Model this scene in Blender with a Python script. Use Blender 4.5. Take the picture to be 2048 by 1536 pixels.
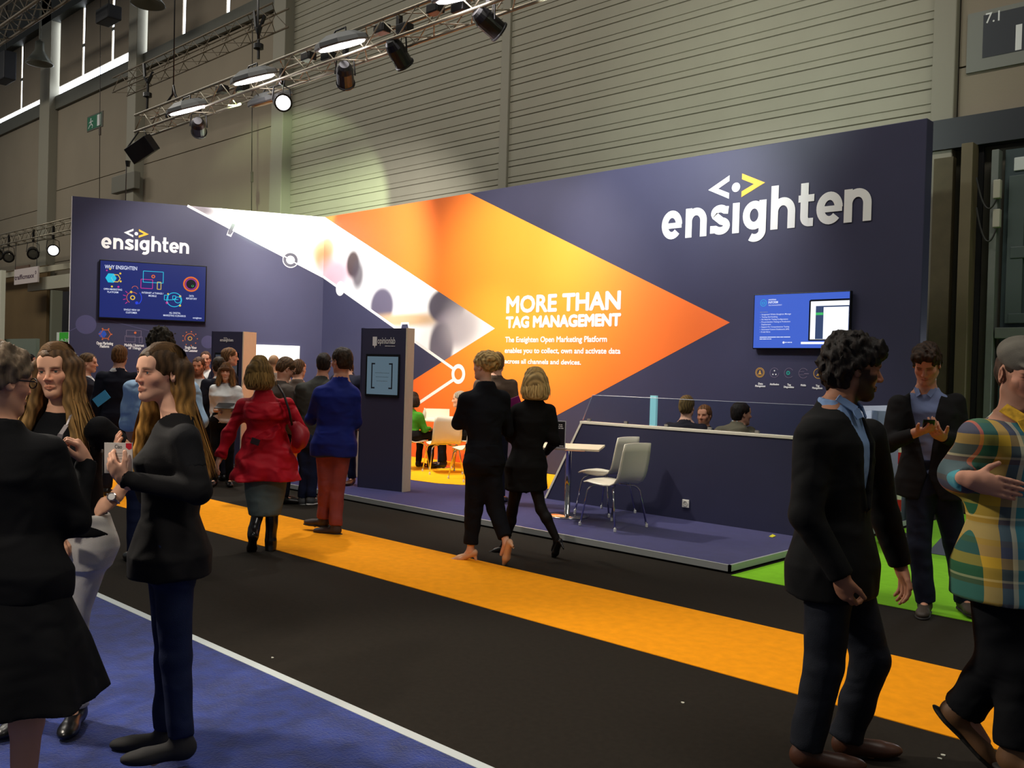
import bpy, bmesh, math, random
import numpy as np
from mathutils import Vector, Matrix
random.seed(7)
scene = bpy.context.scene
C = scene.collection
for o in list(bpy.data.objects): bpy.data.objects.remove(o)

# ---------------------------------------------------------------- camera
FPX, YAW, PITCH, ROLL, CAMH = 1841.44, 0.758668, -0.010791, 0.028629, 1.56
_fw = Vector((-math.sin(YAW)*math.cos(PITCH), math.cos(YAW)*math.cos(PITCH), math.sin(PITCH)))
_r0 = Vector((math.cos(YAW), math.sin(YAW), 0)); _u0 = _r0.cross(_fw)
_r = _r0*math.cos(ROLL)+_u0*math.sin(ROLL); _u = -_r0*math.sin(ROLL)+_u0*math.cos(ROLL)
EYE = Vector((0, 0, CAMH))
cam_data = bpy.data.cameras.new('camera'); cam = bpy.data.objects.new('camera', cam_data); C.objects.link(cam)
cam_data.sensor_width = 36.0; cam_data.lens = 36.0*FPX/2048; cam_data.clip_end = 200
cam.matrix_world = Matrix(((_r.x, _u.x, -_fw.x, 0), (_r.y, _u.y, -_fw.y, 0), (_r.z, _u.z, -_fw.z, CAMH), (0, 0, 0, 1)))
scene.camera = cam

# ---------------------------------------------------------------- light
scene.view_settings.view_transform = 'Standard'; scene.view_settings.look = 'None'
scene.view_settings.gamma = 1.0; scene.view_settings.use_curve_mapping = False
scene.view_settings.exposure = 0.0
world = bpy.data.worlds.new('hall_ambient'); scene.world = world; world.use_nodes = True
_bg = world.node_tree.nodes['Background']; _bg.inputs[0].default_value = (0.86, 0.90, 0.92, 1); _bg.inputs[1].default_value = 0.115

def spot(loc, target, power, angle, blend=.4, col=(1, .95, .88), size=.08):
    d = bpy.data.lights.new('spot_light', 'SPOT'); d.energy = power; d.spot_size = math.radians(angle); d.spot_blend = blend
    d.color = col; d.shadow_soft_size = size
    o = bpy.data.objects.new('spot_light', d); C.objects.link(o); o.location = loc
    o.rotation_euler = (Vector(target)-Vector(loc)).to_track_quat('-Z', 'Y').to_euler(); return o
def area(loc, target, power, sx, sy, col=(1, 1, 1)):
    d = bpy.data.lights.new('area_light', 'AREA'); d.energy = power; d.shape = 'RECTANGLE'; d.size = sx; d.size_y = sy; d.color = col
    o = bpy.data.objects.new('area_light', d); C.objects.link(o); o.location = loc
    o.rotation_euler = (Vector(target)-Vector(loc)).to_track_quat('-Z', 'Y').to_euler(); return o
# high-bay hall lighting
for lx in (-34, -22, -10, 2):
    area((lx, 4.5, 12.5), (lx, 5.5, 0), 520, 7, 2.0, (1.0, .94, .84))
# unseen warm spot over the blue foreground stand; second one added to brighten faces
spot((-6.6, 0.2, 4.6), (-3.5, 2.0, 1.4), 1150, 50, .6, (1, .9, .76), .18)
spot((-2.6, -1.8, 4.8), (-3.7, 2.2, 1.4), 420, 46, .7, (1, .90, .78), .15)
# the booth truss: soft floods onto the stand, spots onto its walls
for sx, sy, sz, tx, ty, tz, pw, an, col in (
    (-9.6, 6.9, 5.3, -9.9, 10.4, 2.5, 860, 76, (1, .93, .82)), (-11.8, 6.9, 5.3, -14.2, 10.4, 3.6, 1700, 70, (1, .96, .93)),
    (-7.4, 6.9, 5.3, -7.2, 10.4, 3.3, 620, 66, (.93, .92, 1)), (-13.4, 7.0, 5.3, -16.0, 8.2, 3.0, 560, 74, (1, .96, .93)),
    (-10.6, 7.6, 5.4, -10.4, 9.6, .2, 900, 62, (1, .90, .72)), (-9.4, 6.4, 5.3, -6.2, 7.7, .6, 900, 42, (1, .93, .82)), (-13.0, 7.2, 5.4, -12.6, 7.0, 1.0, 620, 70, (1, .94, .86)), (-9.0, 7.2, 5.4, -8.2, 6.2, .4, 420, 64, (1, .94, .86)), (-5.6, 7.2, 5.4, -5.4, 9.4, .9, 260, 50, (1, .95, .9))):
    spot((sx, sy, sz), (tx, ty, tz), pw, an, .7, col, .10)
# spill of a truss lamp onto the hall wall
spot((-12.9, 7.2, 5.6), (-18.4, 12.3, 4.8), 2600, 44, .25, (.76, 1, .60), .03)
spot((-6.5, 7.2, 5.6), (-7.0, 12.3, 5.2), 620, 84, .9, (.88, 1, .88), .1)
# warm uplight of the far stand
spot((-19.6, 10.9, 1.95), (-19.9, 12.0, 3.2), 60, 90, .8, (1, .72, .30), .05)

# ---------------------------------------------------------------- pixel helpers (2048x1536 frame)
def ray(px, py): return _fw+(px-1024)/FPX*_r-(py-768)/FPX*_u
def onz(px, py, z=0.0): d = ray(px, py); return EYE+d*((z-CAMH)/d.z)
def ony(px, py, y): d = ray(px, py); return EYE+d*(y/d.y)
def onx(px, py, x): d = ray(px, py); return EYE+d*(x/d.x)
def dep(px, py, D): return EYE+ray(px, py)*D
def onpl(px, py, P, n): d = ray(px, py); return EYE+d*((Vector(P)-EYE).dot(n)/d.dot(n))

# ---------------------------------------------------------------- materials
def lin(c):
    return tuple((v/255/12.92 if v <= 10 else ((v/255+.055)/1.055)**2.4) for v in c)
MATS = {}
def mat(name, rgb=(128, 128, 128), rough=.6, metal=0., bump=0., bscale=60., vary=0., vscale=8., emit=0., spec=.5, alpha=1., trans=0., ior=1.45, sheen=0., stretch=None, attr=False, coat=0., fold=0.):
    if name in MATS: return MATS[name]
    m = bpy.data.materials.new(name); m.use_nodes = True; MATS[name] = m
    nt = m.node_tree; b = nt.nodes['Principled BSDF']; c = (*lin(rgb), 1)
    b.inputs['Base Color'].default_value = c; b.inputs['Roughness'].default_value = rough; b.inputs['Metallic'].default_value = metal
    b.inputs['Specular IOR Level'].default_value = spec; b.inputs['Transmission Weight'].default_value = trans; b.inputs['IOR'].default_value = ior
    b.inputs['Alpha'].default_value = alpha; b.inputs['Sheen Weight'].default_value = sheen; b.inputs['Coat Weight'].default_value = coat
    if emit: b.inputs['Emission Color'].default_value = c; b.inputs['Emission Strength'].default_value = emit
    L = nt.links.new
    src = None
    if attr:
        at = nt.nodes.new('ShaderNodeVertexColor'); at.layer_name = 'Col'; src = at.outputs['Color']; L(src, b.inputs['Base Color'])
    if bump or vary or fold:
        tc = nt.nodes.new('ShaderNodeTexCoord'); co = tc.outputs['Object']
        if stretch:
            mp = nt.nodes.new('ShaderNodeMapping'); mp.inputs['Scale'].default_value = stretch; L(co, mp.inputs['Vector']); co = mp.outputs['Vector']
    if vary:
        n = nt.nodes.new('ShaderNodeTexNoise'); n.inputs['Scale'].default_value = vscale; n.inputs['Detail'].default_value = 5; L(co, n.inputs['Vector'])
        mr = nt.nodes.new('ShaderNodeMapRange'); mr.inputs['From Min'].default_value = .3; mr.inputs['From Max'].default_value = .7
        mr.inputs['To Min'].default_value = 1-vary; mr.inputs['To Max'].default_value = 1+vary; L(n.outputs['Fac'], mr.inputs['Value'])
        mx = nt.nodes.new('ShaderNodeMix'); mx.data_type = 'RGBA'; mx.blend_type = 'MULTIPLY'; mx.inputs[0].default_value = 1
        if src: L(src, mx.inputs[6])
        else: mx.inputs[6].default_value = c
        cr = nt.nodes.new('ShaderNodeCombineColor')
        for i in range(3): L(mr.outputs['Result'], cr.inputs[i])
        L(cr.outputs['Color'], mx.inputs[7]); L(mx.outputs[2], b.inputs['Base Color'])
    if bump:
        n2 = nt.nodes.new('ShaderNodeTexNoise'); n2.inputs['Scale'].default_value = bscale; n2.inputs['Detail'].default_value = 3; L(co, n2.inputs['Vector'])
        bp = nt.nodes.new('ShaderNodeBump'); bp.inputs['Strength'].default_value = bump; bp.inputs['Distance'].default_value = min(.02, 1.2/bscale)
        L(n2.outputs['Fac'], bp.inputs['Height']); L(bp.outputs['Normal'], b.inputs['Normal'])
        if fold:
            n3 = nt.nodes.new('ShaderNodeTexNoise'); n3.inputs['Scale'].default_value = 7; n3.inputs['Detail'].default_value = 1.; n3.inputs['Distortion'].default_value = .7
            mp3 = nt.nodes.new('ShaderNodeMapping'); mp3.inputs['Scale'].default_value = (.8, .8, 1.1); mp3.inputs['Rotation'].default_value = (.5, .4, .3); L(tc.outputs['Object'], mp3.inputs['Vector']); L(mp3.outputs['Vector'], n3.inputs['Vector'])
            b3 = nt.nodes.new('ShaderNodeBump'); b3.inputs['Strength'].default_value = fold; b3.inputs['Distance'].default_value = .06; L(n3.outputs['Fac'], b3.inputs['Height']); L(b3.outputs['Normal'], bp.inputs['Normal'])
    return m
def emat(name, rgb, strength=1.0):
    if name in MATS: return MATS[name]
    m = bpy.data.materials.new(name); m.use_nodes = True; MATS[name] = m
    b = m.node_tree.nodes['Principled BSDF']; b.inputs['Base Color'].default_value = (0, 0, 0, 1); b.inputs['Roughness'].default_value = .3
    b.inputs['Emission Color'].default_value = (*lin(rgb), 1); b.inputs['Emission Strength'].default_value = strength
    return m

# ---------------------------------------------------------------- objects
def tag(o, label=None, cat=None, group=None, kind=None):
    if label: o['label'] = label
    if cat: o['category'] = cat
    if group: o['group'] = group
    if kind: o['kind'] = kind
    return o
def empty(name, loc=(0, 0, 0), rz=0., label=None, cat=None, group=None, kind=None, parent=None):
    o = bpy.data.objects.new(name, None); C.objects.link(o); o.location = loc; o.rotation_euler = (0, 0, rz); o.empty_display_size = .1
    if parent: o.parent = parent
    return tag(o, label, cat, group, kind)
def copy_tree(o, parent=None):
    c = o.copy(); C.objects.link(c)
    if parent is not None: c.parent = parent
    for ch in list(o.children): copy_tree(ch, c)
    return c
def wpos(o):
    p = Vector((0, 0, 0))
    while o: p += o.location; o = o.parent
    return p
class MB:
    def __init__(s): s.v = []; s.f = []
    def poly(s, pts): n = len(s.v); s.v += [Vector(p) for p in pts]; s.f.append(tuple(range(n, n+len(pts)))); return s
    def add(s, vs, fs): n = len(s.v); s.v += [Vector(p) for p in vs]; s.f += [tuple(i+n for i in f) for f in fs]; return s
    def box(s, a, b, M=None):
        a, b = Vector(a), Vector(b)
        vs = [Vector((x, y, z)) for z in (a.z, b.z) for y in (a.y, b.y) for x in (a.x, b.x)]
        if M is not None: vs = [M @ v for v in vs]
        return s.add(vs, [(0, 2, 3, 1), (4, 5, 7, 6), (0, 1, 5, 4), (2, 6, 7, 3), (0, 4, 6, 2), (1, 3, 7, 5)])
    def prism(s, pts, vec):
        pts = [Vector(p) for p in pts]; vec = Vector(vec); n = len(pts)
        return s.add(pts+[p+vec for p in pts], [tuple(range(n-1, -1, -1)), tuple(range(n, 2*n))]+[(i, (i+1) % n, (i+1) % n+n, i+n) for i in range(n)])
    def tube(s, pts, r, n=8, cap=True, closed=False):
        pts = [Vector(p) for p in pts]; m = len(pts); rs = r if isinstance(r, (list, tuple)) else [r]*m
        base = len(s.v); up = Vector((0, 0, 1)); prev = None
        for i, p in enumerate(pts):
            t = (pts[(i+1) % m]-pts[i-1]) if closed else (pts[min(i+1, m-1)]-pts[max(i-1, 0)])
            t.normalize()
            if prev is None: a = up if abs(t.z) < .9 else Vector((1, 0, 0)); x = t.cross(a).normalized()
            else: x = (prev-t*prev.dot(t)).normalized()
            prev = x; y = t.cross(x)
            for k in range(n): an = 2*math.pi*k/n; s.v.append(p+x*(math.cos(an)*rs[i])+y*(math.sin(an)*rs[i]))
        for i in range(m if closed else m-1):
            for k in range(n):
                a = base+i*n+k; b = base+i*n+(k+1) % n; c = base+((i+1) % m)*n+(k+1) % n; d = base+((i+1) % m)*n+k
                s.f.append((a, b, c, d))
        if cap and not closed: s.f.append(tuple(base+k for k in range(n-1, -1, -1))); s.f.append(tuple(base+(m-1)*n+k for k in range(n)))
        return s
    def lathe(s, prof, n=24, M=None, o=(0, 0, 0)):
        base = len(s.v); o = Vector(o)
        for r, z in prof:
            for k in range(n):
                a = 2*math.pi*k/n; p = Vector((r*math.cos(a), r*math.sin(a), z)); s.v.append((M @ p if M is not None else p)+o)
        for i in range(len(prof)-1):
            for k in range(n):
                s.f.append((base+i*n+k, base+i*n+(k+1) % n, base+(i+1)*n+(k+1) % n, base+(i+1)*n+k))
        s.f.append(tuple(base+k for k in range(n-1, -1, -1))); s.f.append(tuple(base+(len(prof)-1)*n+k for k in range(n))); return s
    def mesh(s, name, origin=(0, 0, 0), smooth=False):
        me = bpy.data.meshes.new(name); o = Vector(origin)
        me.from_pydata([tuple(v-o) for v in s.v], [], s.f); me.update()
        if smooth: me.polygons.foreach_set('use_smooth', [True]*len(me.polygons))
        return me
    def build(s, name, m, parent=None, smooth=False, world=True, bevel=0.):
        org = wpos(parent) if (parent is not None and world) else Vector((0, 0, 0))
        me = s.mesh(name, org, smooth)
        if m: me.materials.append(m)
        o = bpy.data.objects.new(name, me); C.objects.link(o)
        if parent: o.parent = parent
        if bevel:
            b = o.modifiers.new('bevel', 'BEVEL'); b.width = bevel; b.segments = 2; b.limit_method = 'ANGLE'
        return o
    def top(s, name, m, label, cat, group=None, kind=None, smooth=False, bevel=0.):
        """a top-level single mesh with its origin at the base centre"""
        lo = Vector((min(v.x for v in s.v), min(v.y for v in s.v), min(v.z for v in s.v))); hi = Vector((max(v.x for v in s.v), max(v.y for v in s.v), 0))
        org = Vector(((lo.x+hi.x)/2, (lo.y+hi.y)/2, lo.z)); me = s.mesh(name, org, smooth)
        if m: me.materials.append(m)
        o = bpy.data.objects.new(name, me); C.objects.link(o); o.location = org
        if bevel:
            b = o.modifiers.new('bevel', 'BEVEL'); b.width = bevel; b.segments = 2; b.limit_method = 'ANGLE'
        return tag(o, label, cat, group, kind)
def rotz(a): return Matrix.Rotation(a, 4, 'Z')
def child_mesh(name, me, parent, loc=(0, 0, 0), rot=(0, 0, 0)):
    o = bpy.data.objects.new(name, me); C.objects.link(o); o.parent = parent; o.location = loc; o.rotation_euler = rot; return o

# flat planes for print: a wall plane with origin P, horizontal unit u, normal n (towards the viewer)
class Plane:
    def __init__(s, P, u, n): s.P = Vector(P); s.u = Vector(u).normalized(); s.n = Vector(n).normalized()
    def px(s, x, y): p = onpl(x, y, s.P, s.n)-s.P; return (p.dot(s.u), p.z)        # pixel -> (u, z)
    def pt(s, u, z, lift=0.): return s.P+s.u*u+Vector((0, 0, z))+s.n*lift
    def poly(s, mb, uv, lift): return mb.poly([s.pt(a, b, lift) for a, b in uv])
    def pxpoly(s, mb, pix, lift): return s.poly(mb, [s.px(*p) for p in pix], lift)
    def slab(s, mb, uv, lift, th=.0012): return mb.prism([s.pt(a, b, lift) for a, b in uv], s.n*th)
    def stroke(s, mb, a, b, w, lift):
        a, b = Vector(a), Vector(b); d = (b-a).normalized(); k = Vector((-d.y, d.x))*w/2
        return s.poly(mb, [a-k, b-k, b+k, a+k], lift)
    def ring(s, mb, c, r1, r0, lift, n=40, a0=0., a1=2*math.pi):
        for i in range(n):
            t0 = a0+(a1-a0)*i/n; t1 = a0+(a1-a0)*(i+1)/n
            q = [(c[0]+r1*math.cos(t0), c[1]+r1*math.sin(t0)), (c[0]+r1*math.cos(t1), c[1]+r1*math.sin(t1)), (c[0]+r0*math.cos(t1), c[1]+r0*math.sin(t1)), (c[0]+r0*math.cos(t0), c[1]+r0*math.sin(t0))]
            if r0 <= 0: q = q[:3]
            s.poly(mb, q, lift)
        return mb
def text_mb(txt, plane, u0, u1, z0, z1, lift, bold=0., fat=0., spacing=1.0):
    """lettering fitted in the box u0..u1, z0..z1 (z1 is the height of the tallest letter)"""
    cu = bpy.data.curves.new('lettering', 'FONT'); cu.body = txt; cu.size = 1; cu.offset = bold; cu.resolution_u = 3; cu.space_character = spacing
    o = bpy.data.objects.new('lettering', cu); C.objects.link(o); dg = bpy.context.evaluated_depsgraph_get(); dg.update()
    me = o.evaluated_get(dg).to_mesh(); vs = [v.co.copy() for v in me.vertices]; fs = [tuple(p.vertices) for p in me.polygons]
    o.evaluated_get(dg).to_mesh_clear(); bpy.data.objects.remove(o); bpy.data.curves.remove(cu)
    x0 = min(v.x for v in vs); x1 = max(v.x for v in vs); y1 = max(v.y for v in vs)
    y0 = 0.
    sx = (u1-u0)/(x1-x0); sy = (z1-z0)/(y1-y0)
    mb = MB()
    for k, (dx, dy) in enumerate(((0, 0), (1, 0), (-1, 0), (0, 1), (0, -1), (.7, .7), (-.7, .7), (.7, -.7), (-.7, -.7)) if fat else ((0, 0),)):
        mb.add([plane.pt(u0+(v.x-x0)*sx+dx*fat, z0+(v.y-y0)*sy+dy*fat, lift+.0004*k) for v in vs], fs)
    return mb
def bars(plane, u0, u1, z0, h, lift, m, parent, name='small_print', n=4):
    mb = MB(); rg = random.Random(int(abs(u0)*1000)); x = u0
    while x < u1-h*.3:
        w = min((u1-u0)*rg.uniform(.10, .30), u1-x); mb.poly([plane.pt(a, b, lift) for a, b in ((x, z0), (x+w, z0), (x+w, z0+h), (x, z0+h))]); x += w+h*.6
    o = mb.build(name, m, parent); o['kind'] = 'stuff'; return o
def px_text(txt, plane, L, R, top, lift, m, parent, bold=0., name='lettering', spacing=1.0, fat=0.):
    a = plane.px(*L); b = plane.px(*R); t = plane.px(*top); z0 = (a[1]+b[1])/2
    return text_mb(txt, plane, a[0], b[0], z0, t[1], lift, bold, fat, spacing).build(name, m, parent)
# ================================================================ the hall
YH = 12.32            # hall wall
YB, XR, HB = 10.448, -3.732, 4.505   # booth back wall: plane, right end, height
XC = -15.036          # inner corner of the booth
PT = .0715; PZ = .0722             # platform height
carpet_black = mat('black_carpet', (37, 33, 28), .95, bump=.25, bscale=400, vary=.10, vscale=30, spec=.1)
mb = MB(); mb.box((-62, -6, -.05), (8, 13.5, 0)); f = mb.build('floor', carpet_black); tag(f, kind='structure', label='black exhibition carpet covering the hall floor')
hallpaint = mat('hall_paint', (140, 130, 112), .85, bump=.06, bscale=40, vary=.05, vscale=.7)
cladpaint = mat('cladding_paint', (150, 146, 128), .6, vary=.05, vscale=1.2)
groove = mat('groove_dark', (84, 80, 70), .8)
colpaint = mat('column_paint', (142, 138, 122), .6)
steel = mat('painted_steel', (92, 92, 82), .5, vary=.05)
wall = empty('wall_back', (-12, YH, 0), kind='structure')
mb = MB(); mb.box((-62, YH+.06, 0), (8, YH+.3, 16)); mb.build('backing', groove, wall)
# profiled cladding boards, two bays
def board_mesh(w, name):
    m_ = MB()
    # wide face, groove, narrow face, groove (profile in y/z), extruded along x
    prof = [(.03, 0), (0, .010), (0, .092), (.014, .100), (.014, .106), (0, .114), (0, .290), (.03, .300)]
    n = len(prof)
    for x in (0, w): m_.v += [Vector((x, y, z)) for y, z in prof]
    for i in range(n-1): m_.f.append((i, i+n, i+1+n, i+1))
    m_.f.append(tuple(range(n))); m_.f.append(tuple(range(2*n-1, n-1, -1)))
    me = m_.mesh(name); me.materials.append(cladpaint); return me
bays = [(-11.93, -4.36), (-19.22, -12.14)]
for a, b in bays:
    me = board_mesh(b-a, 'cladding_board')
    for i in range(27): child_mesh('cladding_board', me, wall, (a+12, 0, 3.0+i*.3))
# smooth concrete bays left and right with their joints
def slabs(xs, zs, m_):
    for i in range(len(xs)-1):
        for j in range(len(zs)-1):
            q = MB(); q.box((xs[i]+.012, YH+.0, zs[j]+.012), (xs[i+1]-.012, YH+.08, zs[j+1]-.012)); q.build('wall_panel', m_, wall)
slabs([-33.9, -27.7], [0, 2.5, 5.0, 7.5, 10.5], hallpaint)
slabs([-27.1, -19.7], [0, 2.5, 5.0, 7.5, 10.3], hallpaint)
slabs([-62, -52, -43, -34.8], [0, 3.5, 7.0, 10.5], hallpaint)
slabs([-4.04, -1.6, 1.5, 8], [4.92, 5.6, 9, 13], hallpaint)
slabs([-19.22, -12.14, -4.36], [11.1, 14], hallpaint)
for (a, b, y, name) in ((-12.14, -11.93, .06, 'mullion'), (-4.33, -4.05, .10, 'wall_column'), (-19.72, -19.2, .25, 'wall_column'), (-27.66, -27.1, .30, 'wall_column'), (-34.8, -33.9, .30, 'wall_column')):
    q = MB(); q.box((a, YH-y, 0), (b, YH+.06, 15)); q.build(name, colpaint, wall, bevel=.015)
q = MB(); q.box((-4.36, YH-.14, 4.56), (8, YH+.05, 4.94)); q.build('door_header_beam', mat('dark_beam', (44, 48, 54), .5), wall)
q = MB(); q.box((-62, YH-.10, 10.32), (-19.6, YH+.05, 10.78)); q.build('window_sill_beam', steel, wall)
q = MB(); q.box((-62, YH-.30, 13.36), (8, YH+.05, 14.3)); q.build('roof_edge_beam', mat('roof_beam', (48, 50, 44), .6), wall)
# high windows: daylight glazing behind closed blackout panels, light leaks through the gaps
daylight = emat('daylight', (236, 244, 255), 6.0)
blind = mat('blackout_panel', (140, 128, 110), .8, vary=.05, vscale=1)
def window(n, x0, x1, cuts, gaps, z0=10.80, z1=13.36, bottomgap=.30):
    w = empty('window_%d' % n, ((x0+x1)/2, YH, z0), kind='structure')
    q = MB(); q.box((x0, YH+.03, z0), (x1, YH+.05, z1)); q.build('pane', daylight, w)
    e = [x0]+cuts+[x1]
    for i in range(len(e)-1):
        a = e[i]+(gaps[i] if i else gaps[0]); b = e[i+1]-gaps[i+1]
        q = MB(); q.box((a, YH-.03, z0+bottomgap), (b, YH, z1)); q.build('blind_panel', blind, w)
    for i, c_ in enumerate(cuts):
        q = MB(); q.box((c_-.10, YH-.04, (z0+z1)/2-.05), (c_+.10, YH-.015, (z0+z1)/2+.05)); q.build('panel_clip', steel, w)
window(1, -33.9, -27.7, [-31.72, -29.42], [.16, .085, .085, 0])
window(2, -27.1, -19.75, [-24.72, -22.30], [.11, .09, .09, .0], z0=10.80, bottomgap=.0)
window(3, -41.5, -34.85, [-37.45], [.10, .075, .06], bottomgap=.20)
# exit sign on the wall
ex = empty('exit_sign', (-29.9, YH-.1, 9.2), label='green running man exit sign high on the hall wall', cat='sign')
pa = ony(176, 262, YH); pb = ony(204, 222, YH)
SP = Plane((pa.x, YH-.02, pa.z), (1, 0, 0), (0, -1, 0)); w_ = pb.x-pa.x; h_ = .42
q = MB(); q.box((pa.x-.04, YH-.02, pa.z-.04), (pb.x+.12, YH+.02, pa.z+h_+.04)); q.build('frame', steel, ex)
q = MB(); SP.poly(q, [(0, 0), (w_, 0), (w_, h_), (0, h_)], .004); q.build('sign_face', mat('exit_green', (22, 92, 62), .5, emit=.12), ex)
wh = mat('sign_white', (225, 228, 225), .6)
q = MB(); SP.poly(q, [(w_*.72, .03), (w_*.97, .03), (w_*.97, h_-.03), (w_*.72, h_-.03)], .006)
SP.ring(q, (w_*.26, h_*.80), .035, 0, .006, 14)
for a, b, t in (((.24, .72), (.28, .42), .07), ((.28, .42), (.40, .26), .035), ((.28, .44), (.16, .28), .035), ((.16, .28), (.08, .12), .03), ((.40, .26), (.36, .08), .03), ((.26, .64), (.42, .58), .025), ((.24, .64), (.12, .52), .025)):
    SP.stroke(q, (a[0]*w_, a[1]*h_), (b[0]*w_, b[1]*h_), t, .006)
q.build('pictogram', wh, ex)
# box on the wall
q = MB(); a = ony(222, 388, YH-.4); b = ony(262, 343, YH-.4); q.box((a.x, YH-.4, a.z), (b.x+.2, YH-.2, b.z)); q.top('ventilation_box', mat('grey_box', (112, 110, 98), .6), 'small grey box mounted on the hall wall above the booth side wall', 'box', bevel=.02)
# hall number sign
a = ony(1950, 125, YH-.02); sg = empty('hall_number_sign', (a.x+.4, YH-.02, a.z), label='dark square hall sign reading 7.1 on the upper right wall', cat='sign')
SP = Plane((a.x, YH-.02, a.z), (1, 0, 0), (0, -1, 0))
q = MB(); q.box((a.x-.10, YH-.03, a.z-.12), (a.x+1.3, YH+.0, a.z+.62)); q.build('sign_plate', mat('sign_grey', (126, 128, 120), .6), sg)
b0 = SP.px(1965, 117); b1 = SP.px(2040, 30)
q = MB(); SP.poly(q, [(b0[0], b0[1]), (b0[0]+1.0, b0[1]), (b0[0]+1.0, b0[1]+.53), (b0[0], b0[1]+.53)], .014); q.build('sign_face', mat('sign_dark', (48, 52, 58), .5), sg)
px_text('7.1', SP, (1972, 47), (2000, 42), (1972, 28), .018, wh, sg, bold=.01)
b2 = SP.px(2031, 102); q = MB(); SP.poly(q, [(b2[0], b2[1]), (b2[0]+.07, b2[1]), (b2[0]+.07, b2[1]+.31), (b2[0], b2[1]+.31)], .018); q.build('white_bar', wh, sg)

# ---- gate and door on the right
bmetal = mat('door_frame_paint', (112, 118, 112), .5, vary=.06)
dteal = mat('door_leaf_paint', (58, 72, 74), .45, vary=.08)
post = mat('post_paint', (104, 94, 70), .6, vary=.08, vscale=3)
bgdark = mat('shadow_gap', (16, 16, 18), .8)
d1 = empty('door_1', (-2.8, YH-.2, 0), kind='structure')
def wbox(pa, pb, y, th, m_, name, par, bevel=.006, z0=None, z1=None):
    a = ony(*pa, y); b = ony(*pb, y); q = MB()
    q.box((min(a.x, b.x), y, min(a.z, b.z) if z0 is None else z0), (max(a.x, b.x), y+th, max(a.z, b.z) if z1 is None else z1)); return q.build(name, m_, par, bevel=bevel)
wbox((1855, 700), (1907, 312), YH-.16, .12, mat('post_brown', (84, 76, 54), .7, vary=.1), 'side_panel', d1, z0=0, z1=4.45)
wbox((1909, 700), (1946, 300), YH-.30, .22, post, 'gate_post', d1, z0=0, z1=4.56)
wbox((1944, 700), (1968, 300), YH-.06, .05, bgdark, 'gap', d1, z0=0, z1=4.56)
wbox((1970, 700), (1998, 308), YH-.22, .16, bmetal, 'door_jamb', d1, z0=0, z1=4.45)
a = ony(1998, 640, YH-.16); X0 = a.x
q = MB(); q.box((X0, YH-.12, 0), (3.0, YH-.06, 4.45)); q.build('door_leaf', dteal, d1)
def dbox(x0, x1, z0, z1, y0, y1, m_, name):
    q = MB(); q.box((X0+x0, YH-.12-y0, z0), (X0+x1, YH-.12-y1, z1)); q.build(name, m_, d1, bevel=.008)
dbox(.10, 3.2, 4.18, 4.34, .02, 0, mat('closer_white', (205, 212, 208), .4), 'door_closer')
dbox(-.03, 3.2, 2.16, 2.29, .10, 0, bmetal, 'transom')
dbox(.02, .12, .1, 2.16, .06, 0, dteal, 'stile'); dbox(.10, 3.2, 2.02, 2.12, .06, 0, dteal, 'rail')
dbox(.06, .24, 2.34, 4.12, .05, 0, bmetal if False else mat('door_rail_paint', (74, 86, 84), .5), 'stile')
dbox(.10, 3.2, 2.34, 2.46, .06, 0, MATS['door_rail_paint'], 'rail'); dbox(.10, 3.2, 3.12, 3.26, .06, 0, MATS['door_rail_paint'], 'rail')
dbox(.28, 1.6, 3.27, 4.05, .012, 0, mat('door_panel_dark', (44, 54, 60), .4), 'panel'); dbox(.28, 1.6, 2.47, 3.10, .012, 0, MATS['door_panel_dark'], 'panel')
glow = emat('door_daylight', (240, 244, 255), 4.0)
dbox(.16, .185, .4, 2.0, .022, 0, glow, 'glass_edge'); dbox(.24, 1.1, .4, 2.0, .012, 0, glow, 'glass_pane')
for i, (pa, pb) in enumerate((((1985, 397), (2001, 358)), ((1984, 455), (2000, 417)))):
    a = ony(*pa, YH-.28); b = ony(*pb, YH-.28); q = MB(); q.box((a.x, YH-.28, a.z), (b.x, YH-.20, b.z))
    o = q.top('door_sensor', mat('sensor_white', (176, 174, 156), .5), ['upper white door sensor box with looped cable', 'lower white door sensor box with looped cable'][i], 'sensor', 'door sensors', bevel=.01)
    cab = MB(); s0 = ony(1953, 355+60*i, YH-.31); s1 = ony(1965, 420+70*i, YH-.30); s2 = ony(1978, 434+68*i, YH-.3); s3 = ony(1993, 398+58*i, YH-.3)
    pts = []
    for k in range(15):
        t = k/14; pts.append(s0*(1-t)**3+s1*3*t*(1-t)**2+s2*3*t*t*(1-t)+s3*t**3)
    cab.tube(pts, .011, 6); cab.build('cable', mat('cable_dark', (40, 40, 36), .6), o)

# ================================================================ carpets
e1 = onz(800, 1084); e2 = onz(441, 1065)
oc = mat('orange_carpet', (240, 152, 12), .9, bump=.2, bscale=500, vary=.07, vscale=14, spec=.15)
y1 = (onz(800, 1084).y+onz(1985, 1355).y+onz(430, 1003).y)/3; y0 = (onz(441, 1065).y+onz(1640, 1410).y)/2
q = MB(); q.box((-45, y0, 0), (6, y1, .004)); q.top('orange_carpet_runner', oc, 'long orange carpet stripe running along the black aisle', 'carpet')
gc = mat('green_carpet', (128, 196, 40), .9, bump=.2, bscale=500, vary=.06, vscale=12, spec=.15)
yg = onz(1700, 1197).y
q = MB(); q.box((-3.75, yg, 0), (6, YH-.3, .004)); q.top('green_carpet', gc, 'bright green carpet beside the platform corner', 'carpet')
q = MB(); q.prism([onz(*p, .005) for p in ((1855, 1106), (1905, 1114), (2150, 1148), (2150, 1075), (1895, 1062))], (0, 0, .004))
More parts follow.
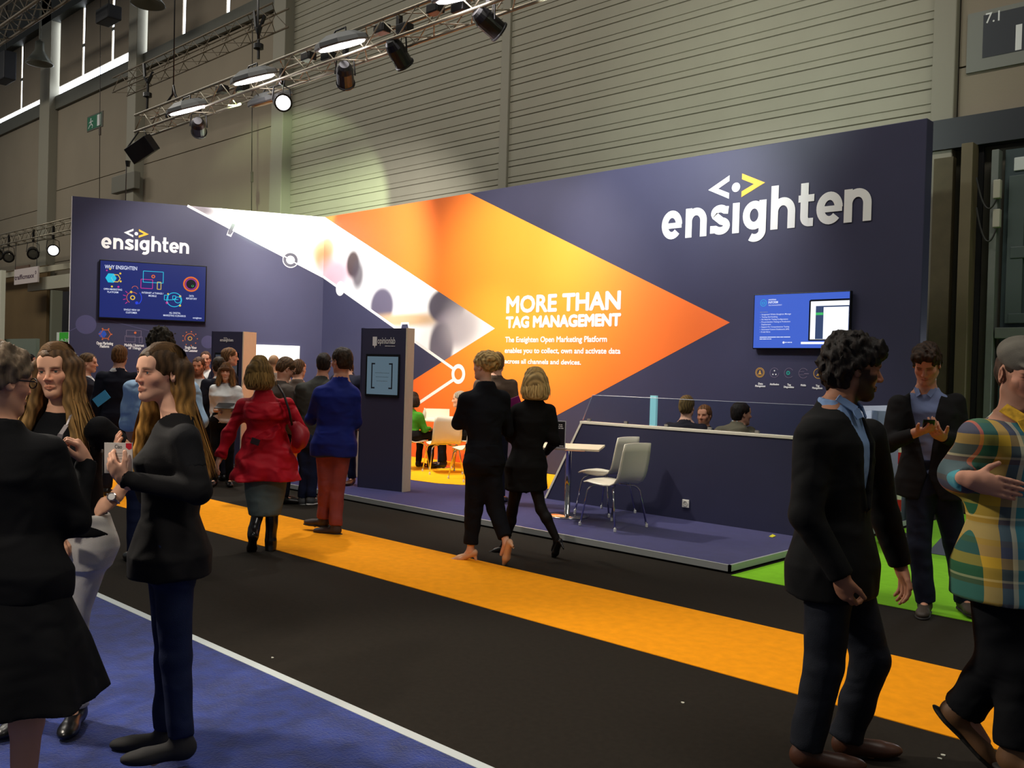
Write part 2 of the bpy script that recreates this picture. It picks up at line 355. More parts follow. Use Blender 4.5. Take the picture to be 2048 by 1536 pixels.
q.top('grey_carpet', mat('grey_carpet', (78, 84, 98), .9, bump=.2, bscale=400), 'grey carpet patch on the green carpet behind the man with the phone', 'carpet')
bc = mat('blue_carpet', (17, 40, 112), .85, bump=.6, bscale=90, vary=.38, vscale=9, spec=.15, sheen=.3)
ye = (onz(190, 1185).y+onz(960, 1536).y)/2
q = MB(); q.box((-14, -6, 0), (6, ye-.05, .016)); q.top('blue_carpet', bc, 'royal blue carpet of the foreground stand', 'carpet')
q = MB(); q.box((-14, ye-.05, 0), (6, ye, .018)); q.top('carpet_edging', mat('alu_edge', (196, 204, 204), .45, metal=.1), 'pale metal edging strip along the blue carpet', 'edging')

# ================================================================ booth platform
alu = mat('aluminium', (176, 180, 178), .45, metal=.2)
yf = (onz(1462, 1130, PZ).y+onz(679, 987, PZ).y)/2; xr = onz(1462, 1130, PZ).x
pf = empty('booth_platform', (-10, 8.5, 0), label='low platform with navy carpet and aluminium edge under the booth', cat='platform')
XL = -17.12
q = MB(); q.box((XL, yf+.04, 0), (xr-.04, 10.7, PT-.006)); q.build('plinth', mat('plinth_dark', (24, 24, 26), .8), pf)
navyc = mat('navy_carpet', (48, 47, 96), .92, bump=.3, bscale=350, vary=.10, vscale=10, spec=.1, sheen=.2)
q = MB(); q.box((XL, yf+.02, PT-.006), (xr-.02, 10.7, PT)); q.build('carpet', navyc, pf)
q = MB(); q.box((XL, yf, .018), (xr, yf+.02, PT)); q.build('front_edge_trim', alu, pf)
q = MB(); q.box((xr-.02, yf, .018), (xr, 10.7, PT)); q.build('side_edge_trim', alu, pf)
P = [onz(*p, PZ) for p in ((700, 953), (823, 960), (876, 967), (922, 970), (1000, 973), (1112, 979))]
q = MB(); q.prism([*P, Vector((-7.6, 8.9, PZ)), Vector((-7.0, 10.44, PZ)), Vector((-13.4, 10.44, PZ))], (0, 0, .004))
q.top('yellow_carpet', mat('yellow_carpet', (246, 178, 24), .9, bump=.2, bscale=400, vary=.05, spec=.15), 'golden yellow carpet area inside the booth', 'carpet')
q = MB(); q.prism([onz(*p, PZ+.001) for p in ((1538, 1073), (1545, 1075), (1552, 1072), (1545, 1069))], (0, 0, .003)); q.top('paper_scrap', mat('scrap_yellow', (214, 206, 40), .7), 'small yellow paper scrap on the platform near its corner', 'paper')
for i, p in enumerate(((1880, 1518), (1887, 1511), (1366, 1406), (545, 1316))):
    q = MB(); c_ = onz(*p, .001); q.prism([c_+Vector((.008*math.cos(a)*(1+.4*(k % 2)), .006*math.sin(a), 0)) for k, a in enumerate([j*1.05 for j in range(6)])], (0, 0, .004))
    q.top('litter_scrap', mat('scrap_white', (205, 205, 190), .7), ['small white litter scrap at the lower right edge of the aisle', 'second white litter scrap at the lower right edge of the aisle', 'tiny white speck on the black carpet in mid aisle', 'tiny white speck beside the blue carpet edging'][i], 'litter')
# ================================================================ booth walls with their printed graphics
navy = mat('navy_print', (60, 60, 84), .5, vary=.03, vscale=2, spec=.3)
white = mat('print_white', (238, 238, 236), .5)
amber = mat('logo_amber', (255, 184, 36), .5)
TH = .20
BP = Plane((0, YB, 0), (1, 0, 0), (0, -1, 0))
bw = empty('booth_back_wall', (-9.4, YB+.1, PZ), label='long navy booth back wall with large orange arrow graphic', cat='booth wall')
q = MB(); q.box((XC-.1, YB, PZ), (XR, YB+TH, HB)); q.build('panel', navy, bw, bevel=.01)
LD = Vector((-.4522, -.8919, 0)); LN = Vector((.8919, -.4522, 0)); LL = 4.454
LP = Plane((XC, YB, 0), -LD, LN)     # u runs from the free end (negative) to the corner (0)
lw = empty('booth_side_wall', (XC-1, YB-2, PZ), label='angled navy booth side wall with smaller white logo and screen', cat='booth wall')
c0 = Vector((XC, YB, 0)); c1 = c0+LD*LL
q = MB(); zz = Vector((0, 0, PZ)); q.prism([c0-LN*.001+zz, c1+zz, c1-LN*TH+zz, c0-LN*TH-LD*.1+zz], (0, 0, HB-PZ)); q.build('panel', navy, lw)
q = MB(); q.prism([c1+LD*.001, c1+LD*.012, c1+LD*.012-LN*.05, c1+LD*.001-LN*.05], (0, 0, HB)); q.build('edge_trim', mat('edge_white', (205, 205, 205), .5), lw)

def pos_material(name, plane, base, blobs, rough=.5):
    """flat print: soft coloured patches given in wall metres (u, z, ru, rz, softness, rgb, weight)"""
    m = bpy.data.materials.new(name); m.use_nodes = True; nt = m.node_tree; L = nt.links.new; b = nt.nodes['Principled BSDF']; b.inputs['Roughness'].default_value = rough
    g = nt.nodes.new('ShaderNodeNewGeometry'); sub = nt.nodes.new('ShaderNodeVectorMath'); sub.operation = 'SUBTRACT'; sub.inputs[1].default_value = plane.P; L(g.outputs['Position'], sub.inputs[0])
    du = nt.nodes.new('ShaderNodeVectorMath'); du.operation = 'DOT_PRODUCT'; du.inputs[1].default_value = plane.u; L(sub.outputs[0], du.inputs[0])
    dz = nt.nodes.new('ShaderNodeVectorMath'); dz.operation = 'DOT_PRODUCT'; dz.inputs[1].default_value = (0, 0, 1); L(sub.outputs[0], dz.inputs[0])
    cur = None
    for (u, z, ru, rz, soft, rgb, wt) in blobs:
        ns = []
        for src, c_, r in ((du, u, ru), (dz, z, rz)):
            a = nt.nodes.new('ShaderNodeMath'); a.operation = 'SUBTRACT'; L(src.outputs['Value'], a.inputs[0]); a.inputs[1].default_value = c_
            d = nt.nodes.new('ShaderNodeMath'); d.operation = 'DIVIDE'; L(a.outputs[0], d.inputs[0]); d.inputs[1].default_value = r
            p = nt.nodes.new('ShaderNodeMath'); p.operation = 'MULTIPLY'; L(d.outputs[0], p.inputs[0]); L(d.outputs[0], p.inputs[1]); ns.append(p)
        s_ = nt.nodes.new('ShaderNodeMath'); s_.operation = 'ADD'; L(ns[0].outputs[0], s_.inputs[0]); L(ns[1].outputs[0], s_.inputs[1])
        sq = nt.nodes.new('ShaderNodeMath'); sq.operation = 'SQRT'; L(s_.outputs[0], sq.inputs[0])
        mr = nt.nodes.new('ShaderNodeMapRange'); mr.interpolation_type = 'SMOOTHSTEP'; L(sq.outputs[0], mr.inputs['Value'])
        mr.inputs['From Min'].default_value = 1-soft; mr.inputs['From Max'].default_value = 1+soft; mr.inputs['To Min'].default_value = wt; mr.inputs['To Max'].default_value = 0
        mx = nt.nodes.new('ShaderNodeMix'); mx.data_type = 'RGBA'; L(mr.outputs[0], mx.inputs[0])
        if cur is None: mx.inputs[6].default_value = (*lin(base), 1)
        else: L(cur, mx.inputs[6])
        mx.inputs[7].default_value = (*lin(rgb), 1); cur = mx.outputs[2]
    L(cur, b.inputs['Base Color']); return m
# ---- orange arrow
bx = lambda x, y: BP.px(x, y)
tipO = bx(1460, 645); topO = bx(948, 391); corner_top = (XC+.002, HB-.002); tipP = bx(990, 657)
s1_ = bx(1100, 838)   # on the lower edge
def at_z(a, b, z): t = (z-a[1])/(b[1]-a[1]); return (a[0]+(b[0]-a[0])*t, z)
def at_u(a, b, u): t = (u-a[0])/(b[0]-a[0]); return (u, a[1]+(b[1]-a[1])*t)
lowO = at_z(tipO, s1_, PZ+.004); leftO = at_u(tipP, bx(832, 757), XC+.003)
topO = at_z(tipO, topO, HB-.002)
ctr = bx(1050, 560)
orange_print = pos_material('orange_print', BP, (244, 92, 40), [(ctr[0], ctr[1], 3.1, 2.2, .85, (252, 136, 38), 1.0), (ctr[0]+.1, ctr[1]+.2, 1.2, 1.3, .95, (255, 180, 56), .75)])
q = MB(); BP.poly(q, [leftO, (XC+.003, PZ+.004), lowO, tipO, topO, corner_top, tipP][::-1], .002); q.build('orange_arrow_print', orange_print, bw)
# ---- blurred photo band
pu = lambda x, y, ru, rz, s, c_, w=1.: (*BP.px(x, y), ru, rz, s, c_, w)
photo = pos_material('photo_print', BP, (252, 252, 254), [
    pu(650, 497, .30, .22, .35, (214, 190, 150)), pu(648, 520, .30, .30, .6, (206, 150, 110)), pu(672, 548, .50, .30, .6, (226, 176, 190)), pu(706, 528, .20, .26, .3, (74, 54, 60)), pu(716, 550, .18, .28, .5, (70, 58, 70), .9),
    pu(764, 612, .34, .34, .22, (98, 92, 112)), pu(810, 640, 1.1, .12, .6, (214, 180, 140)), pu(893, 612, .46, .30, .15, (88, 82, 96)), pu(905, 660, .42, .28, .5, (150, 140, 156)), pu(882, 695, .30, .44, .2, (104, 98, 112)), pu(930, 650, .45, .40, .7, (170, 164, 170), .9), pu(806, 580, .10, .30, .8, (226, 214, 160), .8), pu(770, 527, .22, .12, .9, (190, 200, 214), .8)])
lineC = bx(651.6, 557); ringC = bx(917, 748)
meet = at_u(lineC, ringC, bx(884, 725)[0])
# intersection of white line with the orange lower-left edge
def inter(a, b, c, d):
    x1, y1_, x2, y2, x3, y3, x4, y4 = *a, *b, *c, *d; den = (x1-x2)*(y3-y4)-(y1_-y2)*(x3-x4)
    A, B_ = x1*y2-y1_*x2, x3*y4-y3*x4; return ((A*(x3-x4)-(x1-x2)*B_)/den, (A*(y3-y4)-(y1_-y2)*B_)/den)
meet = inter(lineC, ringC, tipP, bx(832, 757))
corner_line = at_u(lineC, ringC, XC+.003)
q = MB(); BP.poly(q, [corner_top, corner_line, meet, tipP], .003); q.build('photo_print', photo, bw)
q = MB(); w1 = bx(975, 647); w2_ = bx(973, 667); BP.poly(q, [at_u(corner_top, tipP, w1[0]), inter(tipP, meet, (w1[0], 0), (w1[0], 5)), tipP], .004); q.build('photo_tip_print', white, bw)
# white connecting line, node marks
q = MB(); BP.stroke(q, corner_line, (ringC[0]-.10, ringC[1]+.075), .05, .004); q.build('connecting_line', white, bw)
q = MB(); e_ = bx(842, 801); BP.stroke(q, (ringC[0]-.10, ringC[1]-.09), at_u(ringC, e_, e_[0]-.9), .055, .004); q.build('connecting_line', white, bw)
q = MB(); BP.ring(q, ringC, .165, .095, .005); q.build('node_ring', white, bw)
q = MB(); BP.ring(q, bx(681, 577), .14, 0, .005); q.build('node_dot', white, bw)
hx = bx(810, 656)
q = MB(); BP.poly(q, [(hx[0]-.17, hx[1]-.10), (hx[0]+.17, hx[1]-.10), (hx[0]+.10, hx[1]+.10), (hx[0]-.10, hx[1]+.10)], .005); q.build('node_hexagon', white, bw)
q = MB(); BP.poly(q, [(hx[0]-.13, hx[1]-.10), (hx[0]+.13, hx[1]-.10), (hx[0]+.075, hx[1]+.065), (hx[0]-.075, hx[1]+.065)], .006); q.build('node_hexagon_fill', navy, bw)
# headline
px_text('MORE THAN', BP, (1014, 625.5), (1240, 617), (1014, 594), .004, white, bw, fat=.014, name='headline')
px_text('TAG MANAGEMENT', BP, (1013, 655.5), (1240.5, 650), (1013, 634.5), .004, white, bw, fat=.014, name='headline')
px_text('The Ensighten Open Marketing Platform', BP, (1011, 684.5), (1214, 683.5), (1011, 674), .004, white, bw, fat=.004, name='body_text')
px_text('enables you to collect, own and activate data', BP, (1010, 706.5), (1241, 706.5), (1010, 696), .004, white, bw, fat=.004, name='body_text')
px_text('across all channels and devices.', BP, (1010, 727.5), (1162, 728.5), (1010, 718), .004, white, bw, fat=.004, name='body_text')

# ---- the logo, drawn with round strokes
def logo(plane, u0, z0, W, parent, m1, m2, lift=.004):
    """ensighten word mark, W wide; letter design units: x-height 1.0, total width about 7.2"""
    wd = .255; s = W/7.42; q = MB()
    T = lambda p: (u0+p[0]*s, z0+p[1]*s)
    cnt = [0]
    def strip(pts, w=wd):
        cnt[0] += 1; lf = lift+.0005*cnt[0]
        pts = [Vector(p) for p in pts]; L_, R_ = [], []
        for i, p in enumerate(pts):
            t = (pts[min(i+1, len(pts)-1)]-pts[max(i-1, 0)]).normalized(); k = Vector((-t.y, t.x))*w/2; L_.append(p+k); R_.append(p-k)
        for i in range(len(pts)-1): plane.poly(q, [T(R_[i]), T(R_[i+1]), T(L_[i+1]), T(L_[i])], lf)
    def arc(cx, cy, rx, ry, a0, a1, n=18): return [(cx+rx*math.cos(math.radians(a0+(a1-a0)*i/n)), cy+ry*math.sin(math.radians(a0+(a1-a0)*i/n))) for i in range(n+1)]
    h = wd/2
    def e(x): strip(arc(x+.40, .5, .40-h+.02, .5-h, 0, 318, 26)); strip([(x+.12, .47), (x+.80, .47)], .19)
    def n(x, tall=1.0): strip([(x+h, 0), (x+h, tall)]); strip(arc(x+.42, .5+.04, .42-h, .46-h, 168, 0, 16)+[(x+.84-h, .3), (x+.84-h, 0)])
    def s_(x): strip([(x+.70, .80)]+arc(x+.385, .715, .30-h+.045, .285-h, 40, 200, 12)+arc(x+.41, .29, .33-h+.03, .29-h, 80, -140, 16)+[(x+.02, .19)])
    def i_(x): strip([(x+h, 0), (x+h, 1.0)])
    def g(x): strip(arc(x+.41, .53, .41-h, .47-h, 0, 360, 26)); strip([(x+.84-h, 1.0), (x+.84-h, .1)]+arc(x+.45, .02, .39-h, .36-h, 0, -128, 14))
    def t(x): strip([(x+.20, 1.36), (x+.20, .33)]+arc(x+.20+.16, .30, .16, .30-h, 180, 262, 8)+[(x+.50, h)]); strip([(x, .88), (x+.52, .88)], .22)
    e(0); n(.96); s_(1.92); i_(2.78); g(3.16); n(4.16, 1.40); t(5.10); e(5.72); n(6.58)
    o1 = q.build('logo_lettering', m1, parent)
    q = MB()
    plane.poly(q, [T(p) for p in ((2.62, 1.95), (1.82, 1.55), (2.62, 1.17), (2.62, 1.36), (2.20, 1.55), (2.62, 1.76))], lift)
    plane.ring(q, T((2.87, 1.52)), .155*s, 0, lift, 24); q.build('logo_mark', m1, parent)
    q = MB(); plane.poly(q, [T(p) for p in ((3.08, 1.95), (3.08, 1.76), (3.52, 1.55), (3.08, 1.36), (3.08, 1.17), (3.92, 1.55))], lift); q.build('logo_mark_arrow', m2, parent)
a = bx(1324, 483); b = bx(1743, 438)
logo(BP, a[0], (a[1]+b[1])/2, b[0]-a[0], bw, white, amber)
# ---- side wall graphics
lx = lambda x, y: LP.px(x, y)
q = MB(); tl = at_z(lx(376, 412), lx(581, 520), HB-.002); lineL = at_u(tl, lx(581, 520), -.002)
lineL = (-.003, corner_line[1]); LP.poly(q, [tl, lineL, (-.003, HB-.002)], .003)
pl = lambda x, y, ru, rz, s, c_, w=1.: (*LP.px(x, y), ru, rz, s, c_, w)
photoL = pos_material('photo_print_side', LP, (253, 253, 255), [pl(400, 420, .28, .12, .7, (120, 110, 116)), pl(560, 488, .25, .16, .9, (190, 208, 214), .8), pl(612, 503, .30, .16, .8, (176, 186, 188), .8), pl(648, 497, .20, .25, .5, (222, 190, 140)), pl(645, 520, .16, .25, .6, (216, 150, 100)), pl(664, 545, .25, .25, .6, (226, 176, 190)), pl(490, 465, .2, .12, .9, (220, 216, 226), .8)])
q.build('photo_print', photoL, lw)
q = MB(); LP.stroke(q, tl, lineL, .045, .004); q.build('connecting_line', white, lw)
rc = lx(581, 520); grey = mat('mark_grey', (72, 72, 84), .5)
q = MB(); LP.ring(q, rc, .150, .135, .005); q.build('node_ring', white, lw)
q = MB(); LP.ring(q, rc, .135, .080, .005); q.build('node_ring', grey, lw)
q = MB(); LP.ring(q, rc, .080, 0, .006); LP.stroke(q, (rc[0]-.13, rc[1]+.07), (rc[0]+.13, rc[1]-.07), .02, .0065); q.build('node_dot', white, lw)
k = [lx(*p) for p in ((464, 446), (471, 449), (462, 474), (453, 470))]; kk = [lx(*p) for p in ((462, 450), (468, 452), (461, 470), (455, 468))]
q = MB(); LP.poly(q, [k[3], k[2], lx(468, 461), kk[2], kk[3], lx(458, 457)], .0065); q.build('node_square_outline', white, lw)
q = MB(); LP.poly(q, [kk[3], kk[2], k[1], k[0]], .006); q.build('node_square', grey, lw)
a = lx(203, 494); b = lx(378, 506); logo(LP, a[0], (a[1]+b[1])/2-.02, b[0]-a[0], lw, white, amber)
# faint printed bubbles, icons and captions under the screen
bub = mat('bubble_print', (78, 76, 112), .5)
for (x, y, r) in ((172, 649, .17), (416, 684, .12)): q = MB(); LP.ring(q, lx(x, y), r, 0, .0012); q.build('bubble_print', bub, lw)
q = MB(); pts = [lx(*p) for p in ((137, 663), (172, 646), (215, 640), (300, 662))]
for i in range(3): LP.stroke(q, pts[i], pts[i+1], .012, .0014)
q.build('curve_print', bub, lw)
icon_o = mat('icon_orange', (196, 104, 60), .5); icon_b = mat('icon_blue', (40, 84, 190), .5); icon_y = mat('icon_gold', (206, 160, 70), .5); icon_g = mat('icon_grey', (110, 100, 124), .5); icon_t = mat('icon_teal', (40, 150, 140), .5)
def hexa(c, r, a0=0.): return [(c[0]+r*math.cos(a0+k*math.pi/3), c[1]+r*math.sin(a0+k*math.pi/3)) for k in range(6)]
c_ = lx(205, 668); q = MB(); LP.poly(q, hexa(c_, .07), .003); q.build('icon', icon_b, lw)
q = MB()
for k in range(6): LP.ring(q, (c_[0]+.05+.10*math.cos(k*1.05), c_[1]+.11*math.sin(k*1.05)), .014, 0, .003, 8)
LP.ring(q, (c_[0]+.05, c_[1]), .095, .08, .003, 6); q.build('icon', icon_o, lw)
c_ = lx(268, 672); q = MB()
for (x0, y0_, x1, y1_) in ((-.13, .10, .12, -.02), (-.15, .0, .02, -.11), (.09, -.01, .14, -.12)):
    for (p, r) in (((x0, y0_), (x1, y0_)), ((x1, y0_), (x1, y1_)), ((x1, y1_), (x0, y1_)), ((x0, y1_), (x0, y0_))): LP.stroke(q, (c_[0]+p[0], c_[1]+p[1]), (c_[0]+r[0], c_[1]+r[1]), .010, .003)
q.build('icon', icon_g, lw)
q = MB(); LP.ring(q, (c_[0]+.02, c_[1]+.06), .022, 0, .0032, 10); q.build('icon', icon_o, lw)
c_ = lx(380, 677); q = MB(); LP.ring(q, c_, .040, .026, .003, 20); q.build('icon', icon_y, lw)
q = MB(); LP.ring(q, c_, .095, .083, .003, 20, .5, 3.6)
for k in range(9): LP.ring(q, (c_[0]+.13*math.cos(k*.7), c_[1]+.13*math.sin(k*.7)), .012, 0, .003, 8)
q.build('icon', icon_o, lw)
px_text('Open Marketing', LP, (193, 688.5), (226, 690), (193, 683), .003, white, lw, fat=.002, name='caption')
px_text('Platform', LP, (200, 694.5), (218, 696), (200, 689.5), .003, white, lw, fat=.002, name='caption')
px_text('Mobile / Internet', LP, (249, 692), (288, 694), (249, 687), .003, white, lw, fat=.002, name='caption')
px_text('of Things', LP, (257, 698), (282, 699), (257, 693), .003, white, lw, fat=.002, name='caption')
px_text('Single View', LP, (370, 697), (393, 698), (370, 692), .003, white, lw, fat=.002, name='caption')
px_text('of the Customer', LP, (365, 703), (395, 704), (365, 698), .003, white, lw, fat=.002, name='caption')
# ---- right wall icons
for i, (x, colr) in enumerate(((1520, icon_y), (1549, icon_g), (1578, icon_g), (1607, icon_g), (1637, icon_y))):
    c_ = bx(x, 745+i*.5); q = MB(); BP.ring(q, c_, .062, .055, .003, 28, 0 if i in (0, 4) else .6, 2*math.pi if i in (0, 4, 1) else 5.6)
    if i == 0: BP.ring(q, (c_[0], c_[1]+.015), .012, 0, .003, 10); BP.poly(q, [(c_[0]-.025, c_[1]-.025), (c_[0]+.025, c_[1]-.025), (c_[0]+.012, c_[1]+.005), (c_[0]-.012, c_[1]+.005)], .003); BP.ring(q, c_, .048, .042, .003, 24)
    if i == 4: BP.poly(q, [(c_[0]-.03, c_[1]-.03), (c_[0]+.03, c_[1]-.02), (c_[0]+.02, c_[1]+.035), (c_[0]-.005, c_[1])], .003)
    if i == 3: BP.stroke(q, (c_[0]-.05, c_[1]+.02), (c_[0]+.01, c_[1]+.02), .006, .003); BP.stroke(q, (c_[0]-.05, c_[1]-.02), (c_[0]+.01, c_[1]-.02), .006, .003); BP.stroke(q, (c_[0]+.01, c_[1]-.005), (c_[0]+.07, c_[1]-.005), .012, .003)
    q.build('icon', colr, bw)
    if i == 1:
        q = MB()
        for dx, dy in ((0, .025), (-.02, -.02), (.02, -.02)): BP.ring(q, (c_[0]+dx, c_[1]+dy), .009, 0, .003, 8)
        q.build('icon', white, bw)
    if i == 2: q = MB(); BP.ring(q, (c_[0]-.01, c_[1]), .026, .010, .003, 16); q.build('icon', icon_t, bw)
for t_, (x0, y0_, x1) in (('Data', (1517, 769, 1526)), ('Management', (1511, 773.5, 1531)), ('Attribution', (1540, 770, 1558)), ('Tag', (1575, 771, 1582)), ('Diagnostics', (1568, 775.5, 1588)), ('Mobile', (1602, 772, 1612)), ('Tag', (1632, 773, 1639)), ('Management', (1625, 777.5, 1645))):
    px_text(t_, BP, (x0, y0_), (x1, y0_+.5), (x0, y0_-3.6), .003, white, bw, fat=.002, name='caption')

# ================================================================ screens
bezel = mat('bezel_black', (12, 12, 15), .25); 
def screen_thing(name, plane, TLp, BRp, label, m_screen, th=.06, bz=.02, gap=.02):
    a = plane.px(*TLp); b = plane.px(*BRp); u0_, u1_, z0_, z1_ = a[0], b[0], b[1], a[1]
    c = plane.pt((u0_+u1_)/2, z0_); t = empty(name, c, label=label, cat='screen')
    q = MB(); q.prism([plane.pt(u, z, gap) for u, z in ((u0_, z0_), (u1_, z0_), (u1_, z1_), (u0_, z1_))], plane.n*th); q.build('housing', bezel, t, bevel=.006)
    q = MB(); q.prism([plane.pt(u, z, .003) for u, z in ((u0_+.3, z0_+.2), (u1_-.3, z0_+.2), (u1_-.3, z1_-.2), (u0_+.3, z1_-.2))], plane.n*gap); q.build('wall_bracket', bezel, t)
    q = MB(); LF = gap+th+.001; plane.poly(q, [(u0_+bz, z0_+bz*1.2), (u1_-bz, z0_+bz*1.2), (u1_-bz, z1_-bz), (u0_+bz, z1_-bz)], LF); sc = q.build('display', m_screen, t)
    Wd, Hd = u1_-u0_-2*bz, z1_-z0_-2.2*bz
    SPn = Plane(plane.pt(u0_+bz, z0_+1.2*bz, LF+.001), plane.u, plane.n)
    return t, sc, SPn, Wd, Hd
def stext(txt, S, Wd, Hd, x, y, w, h, m, par, bold=.012):
    return text_mb(txt, S, x*Wd, (x+w)*Wd, y*Hd, (y+h)*Hd, .0005, bold).build('screen_text', m, par)
eW = emat('glow_white', (225, 232, 255), 1.0); eC = emat('glow_cyan', (40, 200, 235), .9); eM = emat('glow_magenta', (210, 50, 150), .9); eO = emat('glow_orange', (235, 110, 40), .9); eY = emat('glow_yellow', (240, 200, 70), .9); eG = emat('glow_green', (70, 200, 110), .9); eB = emat('glow_blue', (40, 70, 230), .9); eD = emat('glow_dark', (10, 16, 30), .6)
t, sc, S, Wd, Hd = screen_thing('wall_screen', LP, (199.5, 519.5), (411, 646), 'large black framed screen showing five colourful icons on the side wall', emat('screen_blue', (30, 42, 112), .9))
def R(q, x, y, w, h, lw=.006):
    for a, b in (((x, y), (x+w, y)), ((x+w, y), (x+w, y+h)), ((x+w, y+h), (x, y+h)), ((x, y+h), (x, y))): S.stroke(q, (a[0]*Wd, a[1]*Hd), (b[0]*Wd, b[1]*Hd), lw*Wd, .0005)
def Cc(q, x, y, r, r0=0., n=24, a0=0., a1=6.2832): S.ring(q, (x*Wd, y*Hd), r*Wd, r0*Wd, .0006, n, a0, a1)
stext('WHY ENSIGHTEN', S, Wd, Hd, .04, .865, .30, .065, eW, sc)
q = MB(); S.poly(q, hexa((.10*Wd, .70*Hd), .052*Wd), .0006); q.build('screen_icon', eC, sc)
q = MB()
for dx, dy in ((-.02, .16), (.075, .09), (-.0, -.15), (.08, -.05)): Cc(q, .11+dx, .70+dy, .010, 0, 10)
Cc(q, .145, .70, .045, .036, 6); tag(q.build('screen_icon', eY, sc), kind='stuff')
q = MB(); Cc(q, .06, .83, .008, 0, 8); Cc(q, .17, .55, .010, 0, 8); q.build('screen_icon', eM, sc)
q = MB(); R(q, .40, .66, .19, .20); q.build('screen_icon', eC, sc)
q = MB(); R(q, .38, .55, .11, .16); q.build('screen_icon', eM, sc)
q = MB(); R(q, .535, .545, .035, .13); q.build('screen_icon', eY, sc)
q = MB(); Cc(q, .495, .77, .018, .009, 16); q.build('screen_icon', eO, sc)
q = MB(); Cc(q, .86, .67, .078, .062, 30); q.build('screen_icon', eO, sc)
q = MB(); Cc(q, .86, .67, .055, .050, 30); q.build('screen_icon', eM, sc)
q = MB(); Cc(q, .86, .67, .046, 0, 24); q.build('screen_icon', eD, sc)
q = MB(); R(q, .842, .64, .026, .06, .005); Cc(q, .875, .64, .012, .007, 12); 
q.build('screen_icon', eG, sc)
q = MB(); Cc(q, .305, .37, .024, .014, 18); Cc(q, .29, .47, .012, 0, 10); q.build('screen_icon', eY, sc)
q = MB(); Cc(q, .305, .37, .058, .053, 24, .8, 4.2); Cc(q, .325, .53, .03, .026, 16, 0, 3); q.build('screen_icon', eO, sc)
q = MB(); Cc(q, .305, .37, .088, .080, 6, -.8, .7); Cc(q, .345, .28, .016, 0, 8); q.build('screen_icon', eB, sc)
q = MB()
for a in (2.4, 2.9, 3.4, 3.9): S.stroke(q, ((.305+.065*math.cos(a))*Wd, .37*Hd+.065*math.sin(a)*Wd), ((.305+.092*math.cos(a))*Wd, .37*Hd+.092*math.sin(a)*Wd), .006*Wd, .0006)
q.build('screen_icon', eM, sc)
q = MB(); Cc(q, .70, .37, .075, .068, 30); R(q, .605, .36, .035, .085); Cc(q, .735, .37, .034, .028, 18); S.stroke(q, (.64*Wd, .36*Hd), (.74*Wd, .38*Hd), .006*Wd, .0006); R(q, .685, .38, .03, .06); q.build('screen_icon', eC, sc)
q = MB(); Cc(q, .757, .44, .011, 0, 10); Cc(q, .757, .27, .011, 0, 10); Cc(q, .64, .47, .009, 0, 10); q.build('screen_icon', eY, sc)
q = MB(); Cc(q, .632, .31, .013, 0, 10); q.build('screen_icon', eM, sc)
for tx, x, y, w in (('OPEN MARKETING', .035, .485, .17), ('PLATFORM', .07, .435, .10), ('INTERNET of THINGS /', .39, .455, .205), ('MOBILE', .455, .405, .075), ('DATA', .845, .44, .045), ('REPOSITORY', .815, .39, .105), ('SINGLE VIEW OF', .225, .135, .15), ('CUSTOMER', .245, .085, .105), ('ALL DIGITAL', .655, .115, .11), ('MARKETING SCENARIOS', .60, .065, .215)):
    stext(tx, S, Wd, Hd, x, y, w, .032, eW, sc, .008)
stext('ensighten', S, Wd, Hd, .885, .045, .085, .03, eW, sc, .01)
t, sc, S, Wd, Hd = screen_thing('wall_screen', BP, (1514.5, 590), (1704, 699), 'slim screen showing a laptop picture on the right of the back wall', emat('screen_blue_bright', (66, 100, 205), 1.0), bz=.012)
stext('ensighten', S, Wd, Hd, .155, .895, .085, .03, eW, sc, .02); stext('INFORM', S, Wd, Hd, .155, .835, .105, .045, eW, sc, .02); stext('TAG MANAGEMENT', S, Wd, Hd, .155, .79, .15, .022, eW, sc, 0)
q = MB(); Cc(q, .10, .85, .035, .031, 26); R(q, .085, .83, .03, .035, .004); q.build('screen_icon', eC, sc)
for k, (tx, w) in enumerate((('Features', .085), ('Integrated Within Ensighten Manage', .32), ('Testing And Auditing', .175), ('No Need for Testing Configurations', .29), ('Pre-production Testing to Production', .315), ('Deployment', .105), ('Support For Comprehensive Testing', .305), ('Automated Custom Dashboards (API)', .305), ('E-mail Alerts', .10))):
    if k == 0: bars(S, .065*Wd, .15*Wd, .668*Hd, .014*Hd, .0006, emat('glow_dim', (150, 165, 220), .6), sc); continue
    stext(tx, S, Wd, Hd, .085, .665-k*.047, w, .026, eW, sc, .004)
    if k and k != 5: stext('-', S, Wd, Hd, .068, .665-k*.047, .006, .012, eW, sc)
bars(S, .07*Wd, .405*Wd, .195*Hd, .014*Hd, .0006, eW, sc); bars(S, .07*Wd, .20*Wd, .16*Hd, .014*Hd, .0006, eW, sc)
q = MB(); Cc(q, .335, .10, .012, 0, 14); q.build('screen_icon', eW, sc); bars(S, .35*Wd, .425*Wd, .094*Hd, .016*Hd, .0006, eW, sc)
scr_white = emat('screen_page', (245, 248, 255), 1.2)
q = MB(); S.poly(q, [(.595*Wd, .13*Hd), (1.*Wd, .13*Hd), (1.*Wd, .88*Hd), (.61*Wd, .88*Hd), (.595*Wd, .86*Hd)], .0004); q.build('laptop_picture', eD, sc)
q = MB(); S.poly(q, [(.612*Wd, .155*Hd), (1.*Wd, .155*Hd), (1.*Wd, .845*Hd), (.612*Wd, .845*Hd)], .0008); q.build('laptop_page', scr_white, sc)
